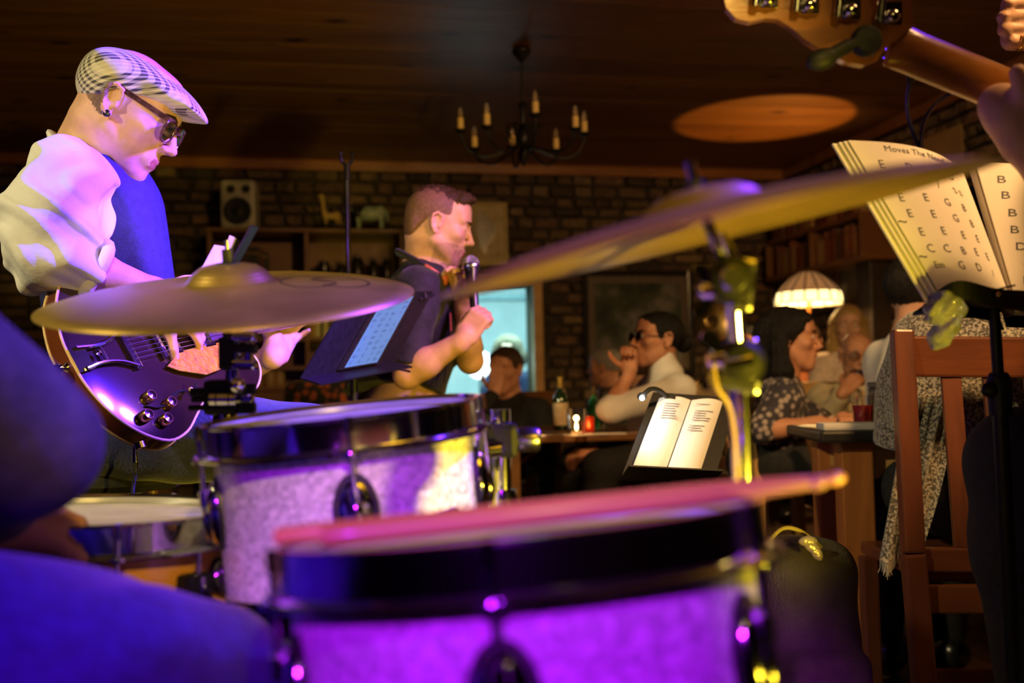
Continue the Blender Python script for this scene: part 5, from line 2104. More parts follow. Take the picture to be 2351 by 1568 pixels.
# bare straight mic stand
ms = thing('microphone_stand', 'tall slim chrome microphone stand with empty clip behind the ride cymbal', 'stand', V((P(808, 930, 3.35).x, P(808, 930, 3.35).y, 0)))
m0, m1, m2_ = P(797, 400, 3.35), P(803, 760, 3.35), V((P(808, 930, 3.35).x, P(808, 930, 3.35).y, .03))
MB().tube([m0, m1], .0085, 14).build('upper_tube', M['chrome'], ms)
MB().tube([m1, m2_], .0105, 14).build('lower_tube', M['chrome'], ms)
MB().lathe(m1, (0, 0, 1), [(0, -.03), (.016, -.03), (.017, .02), (.012, .03), (0, .03)], 18).build('clutch', M['black_metal'], ms)
MB().lathe(V((m2_.x, m2_.y, 0)), (0, 0, 1), [(0, 0), (.14, 0), (.14, .012), (.12, .02), (.02, .03), (.012, .04), (0, .04)], 36).build('round_base', M['black_metal'], ms)
MB().tube([m0 - V((0, 0, .02)), m0 + V((0, 0, .035))], .011, 14).build('clip_joint', M['black_metal'], ms)
for sg in (-1, 1):
    MB().tube(spline([m0 + V((0, 0, .03)), m0 + V((sg * .018, -.005, .045)), m0 + V((sg * .020, -.01, .075))], 4), [.006] * 8 + [.004], 8).build('clip_jaw', M['black_plastic'], ms)

# ------------------------------------------------------------------ people
def W3(x, y, z):
    """direction in picture terms: right, up, away"""
    return CX * x + CY * y + CZ * z


def stool(label, x, y, h, mat=None, r=.17):
    t = thing('bar_stool', label, 'stool', V((x, y, 0)))
    MB().lathe(V((x, y, h - .06)), (0, 0, 1), [(0, 0), (r * .9, 0), (r, .015), (r, .04), (r * .93, .06), (0, .06)], 32).build('seat', M['black_cloth'], t)
    for k in range(4):
        a = R_(45 + 90 * k)
        MB().tube([V((x + math.cos(a) * r * .6, y + math.sin(a) * r * .6, h - .06)), V((x + math.cos(a) * r * 1.2, y + math.sin(a) * r * 1.2, 0.0))], .013, 10).build('leg', M['shelfwood'], t)
    MB().lathe(V((x, y, h * .35)), (0, 0, 1), [(r * 1.0 + .008 * math.cos(q_ * math.pi / 4), .008 * math.sin(q_ * math.pi / 4)) for q_ in range(8)], 28, closed=True).build('foot_ring', M['steel'], t)
    return t


# ---------------------------------------------------------------- guitarist
GH = headmat(P(293, 259, 2.13), W3(.87, -.48, .10), CY, 0, 1.06)
hf = HeadFrame(GH)
J = dict(neck=P(212, 335, 2.16), shR=P(165, 408, 2.03), shL=P(232, 412, 2.36), chest=P(222, 545, 2.20), pelvis=P(245, 935, 2.22))
gu = thing('person', 'guitarist in checked flat cap, glasses, white shirt and navy waistcoat, looking down', 'person', V((J['pelvis'].x, J['pelvis'].y, 0)))
J['elR'], J['wrR'] = P(128, 590, 1.93), G(.235, .085, .055)
J['elL'], J['wrL'] = P(455, 905, 2.50), G(.575, -.070, -.030)
J['hipR'], J['hipL'] = P(250, 990, 2.12), P(260, 985, 2.32)
J['knR'], J['knL'] = P(730, 1018, 2.10), P(720, 1020, 2.52)
J['anR'], J['anL'] = V((J['knR'].x - .10, J['knR'].y + .05, .30)), V((J['knL'].x - .05, J['knL'].y, .30))
B = Body()
head_prims(B, hf)
B.cone(hf.p(0, -.045, -.045), J['neck'], .056, .062, .03)
B.cone(hf.p(0, -.012, -.06), J['neck'] + W3(.035, -.03, 0), .040, .056, .02)
nb_ = len(B.p)
torso_prims(B, J)
arm_prims(B, J['shR'], J['elR'], J['wrR'])
arm_prims(B, J['shL'], J['elL'], J['wrL'])
hand_prims(B, J['wrR'], -GW * .8 + GL * .75 - GN * .12, -GN, -1, (.35, .42, .5, .55), .05, (.5, .7, .1), .98)
hand_prims(B, J['wrL'], GL * .80 + GW * .45 - GN * .05, GN * .9 - GW * .1, -1, (.30, .38, .45, .5), .12, (.5, .6, -.2), 1.0)
leg_prims(B, J['hipR'], J['knR'], J['anR'], 1, W3(.9, 0, .1))
leg_prims(B, J['hipL'], J['knL'], J['anL'], 1, W3(.9, 0, .1))


def stubble(hf):
    def f(c):
        q = hf.local(c)
        back = (q[:, 2] > -.075) & (q[:, 1] < -.022 + .15 * np.maximum(0, q[:, 2] - .02)) & (q[:, 2] < .05) & (np.linalg.norm(q, axis=1) < .15) & (q[:, 2] > -.03 - .5 * (q[:, 1] + .03))
        return back
    return f


sdf('body', B, [M['skinA'], M['hair_fade'], M['lip']], gu, .0044, None, [(1, stubble(hf)), (2, lips_test(hf))])
eyes_and_brows(hf, gu, M['hair_brown'])
# shirt with baggy rolled sleeves
S = Body()
torso_prims(S, J, 1.0)
S = S.inflated(.010)
S.cone(J['shR'] + W3(0, .005, 0), P(112, 500, 1.95), .078, .088, .03)
S.cone(P(112, 500, 1.95), P(118, 585, 1.93), .088, .080, .03)
S.cone(P(118, 575, 1.93), J['elR'].lerp(J['wrR'], .20), .074, .060, .03)
S.cone(J['elR'].lerp(J['wrR'], .1), J['elR'].lerp(J['wrR'], .36), .060, .052, .02)
S.cone(J['shL'], J['elL'], .07, .062, .03)
S.cut(J['elR'].lerp(J['wrR'], .37), J['wrR'] - J['elR'], .004)
_wk = wrinkle(.0075, 27, 1.3)
_el = np.array(P(210, 600, 1.97))


def sleeve_folds(X):
    """creases fanning out from the bent elbow"""
    r = X - _el
    d = np.linalg.norm(r, axis=1)
    w = np.exp(-(d / .22) ** 2)
    f1 = np.sin((r[:, 0] * .75 + r[:, 2] * .65) * 95 + 2.2 * np.sin(r[:, 2] * 22 + r[:, 1] * 18))
    f2 = np.sin((r[:, 2] * .9 - r[:, 0] * .35) * 70 + 1.8 * np.sin(r[:, 0] * 25))
    return _wk(X) + .0105 * w * np.minimum(f1, .4) + .005 * w * f2


sdf('shirt', S, M['white_cloth'], gu, .0048, sleeve_folds)
# cuff, collar
fa = (J['wrR'] - J['elR']).normalized()
fx = fa.cross(CZ).normalized()
fy = fa.cross(fx)
cc0 = J['elR'].lerp(J['wrR'], .36)
MB().tube([cc0 + (fx * math.cos(a) + fy * math.sin(a)) * (.056 + .004 * math.sin(3 * a)) + fa * .006 * math.sin(2 * a) for a in [2 * math.pi * i / 24 for i in range(25)]], .013, 10).build('cuff', M['white_cloth'], gu)
cn = J['neck']
pts = []
for i in range(25):
    a = 2 * math.pi * i / 24
    pts.append(hf.p(0, -.035, -.13) + hf.rot @ V((math.cos(a) * .066, math.sin(a) * .072, -.004 + .022 * -math.sin(a))))
MB().tube(pts, .013, 8, flat=.6).build('collar', M['white_cloth'], gu)
# waistcoat
Vt = Body()
torso_prims(Vt, J, 1.0)
Vt = Vt.inflated(.020)
Vt.cone(J['chest'] + W3(.03, .05, -.02), J['chest'] + W3(.05, -.15, -.02), .12, .13, .04)
x_ = (J['shR'] - J['shL']).normalized()
Vt.cut(J['shR'] - x_ * .015, x_, .01)
Vt.cut(J['shL'] + x_ * .015, -x_, .01)
Vt.cut(J['neck'] - W3(0, .035, 0), CY, .01)
Vt.cut(J['pelvis'], -CY, .01)
sdf('waistcoat', Vt, M['vest'], gu, .006)
# trousers
Tr = Body()
torso_prims(Tr, J, 1.0)
leg_prims(Tr, J['hipR'], J['knR'], J['anR'], 1.12)
leg_prims(Tr, J['hipL'], J['knL'], J['anL'], 1.12)
Tr = Tr.inflated(.012)
Tr.cut(J['pelvis'] + V((0, 0, .06)), (0, 0, 1), .01)
sdf('trousers', Tr, M['jeans'], gu, .008, wrinkle(.004, 30, .4))
shoes(gu, [(J['anR'], W3(.9, 0, .1)), (J['anL'], W3(.9, 0, .1))])
# flat cap
C_ = Body()
hf.ell(C_, (0, -.014, .032), (.0795, .108, .076), k=.01)
hf.ell(C_, (0, -.030, .058), (.082, .085, .050), k=.02)
hf.cut(C_, (0, .005, .026), (0, .46, -.888), .004)
hf.ell(C_, (0, .045, .068), (.078, .080, .034), rx=-4, k=.02)
hf.ell(C_, (0, .100, .068), (.062, .044, .014), rx=-8, k=.015)
capo = sdf('flat_cap', C_, pattern('black_cream_check_wool', 'check', (.60, .54, .42), (.035, .028, .035), 34, .85, .3, .2, (R_(20), R_(8), 0)), gu, .0035)
MB().sphere(hf.p(0, -.012, .110), .006, 10).build('cap_button', M['black_cloth'], gu)
# glasses
M['tort'] = pm('brown_glasses_frame', (.10, .045, .025), .2, 0, .3, 60, coat=.5)
gl = MB().bar(hf.p(.081, -.006, .030), hf.p(.074, .098, .022), .004, .011, hf.rot.col[2], 0, .001).build('glasses_temple', M['tort'], gu)
MB().bar(hf.p(-.081, -.006, .030), hf.p(-.074, .098, .022), .004, .011, hf.rot.col[2], 0, .001).build('glasses_temple', M['tort'], gu)
for sx in (-1, 1):
    rim = []
    for i in range(25):
        a = 2 * math.pi * i / 24
        ca, sa = math.cos(a), math.sin(a)
        rim.append(hf.p(sx * (.042 + .029 * math.copysign(abs(ca) ** .7, ca)), .103 - .006 * abs(.042 + .029 * ca) / .07, .004 + .0225 * math.copysign(abs(sa) ** .7, sa)))
    MB().tube(rim, .0032, 8).build('glasses_rim', M['tort'], gu)
    MB().prism(rim[:-1], hf.rot.col[1] * .001).build('glasses_lens', M['glass'], gu, False)
MB().tube([hf.p(-.014, .106, .008), hf.p(0, .110, .012), hf.p(.014, .106, .008)], .003, 8).build('glasses_bridge', M['tort'], gu)
# ear plug and ring
MB().lathe(hf.p(.0815, -.006, -.026), hf.rot.col[0], [(0, -.004), (.007, -.003), (.0078, .002), (.006, .004), (0, .003)], 16).build('ear_plug', M['black_plastic'], gu)
MB().lathe(hf.p(.081, -.014, -.028), hf.rot.col[1], [(.005 + .0011 * math.cos(q_), .0011 * math.sin(q_)) for q_ in (0, 1.57, 3.14, 4.71)], 16, closed=True).build('ear_ring', M['steel'], gu)
stool('black padded bar stool under the guitarist', J['pelvis'].x, J['pelvis'].y, J['pelvis'].z - .12)

# ---------------------------------------------------------------- singer
SH = headmat(P(1008, 521, 3.20), W3(.965, -.245, .10), CY, 0, 1.0)
hf = HeadFrame(SH)
J = dict(neck=P(978, 608, 3.24), shR=P(958, 668, 3.09), shL=P(1012, 668, 3.40), chest=P(982, 735, 3.26), pelvis=P(915, 945, 3.30))
J['elR'], J['wrR'] = P(935, 860, 3.00), P(1062, 782, 2.96)
J['elL'], J['wrL'] = P(1080, 828, 3.25), P(1064, 706, 3.15)
J['hipR'], J['hipL'] = P(935, 985, 3.22), P(940, 985, 3.40)
J['knR'], J['knL'] = P(1095, 1010, 3.05), P(1110, 1010, 3.5)
J['anR'], J['anL'] = V((J['knR'].x - .05, J['knR'].y, .32)), V((J['knL'].x - .05, J['knL'].y, .32))
si = thing('person', 'singer with quiff and clipped beard in a black shirt singing into a microphone', 'person', V((J['pelvis'].x, J['pelvis'].y, 0)))
B = Body()
head_prims(B, hf)
B.cone(hf.p(0, -.045, -.045), J['neck'], .056, .062, .03)
B.cone(hf.p(0, -.012, -.06), J['neck'] + W3(.035, -.03, 0), .040, .056, .02)
torso_prims(B, J)
arm_prims(B, J['shR'], J['elR'], J['wrR'], 1.08)
arm_prims(B, J['shL'], J['elL'], J['wrL'], 1.05)
hand_prims(B, J['wrR'], W3(.55, .80, .10), W3(.3, -.1, .95), 1, (.95, 1.0, 1.05, 1.1), .0, (.7, .45, .6), 1.0, tcurl=.35)
hand_prims(B, J['wrL'], W3(-.15, .95, -.1), W3(-.6, .0, -.8), 1, (.6, .6, .65, .7), .05, (.6, .5, .3), .98)
leg_prims(B, J['hipR'], J['knR'], J['anR'], 1, W3(.9, 0, .1))
leg_prims(B, J['hipL'], J['knL'], J['anL'], 1, W3(.9, 0, .1))


def beardmask(hf, sides=True):
    def f(c):
        q = hf.local(c)
        ok = np.linalg.norm(q, axis=1) < .15
        jaw = (q[:, 2] < -.045 - .25 * np.maximum(0, .055 - q[:, 1])) & (q[:, 1] > .0) & (q[:, 2] > -.125) & ~((np.abs(q[:, 0]) < .026) & (q[:, 2] > -.082) & (q[:, 2] < -.0545) & (q[:, 1] > .08))
        tach = (np.abs(q[:, 0]) < .03) & (q[:, 1] > .085) & (q[:, 2] < -.042) & (q[:, 2] > -.056)
        side = (q[:, 2] > -.03) & (q[:, 1] < .03 - .2 * np.maximum(0, q[:, 2])) & (q[:, 1] > -.12)
        return ok & (jaw | tach | (side if sides else False) & (q[:, 2] > -.055 + .35 * np.maximum(0, q[:, 1] + .02)))
    return f


def tach_only(hf):
    return beardmask(hf, False)


M['stubble'] = pm('skin_with_stubble', (.40, .22, .14), .6, 0, .15, 120, .1, 400)


def earfree(hf, test):
    def f(c):
        q = hf.local(c)
        return test(c) & ~((np.abs(q[:, 0]) > .0745) & (q[:, 1] > -.035) & (q[:, 1] < .01) & (q[:, 2] < .045) & (q[:, 2] > -.04))
    return f


sdf('body', B, [M['skinB'], M['stubble'], M['lip']], si, .0042, None, [(1, tach_only(hf)), (2, lips_test(hf))])
eyes_and_brows(hf, si, M['hair_brown'], closed=True)
Hh = Body()
hf.ell(Hh, (0, -.020, .040), (.0775, .0985, .0855), k=.01)
hf.cut(Hh, (0, .052, .05), (0, .9, .02), .012)
hf.ell(Hh, (0, -.078, -.018), (.058, .030, .050), k=.03)
hf.cut(Hh, (0, -.02, -.050), (0, .35, -.9), .01)
Hh2 = Body()
hf.ell(Hh2, (0, -.010, .070), (.062, .098, .062), k=.01)
hf.cone(Hh2, (-.03, .060, .098), (.03, .060, .098), .026, .026, .03)
hf.cone(Hh2, (-.02, .082, .090), (.025, .086, .092), .022, .020, .02)
hf.cut(Hh2, (0, .04, .070), (0, .55, -.82), .012)
hf.cut(Hh2, (0, -.04, .050), (0, .1, -1), .015)
M['fade2'] = pm('clipped_brown_sides', (.16, .075, .035), .7, 0, .2, 140, .15, 400)


def faded(X):
    """thin clipped sides: the cap of short hair sinks under the skin around the ears and low at the temples"""
    q = hf.local(X)
    ear = np.exp(-(((q[:, 1] + .012) / .030) ** 2 + ((q[:, 2] + .004) / .036) ** 2))
    temple = np.clip((q[:, 1] - .035 + .3 * np.maximum(0, .03 - q[:, 2])) / .03, 0, 1)
    return .006 * ear + .006 * temple + .0006 * np.sin(q[:, 0] * 900) * np.sin(q[:, 2] * 800)


sdf('clipped_hair', Hh, M['fade2'], si, .0035, faded)
sdf('hair', Hh2, M['hair_brown'], si, .0035, lock_noise(.0035, 190, .3))
S = Body()
torso_prims(S, J, 1.02)
S = S.inflated(.012)
S.cone(J['shR'], V(J['shR']).lerp(J['elR'], .90), .070, .062, .03)
S.cone(J['shL'], V(J['shL']).lerp(J['elL'], .80), .068, .060, .03)
S.cone(J['chest'] + W3(-.05, .02, .0), J['pelvis'] + W3(-.03, .05, 0), .13, .15, .05)
S.cut(V(J['shR']).lerp(J['elR'], .93), V(J['elR']) - V(J['shR']), .004)
sdf('shirt', S, M['shirt_black'], si, .005, wrinkle(.005, 28, 2.2))
pts = []
for i in range(25):
    a = 2 * math.pi * i / 24
    pts.append(hf.p(0, -.032, -.122) + hf.rot @ V((math.cos(a) * .068, math.sin(a) * .074, .02 * -math.sin(a) - .01)))
MB().tube(pts, .016, 8, flat=.6).build('collar', M['shirt_black'], si)
M['redstrap'] = pm('red_cord', (.62, .12, .05), .5, 0, .1, 60)
n_ = J['neck']
MB().tube(spline([P(938, 572, 3.28), P(950, 590, 3.18), P(968, 604, 3.13), P(992, 618, 3.11), P(1016, 640, 3.13), P(1030, 690, 3.14), P(1034, 760, 3.13)], 6), .0045, 8).build('lanyard', M['redstrap'], si)
MB().sphere(P(1021, 640, 3.12), (.012, .012, .022), 14).build('lanyard_knot', M['redstrap'], si)
MB().tube(spline([P(1030, 700, 3.13), P(1032, 790, 3.115), P(1020, 880, 3.10)], 6), .010, 8, flat=.3).build('suspender', M['black_plastic'], si)
Tr = Body()
torso_prims(Tr, J, 1.0)
leg_prims(Tr, J['hipR'], J['knR'], J['anR'], 1.12)
leg_prims(Tr, J['hipL'], J['knL'], J['anL'], 1.12)
Tr = Tr.inflated(.012)
Tr.cut(J['pelvis'] + V((0, 0, .03)), (0, 0, 1), .01)
sdf('trousers', Tr, M['black_cloth'], si, .010, wrinkle(.004, 30, .4))
shoes(si, [(J['anR'], W3(.9, 0, .1)), (J['anL'], W3(.9, 0, .1))])
stool('black padded bar stool under the singer', J['pelvis'].x, J['pelvis'].y, J['pelvis'].z - .12)
# microphone in his fist
m0, m1 = P(1081, 606, 3.06), P(1094, 760, 2.985)
md = (m1 - m0).normalized()
mc = thing('microphone', 'handheld microphone with steel mesh head in the singer hand', 'microphone', m1)
M['mesh'] = pm('steel_mesh_grille', (.45, .45, .46), .35, .9, .4, 700, .6, 900)
MB().sphere(m0, (.0255, .0255, .0275), 24, 0, frame(md, CX)).build('grille', M['mesh'], mc)
MB().lathe(m0, md, [(.0258, .006), (.0268, .010), (.0268, .016), (.025, .020)], 28).build('grille_band', M['steel'], mc)
MB().lathe(m0, md, [(0, .018), (.0235, .020), (.019, .045), (.0165, .07), (.012, .17), (.0115, .185), (0, .185)], 24).build('handle', M['black_plastic'], mc)

# ---------------------------------------------------------------- drummer, out of focus at the left
J = dict(neck=V((-.74, .56, 1.06)), shR=V((-.54, .68, .985)), shL=V((-.92, .60, .99)), chest=V((-.74, .58, .84)), pelvis=V((-.74, .54, .70)))
J['elR'], J['wrR'] = P(25, 1015, .84), P(-20, 1200, 1.02)
dr_ = thing('person', 'drummer in dark shirt and blue jeans seated at the snare drum', 'person', V((J['pelvis'].x, J['pelvis'].y, 0)))
J['hipR'], J['knR'] = V((-.64, .60, .70)), P(478, 1635, .88)
J['anR'] = V((J['knR'].x + .04, J['knR'].y + .08, .09))
J['hipL'], J['knL'] = V((-.83, .62, .63)), V((-.90, 1.02, .55))
J['anL'] = V((-.88, 1.08, .09))
DH = headmat(J['neck'] + V((.03, .03, .15)), (.35, .9, -.2), (0, 0, 1), 0, 1.0)
hf = HeadFrame(DH)
J['elL'], J['wrL'] = V((-.92, .66, .76)), V((-.80, .90, .80))
B = Body()
head_prims(B, hf)
B.cone(hf.p(0, -.04, -.05), J['neck'], .056, .062, .03)
torso_prims(B, J, 1.0, False, .02)
arm_prims(B, J['shR'], J['elR'], J['wrR'])
arm_prims(B, J['shL'], J['elL'], J['wrL'])
hand_prims(B, J['wrR'], W3(.35, -.1, .9), W3(-.2, -1, .2), -1, (.7, .75, .8, .85), .02, (.7, .5, .3))
hand_prims(B, J['wrL'], (.3, .9, -.1), (0, 0, -1), 1, (.7, .75, .8, .85), .02, (.7, .5, .3))
leg_prims(B, J['hipR'], J['knR'], J['anR'], 1.05, V((.4, .9, 0)))
leg_prims(B, J['hipL'], J['knL'], J['anL'], 1.05, V((.2, .9, 0)))
sdf('body', B, [M['skinC']], dr_, .010)
S = Body()
torso_prims(S, J, 1.03, False, .02)
S = S.inflated(.012)
S.cone(J['shR'], J['elR'], .072, .066, .03)
S.cone(V(J['elR']), V(J['elR']).lerp(J['wrR'], .7), .060, .045, .03)
S.cone(J['shL'], V(J['shL']).lerp(J['elL'], .9), .068, .062, .03)
sdf('shirt', S, pm('charcoal_shirt', (.07, .055, .075), .8, 0, .2, 30, .2, 80), dr_, .008, wrinkle(.006, 22, .9))
Tr = Body()
torso_prims(Tr, J, 1.0)
leg_prims(Tr, J['hipR'], J['knR'], J['anR'], 1.12)
leg_prims(Tr, J['hipL'], J['knL'], J['anL'], 1.12)
Tr.cone(V(J['hipR']), V(J['hipR']).lerp(J['knR'], .78), .100, .084, .05)
Tr = Tr.inflated(.014)
Tr.cut(J['pelvis'] + V((0, 0, .05)), (0, 0, 1), .01)
Tr.cut(V((0, 0, .08)), (0, 0, -1), .01)
kn_ = np.array(J['knR'])
wj = wrinkle(.003, 26, .4)


def kneefold(X):
    r = np.linalg.norm(X - kn_, axis=1)
    return wj(X) + .006 * np.exp(-(r / .16) ** 2) * np.sin((X[:, 0] * .8 + X[:, 2] * .5 - X[:, 1] * .2) * 130)


sdf('jeans', Tr, M['jeans'], dr_, .006, kneefold)
shoes(dr_, [(J['anR'], (.4, .9, 0)), (J['anL'], (.2, .9, 0))])
hr = Body()
hf.ell(hr, (0, -.022, .045), (.080, .100, .085), k=.01)
hf.cut(hr, (0, .03, .02), (0, .8, -.6), .01)
sdf('hair', hr, M['hair_brown'], dr_, .006)
th = thing('drum_throne', 'round black drum throne under the drummer', 'stool', V((J['pelvis'].x, J['pelvis'].y, 0)))
hz_ = J['pelvis'].z - .125
MB().lathe(V((J['pelvis'].x, J['pelvis'].y, hz_ - .08)), (0, 0, 1), [(0, 0), (.16, 0), (.17, .02), (.17, .06), (.155, .08), (0, .08)], 36).build('seat', M['black_cloth'], th)
MB().tube([V((J['pelvis'].x, J['pelvis'].y, .1)), V((J['pelvis'].x, J['pelvis'].y, hz_ - .07))], .014, 12).build('post', M['chrome'], th)
for k in range(3):
    a = R_(30 + 120 * k)
    MB().tube([V((J['pelvis'].x, J['pelvis'].y, .25)), V((J['pelvis'].x + math.cos(a) * .22, J['pelvis'].y + math.sin(a) * .22, .008))], .008, 10).build('leg', M['chrome'], th)


# ---------------------------------------------------------------- bass player at the right edge (neck and hands in view)
hn = CZ                                                     # headstock back faces the camera
bo_ = thing('bass_guitar', 'amber bass guitar neck and headstock with clip-on tuner pointing up left', 'bass guitar', P(2290, 190, 1.32))
DB = 1.30
HSO = [(1655, -70), (1660, -10), (1668, 18), (1690, 42), (1722, 50), (1757, 42), (1785, 44), (1815, 62), (1850, 92), (1890, 118), (1940, 142), (1985, 150), (2015, 138), (2032, 112), (2098, 62), (2092, 20), (2094, -20), (2075, -80)]
M['bassw'] = wood('amber_bass_neck', (.40, .15, .03), (.28, .09, .018), 8, (.2, 1, 1), .22, .6, .05)
op = [P(x, y, DB) for x, y in HSO]
hsb = MB().prism(op, hn * .015).build('headstock', M['bassw'], bo_)
nk = MB()
a0, a1 = P(2058, 92, DB + .004), P(2560, 300, DB + .10)
dn_ = (a1 - a0).normalized()
wv = (CY - dn_ * CY.dot(dn_)).normalized()
oz = dn_.cross(wv)
if oz.dot(CZ) < 0:
    oz = -oz
vs, fs = [], []
NS = 12
for i, (t_, w_, sc_) in enumerate(((0, .034, .6), (.04, .031, .9), (.12, .029, 1), (.5, .030, 1.05), (1, .032, 1.1))):
    c_ = a0.lerp(a1, t_)
    for k in range(NS):
        an = math.pi * k / (NS - 1)
        vs.append(c_ + wv * math.cos(an) * w_ - oz * math.sin(an) * .016 * sc_ + oz * .012)
for i in range(4):
    for k in range(NS - 1):
        fs.append((i * NS + k, i * NS + k + 1, (i + 1) * NS + k + 1, (i + 1) * NS + k))
    fs.append((i * NS + NS - 1, i * NS, (i + 1) * NS, (i + 1) * NS + NS - 1))
fs.append(tuple(range(NS)))
mk('neck', vs, fs, M['bassw'], bo_)
fbv = MB()
fbv.bar(a0 + oz * .015, a1 + oz * .016, .006, .060, wv)
fbv.build('fretboard', pm('maple_board', (.62, .36, .10), .3, coat=.4), bo_)
for k in range(4):                                           # tuning machines
    x_, y_ = 1733 + 95 * k, 2 + 13 * k
    pl_ = MB().box(P(x_ + 28, y_ - 10, DB - .006), (.014, .016, .003), CROT, 0, .003).build('tuner_plate', M['chrome'], hsb)
    MB().tube([P(x_, y_ + 14, DB - .012), P(x_ + 6, y_ - 40, DB - .012)], .0058, 12).build('tuner_shaft', M['chrome'], pl_)
    MB().sphere(P(x_ + 32, y_ - 5, DB - .014), (.009, .006, .009), 16).build('tuner_gear', M['chrome'], pl_)
    MB().sphere(P(x_ + 8, y_ - 60, DB - .012), (.012, .005, .014), 14).build('tuner_key', M['chrome'], pl_)
# bass body out of the frame to the right
bb_ = a1 + dn_ * .10
bp_ = []
for i in range(40):
    an = 2 * math.pi * i / 40
    bp_.append(bb_ + dn_ * (.18 + .24 * math.cos(an)) + wv * math.sin(an) * (.165 + .03 * math.cos(2 * an)) + oz * .0)
MB().prism(bp_, oz * .045).build('body', M['guitar_side'], bo_)
for k in range(4):
    MB().tube([a0 + wv * (.012 * (k - 1.5)) + oz * .022, a1 + dn_ * .2 + wv * (.014 * (k - 1.5)) + oz * .05], .001, 5).build('string', M['steel'], bo_)
tn = thing('clip_on_tuner', 'black clip-on tuner gripping the bass headstock', 'tuner', P(1900, 150, 1.27))
MB().sphere(P(1888, 136, 1.262), (.021, .012, .014), 20, 0, Matrix.Rotation(R_(-18), 3, 'Y')).build('display', M['black_rubber'], tn)
MB().tube([P(1900, 130, 1.265), P(1950, 104, 1.272)], [.010, .009], 14).build('arm', M['black_rubber'], tn)
MB().lathe(P(1996, 88, 1.268), CZ, [(0, 0), (.016, .002), (.020, .008), (.020, .016), (.016, .02), (0, .02)], 28).build('clamp_disc', M['black_rubber'], tn)
MB().bar(P(1945, 105, 1.275), P(1996, 88, 1.275), .012, .012, CY, 0, .004).build('jaw', M['black_rubber'], tn)

J = dict(pelvis=V((1.12, 1.50, .72)), chest=V((1.14, 1.46, 1.10)), neck=V((1.15, 1.47, 1.36)), shL=V((.97, 1.52, 1.29)), shR=V((1.30, 1.40, 1.29)))
J['wrL'] = P(2352, 322, 1.33)
J['elL'] = V((.90, 1.42, .98))
J['elR'], J['wrR'] = V((1.38, 1.55, 1.02)), V((1.18, 1.72, 1.02))
J['hipL'], J['knL'] = V((1.05, 1.52, .70)), P(2352, 1065, 1.62)
J['anL'] = V((J['knL'].x + .01, J['knL'].y + .0, .30))
J['hipR'], J['knR'], J['anR'] = V((1.2, 1.5, .70)), V((1.2, 1.9, .72)), V((1.2, 1.9, .3))
ba = thing('person', 'seated bass player in black, left hand closed round the bass neck', 'person', V((1.12, 1.5, 0)))
BH = headmat(V((1.15, 1.50, 1.52)), (-.3, .9, -.1), (0, 0, 1), 0, 1.0)
hf = HeadFrame(BH)
B = Body()
head_prims(B, hf)
B.cone(hf.p(0, -.04, -.05), J['neck'], .056, .062, .03)
torso_prims(B, J)
arm_prims(B, J['shL'], J['elL'], J['wrL'], 1.05)
arm_prims(B, J['shR'], J['elR'], J['wrR'])
B.cone(P(2352, 322, 1.33), P(2318, 262, 1.325), .027, .033, .02)
B.cone(P(2318, 262, 1.325), P(2292, 236, 1.33), .026, .020, .02)      # heel of the hand under the neck
B.cone(P(2292, 236, 1.33), P(2330, 240, 1.355), .018, .020, .02)
B.cone(P(2275, 232, 1.345), P(2268, 190, 1.375), .0105, .010, .008)   # fingers closing behind
B.cone(P(2300, 232, 1.35), P(2296, 185, 1.38), .0105, .010, .006)
B.cone(P(2326, 235, 1.35), P(2324, 190, 1.38), .0105, .010, .006)
B.cone(P(2352, 240, 1.35), P(2352, 195, 1.38), .0100, .0095, .006)
B.cone(P(2372, 262, 1.315), P(2352, 212, 1.288), .017, .0135, .012)   # thumb over the back of the neck
B.cone(P(2352, 212, 1.288), P(2337, 166, 1.283), .0130, .0115, .006)
leg_prims(B, J['hipL'], J['knL'], J['anL'], 1.1, V((-.2, .9, 0)))
leg_prims(B, J['hipR'], J['knR'], J['anR'], 1.1, V((0, .9, 0)))
hand_prims(B, J['wrR'], (-.3, .9, -.1), (-.3, -.1, -.9), 1)
sdf('body', B, [M['skinA']], ba, .0055)
S = Body()
torso_prims(S, J, 1.03)
S = S.inflated(.012)
S.cone(J['shL'], V(J['shL']).lerp(J['elL'], .9), .068, .060, .03)
S.cone(J['shR'], V(J['shR']).lerp(J['elR'], .9), .068, .060, .03)
sdf('shirt', S, M['shirt_black'], ba, .009)
Tr = Body()
torso_prims(Tr, J, 1.0)
leg_prims(Tr, J['hipL'], J['knL'], J['anL'], 1.24)
leg_prims(Tr, J['hipR'], J['knR'], J['anR'], 1.15)
Tr = Tr.inflated(.014)
Tr.cut(J['pelvis'] + V((0, 0, .14)), (0, 0, 1), .01)
sdf('trousers', Tr, M['black_cloth'], ba, .009)
shoes(ba, [(J['anL'], V((-.2, .9, 0))), (J['anR'], V((0, .9, 0)))])
hr = Body()
hf.ell(hr, (0, -.022, .045), (.080, .100, .085), k=.01)
hf.cut(hr, (0, .03, .02), (0, .8, -.6), .01)
sdf('hair', hr, M['hair_dark'], ba, .007)
stool('black padded bar stool under the bass player', 1.12, 1.5, .60)

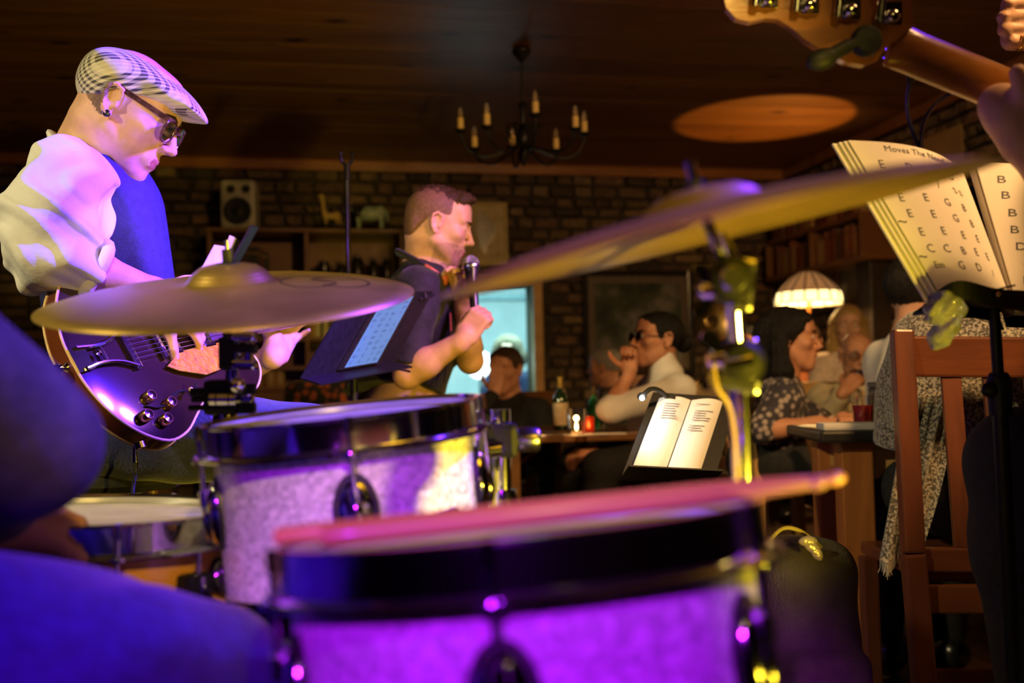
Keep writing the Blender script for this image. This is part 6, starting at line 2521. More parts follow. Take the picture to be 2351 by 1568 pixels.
# a second player at the edge: only his ringed fist shows
J = dict(pelvis=V((1.60, 2.05, .98)), chest=V((1.58, 2.03, 1.33)), neck=V((1.58, 2.03, 1.57)), shL=V((1.60, 1.86, 1.50)), shR=V((1.55, 2.20, 1.50)))
J['wrR'], J['elR'] = P(2405, 35, 1.62), V((1.22, 1.78, 1.22))
J['wrL'], J['elL'] = V((1.30, 1.75, 1.1)), V((1.55, 1.75, 1.2))
sp_ = thing('person', 'standing player in black whose ringed fist shows above the bass neck', 'person', V((1.60, 2.05, 0)))
hf = HeadFrame(headmat(V((1.56, 2.02, 1.73)), (-.9, -.1, -.1), (0, 0, 1), 0, 1))
B = Body()
head_prims(B, hf)
B.cone(hf.p(0, -.04, -.05), J['neck'], .056, .062, .03)
torso_prims(B, J)
arm_prims(B, J['shR'], J['elR'], J['wrR'])
arm_prims(B, J['shL'], J['elL'], J['wrL'])
B.box(P(2362, 50, 1.61), (.042, .045, .022), CROT, .016, .015)
for k in range(4):
    y_ = 8 + 29 * k
    xo = (2313, 2303, 2305, 2322)[k]
    B.cone(P(2372, y_, 1.585), P(xo, y_ + 2, 1.578), .0108, .0102, .004)
    B.cone(P(xo, y_ + 2, 1.578), P(xo + 6, y_ + 2, 1.602), .0102, .0095, .004)
B.cone(P(2372, 20, 1.59), P(2332, -22, 1.585), .013, .011, .008)
hand_prims(B, J['wrL'], (-.9, 0, -.3), (0, 0, -1), -1)
for s_ in (-1, 1):
    leg_prims(B, J['pelvis'] + V((0, s_ * .09, -.04)), J['pelvis'] + V((-.02, s_ * .10, -.46)), J['pelvis'] + V((0, s_ * .10, -.88)), 1.0, V((-.9, 0, 0)))
sdf('body', B, [M['skinB']], sp_, .0055)
for x_ in (2340, 2349):
    MB().lathe(P(x_, 98, 1.578), CX, [(.0112 + .0012 * math.cos(q_), .0016 * math.sin(q_)) for q_ in (0, 1.05, 2.1, 3.14, 4.2, 5.2)], 20, closed=True).build('finger_ring', M['gold'], sp_)
S = Body()
torso_prims(S, J, 1.03)
S = S.inflated(.012)
S.cone(J['shL'], V(J['shL']).lerp(J['elL'], .95), .066, .058, .03)
S.cone(J['shR'], V(J['shR']).lerp(J['elR'], .95), .066, .058, .03)
sdf('shirt', S, M['shirt_black'], sp_, .010)
Tr = Body()
Tr.ell(J['pelvis'], (.12, .17, .14), None, .03)
for s_ in (-1, 1):
    leg_prims(Tr, J['pelvis'] + V((0, s_ * .09, -.04)), J['pelvis'] + V((-.02, s_ * .10, -.46)), J['pelvis'] + V((0, s_ * .10, -.88)), 1.2)
Tr.cut(V((0, 0, .07)), (0, 0, -1), .01)
sdf('trousers', Tr, M['black_cloth'], sp_, .012)
shoes(sp_, [(J['pelvis'] + V((0, q * .10, 0)), (-1, 0, 0)) for q in (-1, 1)])
hr = Body()
hf.ell(hr, (0, -.022, .045), (.080, .100, .085), k=.01)
hf.cut(hr, (0, .03, .02), (0, .8, -.6), .01)
sdf('hair', hr, M['hair_dark'], sp_, .007)


# ------------------------------------------------------------------ audience
def audience(label, hx, hy, d, fwd, hair, hmat, top, skin_m, bf=None, female=False, glasses=None, arms=None, hh=.010, hd=.007, mouth=0.0, s=1.0, seat=.46, legs=True, fat=0.0, neckline=-.115):
    """seated listener; head from the photo, body hanging from it, arms: dict of wrR/elR/wrL/elL points"""
    hp = P(hx, hy, d)
    hf = HeadFrame(headmat(hp, fwd, (0, 0, 1), 0, s))
    bf = V(bf if bf is not None else (fwd[0], fwd[1], 0)).normalized()
    rt = bf.cross(V((0, 0, 1))).normalized()
    J = {}
    J['neck'] = hp - V((0, 0, .135)) - bf * .035
    sw = .155 if female else .185
    J['shR'], J['shL'] = J['neck'] + rt * sw - V((0, 0, .075)), J['neck'] - rt * sw - V((0, 0, .075))
    J['chest'] = J['neck'] - V((0, 0, .235)) - bf * .005
    pz = max(seat + .09, J['neck'].z - .55)
    J['pelvis'] = V((J['neck'].x, J['neck'].y, pz)) - bf * .06
    t = thing('person', label, 'person', V((J['pelvis'].x, J['pelvis'].y, 0)))
    arms = arms or {}
    for sd, q in (('R', 1), ('L', -1)):
        J['el' + sd] = arms.get('el' + sd, J['sh' + sd] + bf * .06 + rt * q * .05 - V((0, 0, .26)))
        J['wr' + sd] = arms.get('wr' + sd, J['el' + sd] + bf * .22 - rt * q * .08 - V((0, 0, .0)))
    B = Body()
    head_prims(B, hf, female, mouth, fat)
    B.cone(hf.p(0, -.035, -.05), J['neck'], .048 if female else .055, .055, .03)
    torso_prims(B, J, .9 if female else 1.0, female)
    for sd, q in (('R', 1), ('L', -1)):
        arm_prims(B, J['sh' + sd], J['el' + sd], J['wr' + sd], .88 if female else 1.0)
        fd = arms.get('fd' + sd, J['wr' + sd] - J['el' + sd])
        pn = arms.get('pn' + sd, V((0, 0, -1)))
        hand_prims(B, J['wr' + sd], fd, pn, q, arms.get('curl' + sd, (.4, .45, .5, .55)), .05, (.5, .6, .3), .92 if female else 1.0)
        if legs:
            hip = J['pelvis'] + rt * q * .09 + bf * .02
            kn = hip + bf * .40 + rt * q * .05
            kn.z = pz - .02
            leg_prims(B, hip, kn, V((kn.x, kn.y, .09)) + bf * .03, .95, bf)
    sdf('body', B, [skin_m, M['lip']], t, hd, None, [(1, lips_test(hf))])
    eyes_and_brows(hf, t, hmat)
    # top
    S = Body()
    torso_prims(S, J, .92 if female else 1.02, female)
    S = S.inflated(.012)
    sl = arms.get('sleeve', 1.75)
    for sd in 'RL':
        sh, el, wr = V(J['sh' + sd]), V(J['el' + sd]), V(J['wr' + sd])
        S.cone(sh, sh.lerp(el, min(1, sl)), .064, .056, .03)
        if sl > 1:
            S.cone(el, el.lerp(wr, sl - 1), .054, .040, .02)
    if arms.get('roll'):
        S.cone(hf.p(0, -.028, -.085), J['neck'], .062, .070, .02)
    sdf('top', S, top, t, hh, wrinkle(.005, 26, hx * .01))
    if legs:
        Tr = Body()
        Tr.ell(J['pelvis'], (.16, .14, .12), None, .04)
        for q in (-1, 1):
            hip = J['pelvis'] + rt * q * .09 + bf * .02
            kn = hip + bf * .40 + rt * q * .05
            kn.z = pz - .02
            leg_prims(Tr, hip, kn, V((kn.x, kn.y, .09)) + bf * .03, 1.12)
        Tr.cut(V((0, 0, .06)), (0, 0, -1), .01)
        sdf('trousers', Tr, M['black_cloth'], t, .014)
        shoes(t, [(V((0, 0, -J['pelvis'].z)) + J['pelvis'] + rt * q * .14 + bf * .45, bf) for q in (-1, 1)])
    # hair
    H_ = Body()
    nz = lock_noise(.003, 150, .5)
    if hair == 'short':
        hf.ell(H_, (0, -.020, .042), (.0815, .1025, .088), k=.01)
        hf.ell(H_, (0, .040, .078), (.062, .050, .034), k=.02)
        hf.cut(H_, (0, .080, .068), (0, .75, -.66), .012)
        hf.cut(H_, (0, -.02, -.05), (0, .3, -.9), .01)
    elif hair == 'bun':
        hf.ell(H_, (0, -.022, .041), (.083, .103, .088), k=.01)
        hf.ell(H_, (0, .038, .076), (.064, .050, .034), k=.02)
        hf.cut(H_, (0, .078, .066), (0, .75, -.66), .012)
        hf.cut(H_, (0, -.02, -.03), (0, .45, -.85), .01)
        hf.ell(H_, (0, -.125, .005), (.045, .036, .042), k=.012)
    elif hair == 'long':
        hf.ell(H_, (0, -.022, .042), (.088, .106, .092), k=.01)
        hf.ell(H_, (0, .038, .078), (.066, .052, .036), k=.02)
        hf.cut(H_, (0, .080, .062), (0, .75, -.66), .012)
        for q in (-1, 1):
            hf.cone(H_, (q * .075, -.040, .03), (q * .080, -.030, -.12), .030, .036, .03)
            hf.cone(H_, (q * .080, -.030, -.12), (q * .070, -.020, -.20), .034, .020, .03)
        hf.cone(H_, (0, -.07, .0), (0, -.085, -.19), .062, .055, .04)
    elif hair == 'frizzy':
        hf.ell(H_, (0, -.02, .055), (.125, .120, .115), k=.02)
        for q in (-1, 1):
            hf.ell(H_, (q * .095, -.02, -.03), (.055, .075, .085), k=.03)
        hf.cut(H_, (0, .058, .045), (0, .95, -.25), .02)
        nz = lock_noise(.010, 120, .2)
    elif hair == 'bald':
        for q in (-1, 1):
            hf.ell(H_, (q * .066, -.045, .005), (.015, .045, .030), k=.01)
        hf.ell(H_, (0, -.098, .0), (.05, .016, .03), k=.02)
    if H_.p:
        sdf('hair', H_, hmat, t, .006, nz)
    if glasses:
        for sx in (-1, 1):
            rim = [hf.p(sx * .034 + .024 * math.cos(2 * math.pi * i / 16), .104, .008 + .019 * math.sin(2 * math.pi * i / 16)) for i in range(17)]
            MB().tube(rim, .0022, 6).build('glasses_rim', glasses, t)
            MB().prism(rim[:-1], hf.rot.col[1] * .001).build('glasses_lens', M['glass'], t, False)
            MB().tube([hf.p(sx * .058, .103, .012), hf.p(sx * .080, .0, .014)], .002, 6).build('glasses_temple', glasses, t)
        MB().tube([hf.p(-.011, .105, .012), hf.p(.011, .105, .012)], .0022, 6).build('glasses_bridge', glasses, t)
    return t, J, hf


def chair(label, x, y, yaw, wood_m, rail_m, seat_m=None, back_h=.95, w=.42, group=None, name='dining_chair', slats=3):
    """slatted wooden chair; faces local +y, back at -y"""
    t = thing(name, label, 'chair', V((x, y, 0)), group)
    rot = Matrix.Rotation(R_(yaw), 3, 'Z')

    def q(a, b_, c):
        return V((x, y, 0)) + rot @ V((a, b_, c))
    for sx in (-1, 1):
        MB().bar(q(sx * w / 2, .20, 0), q(sx * w / 2, .19, .44), .035, .035, rot @ V((0, 1, 0)), 0, .004).build('front_leg', wood_m, t)
        MB().bar(q(sx * w / 2, -.20, 0), q(sx * w / 2, -.19, .46), .035, .035, rot @ V((0, 1, 0)), 0, .004).build('back_leg', wood_m, t)
        MB().bar(q(sx * w / 2, -.19, .45), q(sx * w / 2, -.26, back_h), .035, .035, rot @ V((0, 1, 0)), 0, .004).build('back_post', wood_m, t)
        MB().bar(q(sx * w / 2, -.18, .2), q(sx * w / 2, .18, .2), .02, .03, (0, 0, 1), 0, .003).build('side_stretcher', rail_m, t)
    MB().box(q(0, 0, .455), (w / 2 + .015, .215, .016), rot, 0, .008).build('seat', seat_m or wood_m, t)
    MB().bar(q(-w / 2, -.255, back_h - .05), q(w / 2, -.255, back_h - .05), .022, .085, (0, 0, 1), 0, .004).build('top_rail', rail_m, t)
    MB().bar(q(-w / 2, -.20, .54), q(w / 2, -.20, .54), .022, .045, (0, 0, 1), 0, .004).build('lower_rail', rail_m, t)
    for k in range(slats):
        xx = -w / 2 + w * (k + 1) / (slats + 1)
        MB().bar(q(xx, -.205, .56), q(xx, -.25, back_h - .09), .045, .012, rot @ V((0, 1, 0)), 0, .003).build('slat', wood_m, t)
    return t


# woman in the white rolled collar top
hp = P(1505, 783, 4.2)
d1 = dict(elL=P(1402, 940, 4.05), wrL=P(1444, 858, 4.08), fdL=W3(.02, 1, .0), pnL=W3(-.2, 0, -1), curlL=(.9, .95, 1.0, 1.05), roll=True, sleeve=1.25)
audience('woman in white roll-neck top and glasses resting her chin on her fist', 1508, 783, 4.2, W3(-.90, .10, -.30), 'bun', M['hair_dark'], M['white_cloth'], M['skinC'],
         bf=W3(-.9, 0, -.25), female=True, glasses=M['black_plastic'], arms=d1, hd=.006, hh=.008)
# dark-haired woman in patterned top
M['floral'] = pattern('dark_floral_print', 'floral', (.40, .33, .30), (.035, .03, .045), 38, .8, .1)
d2 = dict(elR=P(1742, 990, 3.58), wrR=P(1872, 972, 3.56), pnR=V((0, 0, -1)), fdR=W3(.95, .12, .1), sleeve=.95, elL=P(1900, 985, 3.95), wrL=P(1935, 962, 3.62), curlR=(.2, .25, .3, .3))
audience('laughing woman with long black hair in a dark floral top', 1812, 782, 3.8, W3(.93, .02, -.22), 'long', M['hair_dark'], M['floral'], M['skinC'],
         bf=W3(.85, 0, -.15), female=True, arms=d2, hd=.006, hh=.009, mouth=.008)
# balding man drinking
gp = P(1966, 868, 4.75)
d3 = dict(elR=P(1905, 948, 4.8), wrR=P(1937, 900, 4.68), fdR=W3(.55, .55, .1), pnR=W3(.5, -.2, .7), curlR=(.7, .75, .8, .85), sleeve=1.75)
audience('balding man with glasses in a cream shirt lifting a wine glass', 1968, 818, 4.95, W3(-.12, -.06, -1), 'bald', M['hair_grey'], pm('cream_shirt', (.62, .52, .34), .8, 0, .06, 20), M['skinC'],
         glasses=M['black_metal'], arms=d3, hd=.0065)


def wine_glass(label, foot, tip, r=.036, wine=None):
    a, b_ = V(foot), V(tip)
    ax = (b_ - a).normalized()
    L = (b_ - a).length
    t = thing('wine_glass', label, 'glass', a)
    MB().lathe(a, ax, [(0, 0), (r * .9, .001), (.006, .006), (.004, .012), (.004, L * .42), (.008, L * .46), (r * .8, L * .58), (r, L * .72), (r * .82, L), (r * .80, L), (r * .97, L * .72), (r * .77, L * .59), (.004, L * .48)], 28).build('bowl', M['glass'], t)
    if wine:
        MB().lathe(a, ax, [(0, L * .49), (.005, L * .485), (r * .75, L * .59), (r * .95, L * .70), (0, L * .70)], 24).build('wine', wine, t)
    return t


M['redwine'] = pm('red_wine', (.14, .01, .02), .05, 0, .1, 10, trans=.5)
wine_glass('wine glass tipped at the mouth of the balding man', P(1972, 905, 4.66), P(1966, 838, 4.78), .036, M['redwine'])
# blond woman
audience('blond long-haired woman in a pale top standing behind the balding man', 1948, 752, 5.75, W3(-.25, 0, -1), 'long', M['hair_blond'], pm('pale_pink_top', (.75, .58, .46), .8), M['skinB'], female=True, hd=.008, seat=.60)
# dark-haired man seen from behind, white shirt
audience('dark-haired man in a white shirt seen from behind beside the chord book', 2112, 682, 3.4, W3(.86, 0, .5), 'short', M['hair_dark'], M['white_cloth'], M['skinB'], bf=W3(.97, 0, .25), hd=.009, s=1.14, hh=.010)
# man scratching his face
d4 = dict(elR=P(1085, 958, 4.75), wrR=P(1136, 905, 4.85), fdR=W3(.1, 1, .15), pnR=W3(.2, 0, 1), curlR=(.2, .22, .25, .3), sleeve=1.85)
audience('man in a dark jumper holding a hand to his face below the bright hatch', 1160, 852, 5.15, W3(-.45, -.05, -.9), 'short', M['hair_brown'], M['black_cloth'], M['skinC'], arms=d4, hd=.0065)
# frizzy-haired woman in the far room
audience('woman with curly ash hair in a navy top inside the bright far room', 1166, 815, 8.35, W3(-.15, 0, -1), 'frizzy', M['hair_ash'], pm('navy_top', (.02, .03, .09), .8), M['skinA'], female=True, hd=.009, hh=.012)
# two listeners behind the white-topped woman
audience('grey-haired man behind the woman in the white roll-neck', 1388, 846, 6.1, W3(-.7, 0, .3), 'short', M['hair_grey'], pm('brown_jacket', (.07, .04, .025), .85), M['skinC'], hd=.008, s=.95)
audience('brown-haired listener turned away behind the raised fist', 1470, 856, 5.3, W3(-.35, 0, .9), 'short', M['hair_brown'], pm('dark_green_top', (.03, .04, .025), .85), M['skinC'], hd=.008, s=.92)
audience('listener in a rust top behind the black-haired woman', 1852, 792, 6.5, W3(-.3, -.05, -.95), 'short', M['hair_brown'], pm('rust_top', (.30, .09, .03), .85), M['skinC'], hd=.008, s=1.1)
audience('listener in an orange top half hidden behind the crash cymbal stand', 1718, 795, 6.3, W3(-.6, 0, -.6), 'short', M['hair_dark'], pm('orange_top', (.36, .12, .03), .85), M['skinC'], hd=.008)

# ------------------------------------------------------------------ chairs for the listeners
chair('pale pine chair under the black-haired woman', P(1790, 1130, 3.9).x, P(1790, 1130, 3.9).y, -78, M['palewood'], M['palewood'], back_h=.86)
chair('dark wooden chair under the woman in the white roll-neck', P(1560, 1100, 4.32).x, P(1560, 1100, 4.32).y, 100, M['shelfwood'], M['shelfwood'], back_h=.86)
chair('pine chair under the balding man', P(1950, 1100, 5.1).x, P(1950, 1100, 5.1).y, 188, M['palewood'], M['palewood'], back_h=.86)
chair('dark wooden chair under the man in the dark jumper', P(1165, 1000, 5.25).x, P(1165, 1000, 5.25).y, 155, M['shelfwood'], M['shelfwood'], back_h=.84)

# ------------------------------------------------------------------ low table with bottles
t1z = .66
tc_ = P(1290, 985, 4.75)
lt = thing('pub_table', 'dark low pub table carrying a wine bottle and tealights', 'table', V((tc_.x, tc_.y, 0)))
MB().box(V((tc_.x + .04, tc_.y - .22, t1z - .018)), (.40, .42, .018), RROT, 0, .008).build('tabletop', M['shelfwood'], lt)
for sx in (-1, 1):
    for sy in (-1, 1):
        c_ = V((tc_.x + .04, tc_.y - .22, 0)) + RROT @ V((sx * .35, sy * .36, 0))
        MB().box(c_ + V((0, 0, (t1z - .036) / 2)), (.025, .025, (t1z - .036) / 2), RROT, 0, .004).build('leg', M['shelfwood'], lt)


def ontable(px, py, z):
    d = P(px, py, 1) - CAMP
    return CAMP + d * ((z - CAMP.z) / d.z)


def bottle(name, label, base, h, r, glassm, capm, labm):
    t = thing(name, label, 'bottle', base)
    MB().lathe(base, (0, 0, 1), [(0, 0), (r * .9, 0), (r, .006), (r, h * .58), (r * .8, h * .66), (r * .36, h * .76), (r * .34, h * .97), (r * .40, h * .975), (r * .40, h), (0, h)], 28).build('body', glassm, t)
    MB().lathe(base, (0, 0, 1), [(r * .37, h * .80), (r * .38, h * .965), (r * .44, h * .97), (r * .44, h * 1.005), (0, h * 1.006)], 20).build('capsule', capm, t)
    if labm:
        MB().lathe(base, (0, 0, 1), [(r + .0005, h * .10), (r + .001, h * .12), (r + .001, h * .50), (r + .0005, h * .52)], 28).build('paper_label', labm, t)
    return t


M['greenglass'] = pm('dark_green_glass', (.01, .03, .012), .06, 0, .1, 10, coat=.5)
M['greenlit'] = pm('bright_green_glass', (.03, .45, .12), .05, 0, .1, 10, trans=.6)
bottle('wine_bottle', 'dark wine bottle with cream label and gold capsule on the low pub table', ontable(1288, 988, t1z), .235, .034, M['greenglass'], pm('gold_foil', (.55, .36, .08), .4, .6), pm('cream_label', (.72, .55, .34), .7))
bottle('green_bottle', 'bright green glass bottle on the low pub table', ontable(1364, 984, t1z), .19, .026, M['greenlit'], M['gold'], None)
M['flame'] = pm('candle_flame', (1, .8, .4), .5, 0, .02, 10, emit=(1.0, .62, .20), estr=14)
M['wax'] = pm('wax', (.85, .7, .5), .5, sss=.3)


def tealight(label, base, h, r, glassm):
    t = thing('tealight_jar', label, 'candle holder', base)
    MB().lathe(base, (0, 0, 1), [(0, 0), (r * .9, 0), (r, .006), (r, h), (r - .003, h), (r - .003, .008), (0, .008)], 24).build('jar', glassm, t)
    MB().lathe(base, (0, 0, 1), [(0, .009), (r * .6, .009), (r * .6, .02), (0, .021)], 20).build('candle', M['wax'], t)
    MB().lathe(base, (0, 0, 1), [(0, .024), (.006, .032), (.004, .045), (0, .056)], 10).build('flame', M['flame'], t)
    return t


b1_ = ontable(1324, 1000, t1z)
tealight('clear glass tealight jar with lit candle next to the wine bottle', b1_, .105, .036, M['glass'])
b2_ = ontable(1352, 996, t1z)
tealight('small red tealight jar beside the clear one', b2_, .07, .024, pm('red_glass', (.8, .10, .03), .08, 0, .05, 10, trans=.6))
lamp('tealight_flame', 'POINT', b1_ + V((0, 0, .07)), None, (1, .5, .15), 1.4, .01)
wine_glass('half-full wine glass on the low pub table near the raised elbow', ontable(1388, 986, t1z), ontable(1388, 986, t1z) + V((0, 0, .17)), .034, None)
tp_ = ontable(1378, 998, t1z)
tag(MB().box(tp_ + V((0, -.0, .003)), (.10, .035, .003), RROT, 0, .002).build('folded_menu', M['paper']), 'cream folded menu lying on the low pub table', 'menu')

# ------------------------------------------------------------------ big table at the right
ta = P(1884, 990, 2.62)
t2z = ta.z
tw_, td_ = .95, .45
t2 = thing('dining_table', 'orange-brown wooden dining table with black top beside the tweed shawl', 'table', V((ta.x + tw_ / 2, ta.y + td_ / 2, 0)))
R2 = Matrix.Rotation(R_(-4), 3, 'Z')


def tq(x, y, z):
    return V((ta.x, ta.y, 0)) + R2 @ V((x, y, z))


MB().box(tq(tw_ / 2, td_ / 2, t2z - .016), (tw_ / 2, td_ / 2, .016), R2, 0, .008).build('tabletop', pm('black_table_top', (.014, .012, .011), .35, 0, .2, 20), t2)
for (x_, y_) in ((.105, .09), (tw_ - .1, .09), (.105, td_ - .09), (tw_ - .1, td_ - .09)):
    MB().box(tq(x_, y_, (t2z - .032) / 2), (.042, .042, (t2z - .032) / 2), R2, 0, .006).build('leg', M['tablewood'], t2)
for y_ in (.10, td_ - .10):
    MB().box(tq(tw_ / 2, y_, t2z - .085), (tw_ / 2 - .15, .012, .050), R2, 0, .003).build('apron', M['palewood'], t2)
for x_ in (.11, tw_ - .11):
    MB().box(tq(x_, td_ / 2, t2z - .075), (.012, td_ / 2 - .13, .042), R2, 0, .003).build('apron', M['palewood'], t2)
# things on it
tag(MB().box(tq(.085, .055, t2z + .010), (.075, .045, .010), R2, 0, .007).build('folded_napkin', pm('pale_grey_cloth', (.52, .47, .42), .85, 0, .05, 20, .2, 120)), 'pale grey folded napkin on the table corner', 'napkin')
bx_ = tq(.335, .24, t2z)
bxo = thing('black_case', 'black hard case standing on the dining table', 'case', bx_)
MB().box(bx_ + V((0, 0, .055)), (.12, .09, .055), R2, 0, .008).build('base', M['black_plastic'], bxo)
MB().box(bx_ + V((0, 0, .118)), (.12, .09, .008), R2, 0, .004).build('lid', M['black_plastic'], bxo)
tu = tq(.165, .20, t2z)
tb_ = thing('tumbler', 'short tumbler of red drink beside the black case', 'glass', tu)
MB().lathe(tu, (0, 0, 1), [(0, 0), (.026, 0), (.030, .09), (.0285, .09), (.0255, .006), (0, .006)], 24).build('glass', M['glass'], tb_)
MB().lathe(tu, (0, 0, 1), [(0, .007), (.025, .007), (.0277, .062), (0, .062)], 24).build('drink', pm('red_drink', (.55, .05, .05), .05, 0, .1, 10, trans=.45), tb_)

# ------------------------------------------------------------------ foreground slat-back chair at the right, back to the camera
fc = thing('slat_back_chair', 'red-brown wooden slat-back chair with its back to the drums', 'chair', V((P(2230, 1300, 2.3).x, P(2230, 1300, 2.3).y, 0)))


def cq(px, py, d):
    return P(px, py, d)


def leg_to_floor(p, q_):
    """extend line p->q to z=0"""
    t = (0 - p.z) / (q_.z - p.z)
    return p + (q_ - p) * t


pA, pB = cq(2070, 758, 2.24), cq(2096, 1270, 2.16)
pC = leg_to_floor(pB, cq(2121, 1568, 2.165))
DXc = W3(1, -.01, .03).normalized() * .46
for off, nm in ((V((0, 0, 0)), 'l'), (DXc, 'r')):
    MB().bar(pA + off, pB + off, .046, .034, CZ, 0, .006).build('back_post', M['chairwood'], fc)
    MB().bar(pB + off, pC + off, .048, .036, CZ, 0, .006).build('back_leg', M['chairwood'], fc)
tr0 = cq(2085, 818, 2.235)
MB().bar(tr0, tr0 + DXc * .97, .022, .092, CY, 0, .006).build('top_rail', M['chairwood_x'], fc)
lr0 = cq(2110, 1284, 2.165)
MB().bar(lr0, lr0 + DXc * .95, .022, .052, CY, 0, .005).build('lower_rail', M['chairwood_x'], fc)
sr0 = cq(2113, 1374, 2.17)
MB().bar(sr0, sr0 + DXc * .95, .024, .062, CY, 0, .005).build('seat_rail', M['chairwood_x'], fc)
for k in range(4):
    f0 = (.21 + .205 * k)
    MB().bar(tr0 + DXc * f0 - CY * .045, lr0 + DXc * (f0 + .005) + CY * .025, .044, .012, CZ, 0, .003).build('slat', M['chairwood'], fc)
seat_c = (pB + pB + DXc) / 2 + V((0, .21, 0))
seat_c.z = (sr0.z + .045)
MB().box(seat_c + V((.02, .02, 0)), (.215, .20, .016), None, 0, .008).build('seat', M['chairwood_x'], fc)
for off in (V((.035, .38, 0)), V((-.03, .38, 0)) + DXc):
    a_ = V(pB + off)
    MB().bar(V((a_.x, a_.y, sr0.z + .03)), V((a_.x, a_.y, 0)), .040, .040, CZ, 0, .005).build('front_leg', M['chairwood'], fc)
st0 = cq(2128, 1560, 2.17)
MB().bar(st0, st0 + DXc * .93, .022, .045, CY, 0, .004).build('back_stretcher', M['chairwood_x'], fc)

# person in tweed shawl on that chair; the head is behind the chord book
hx = P(2262, 640, 2.45)
J = dict(neck=P(2262, 722, 2.47), shL=P(2120, 785, 2.50), shR=P(2400, 785, 2.50), chest=P(2262, 900, 2.46), pelvis=V((P(2262, 1240, 2.45).x, P(2262, 1240, 2.45).y, .57)))
sw_ = thing('person', 'seated listener wrapped in a grey tweed shawl, back to the drums', 'person', V((J['pelvis'].x, J['pelvis'].y, 0)))
hf = HeadFrame(headmat(P(2268, 610, 2.50), W3(.1, -.05, 1), CY, 0, .98))
B = Body()
head_prims(B, hf, True)
B.cone(hf.p(0, -.035, -.05), J['neck'], .05, .055, .03)
torso_prims(B, J, .92)
J['elL'], J['elR'] = J['shL'] + V((-.02, .06, -.26)), J['shR'] + V((.02, .06, -.26))
J['wrL'], J['wrR'] = J['elL'] + V((.08, .22, .03)), J['elR'] + V((-.08, .22, .03))
for sd, q in (('L', -1), ('R', 1)):
    arm_prims(B, J['sh' + sd], J['el' + sd], J['wr' + sd], .9)
    hand_prims(B, J['wr' + sd], V(J['wr' + sd]) - V(J['el' + sd]), (0, 0, -1), q, s=.92)
    hip = J['pelvis'] + V((q * .09, .02, 0))
    leg_prims(B, hip, hip + V((0, .40, -.02)), V((hip.x, hip.y + .42, .09)), .95, V((0, 1, 0)))
sdf('body', B, [M['skinB']], sw_, .009)
Hh = Body()
hf.ell(Hh, (0, -.022, .042), (.084, .104, .09), k=.01)
hf.cut(Hh, (0, .055, .05), (0, .9, -.25), .02)
hf.cone(Hh, (0, -.06, .0), (0, -.075, -.10), .06, .05, .04)
sdf('hair', Hh, M['hair_dark'], sw_, .008)
Tr = Body()
Tr.ell(J['pelvis'], (.18, .15, .12), None, .04)
for q in (-1, 1):
    hip = J['pelvis'] + V((q * .09, .02, 0))
    leg_prims(Tr, hip, hip + V((0, .40, -.02)), V((hip.x, hip.y + .42, .09)), 1.12)
Tr.cut(V((0, 0, .06)), (0, 0, -1), .01)
sdf('trousers', Tr, M['black_cloth'], sw_, .013)
shoes(sw_, [(V((0, 0, -J['pelvis'].z)) + J['pelvis'] + V((q * .09, .44, 0)), (0, 1, 0)) for q in (-1, 1)])
M['tweed'] = pattern('grey_tweed_wool', 'tweed', (.34, .30, .24), (.05, .042, .035), 150, .95, .4, .5)
# shawl: a thick cloth sheet folded over the shoulders, hanging in points
Sh = Body()
torso_prims(Sh, J, 1.0)
Sh = Sh.inflated(.028)
for sd in 'LR':
    Sh.cone(J['sh' + sd], V(J['sh' + sd]).lerp(J['el' + sd], 1.0), .085, .090, .05)
Sh.cone(P(2150, 830, 2.42), P(2120, 960, 2.42), .07, .06, .05)
Sh.cut(P(2250, 1010, 2.42), W3(.22, -1, .1), .012)
Sh.cut(P(2262, 712, 2.42), W3(.0, 1, .1), .012)
_wt = wrinkle(.007, 20, .5)
sdf('shawl_wrap', Sh, M['tweed'], sw_, .008, lambda X: _wt(X) + .007 * np.sin(X[:, 0] * 55 + X[:, 2] * 12))
rows, cols_ = 34, 30


def shawl_pt(u, v):
    """hanging corner: u across, v from the arm down to the fringed edge"""
    t0_ = P(2082 + 130 * u, 905 - 10 * u, 2.345)
    b0_ = P(2022 + 100 * u, 1285 - 30 * u + 10 * math.sin(u * 9), 2.33)
    p = t0_.lerp(b0_, v)
    fold = .012 * math.sin(u * 12 + 1.2 * math.sin(v * 3)) * (.3 + v * .7) + .005 * math.sin(u * 30 + v * 5)
    return p - CZ * fold


vs, fs = [], []
for sgn in (0, 1):
    for i in range(rows + 1):
        for j in range(cols_ + 1):
            vs.append(shawl_pt(j / cols_, i / rows) + CZ * (.007 * sgn))
nn = (rows + 1) * (cols_ + 1)
for i in range(rows):
    for j in range(cols_):
        a = i * (cols_ + 1) + j
        fs.append((a, a + 1, a + cols_ + 2, a + cols_ + 1))
        fs.append((nn + a, nn + a + cols_ + 1, nn + a + cols_ + 2, nn + a + 1))
for j in range(cols_):
    for i in (0, rows):
        a = i * (cols_ + 1) + j
        fs.append((a, nn + a, nn + a + 1, a + 1))
for i in range(rows):
    for j in (0, cols_):
        a = i * (cols_ + 1) + j
        fs.append((a, a + cols_ + 1, nn + a + cols_ + 1, nn + a))
shw = mk('shawl', vs, fs, M['tweed'], sw_, 'full')
fr = MB()
rr = random.Random(9)
for j in range(70):
    u_ = (j + .5) / 70
    p = shawl_pt(u_, 1.0) + CZ * .003
    fr.tube([p, p - CY * .02 + CX * rr.uniform(-.004, .004), p - CY * rr.uniform(.026, .04) + CX * rr.uniform(-.008, .008)], [.0012, .0011, .0006], 4)
tag(fr.build('fringe', pm('pale_fringe_yarn', (.50, .44, .34), .95), shw), kind='stuff')
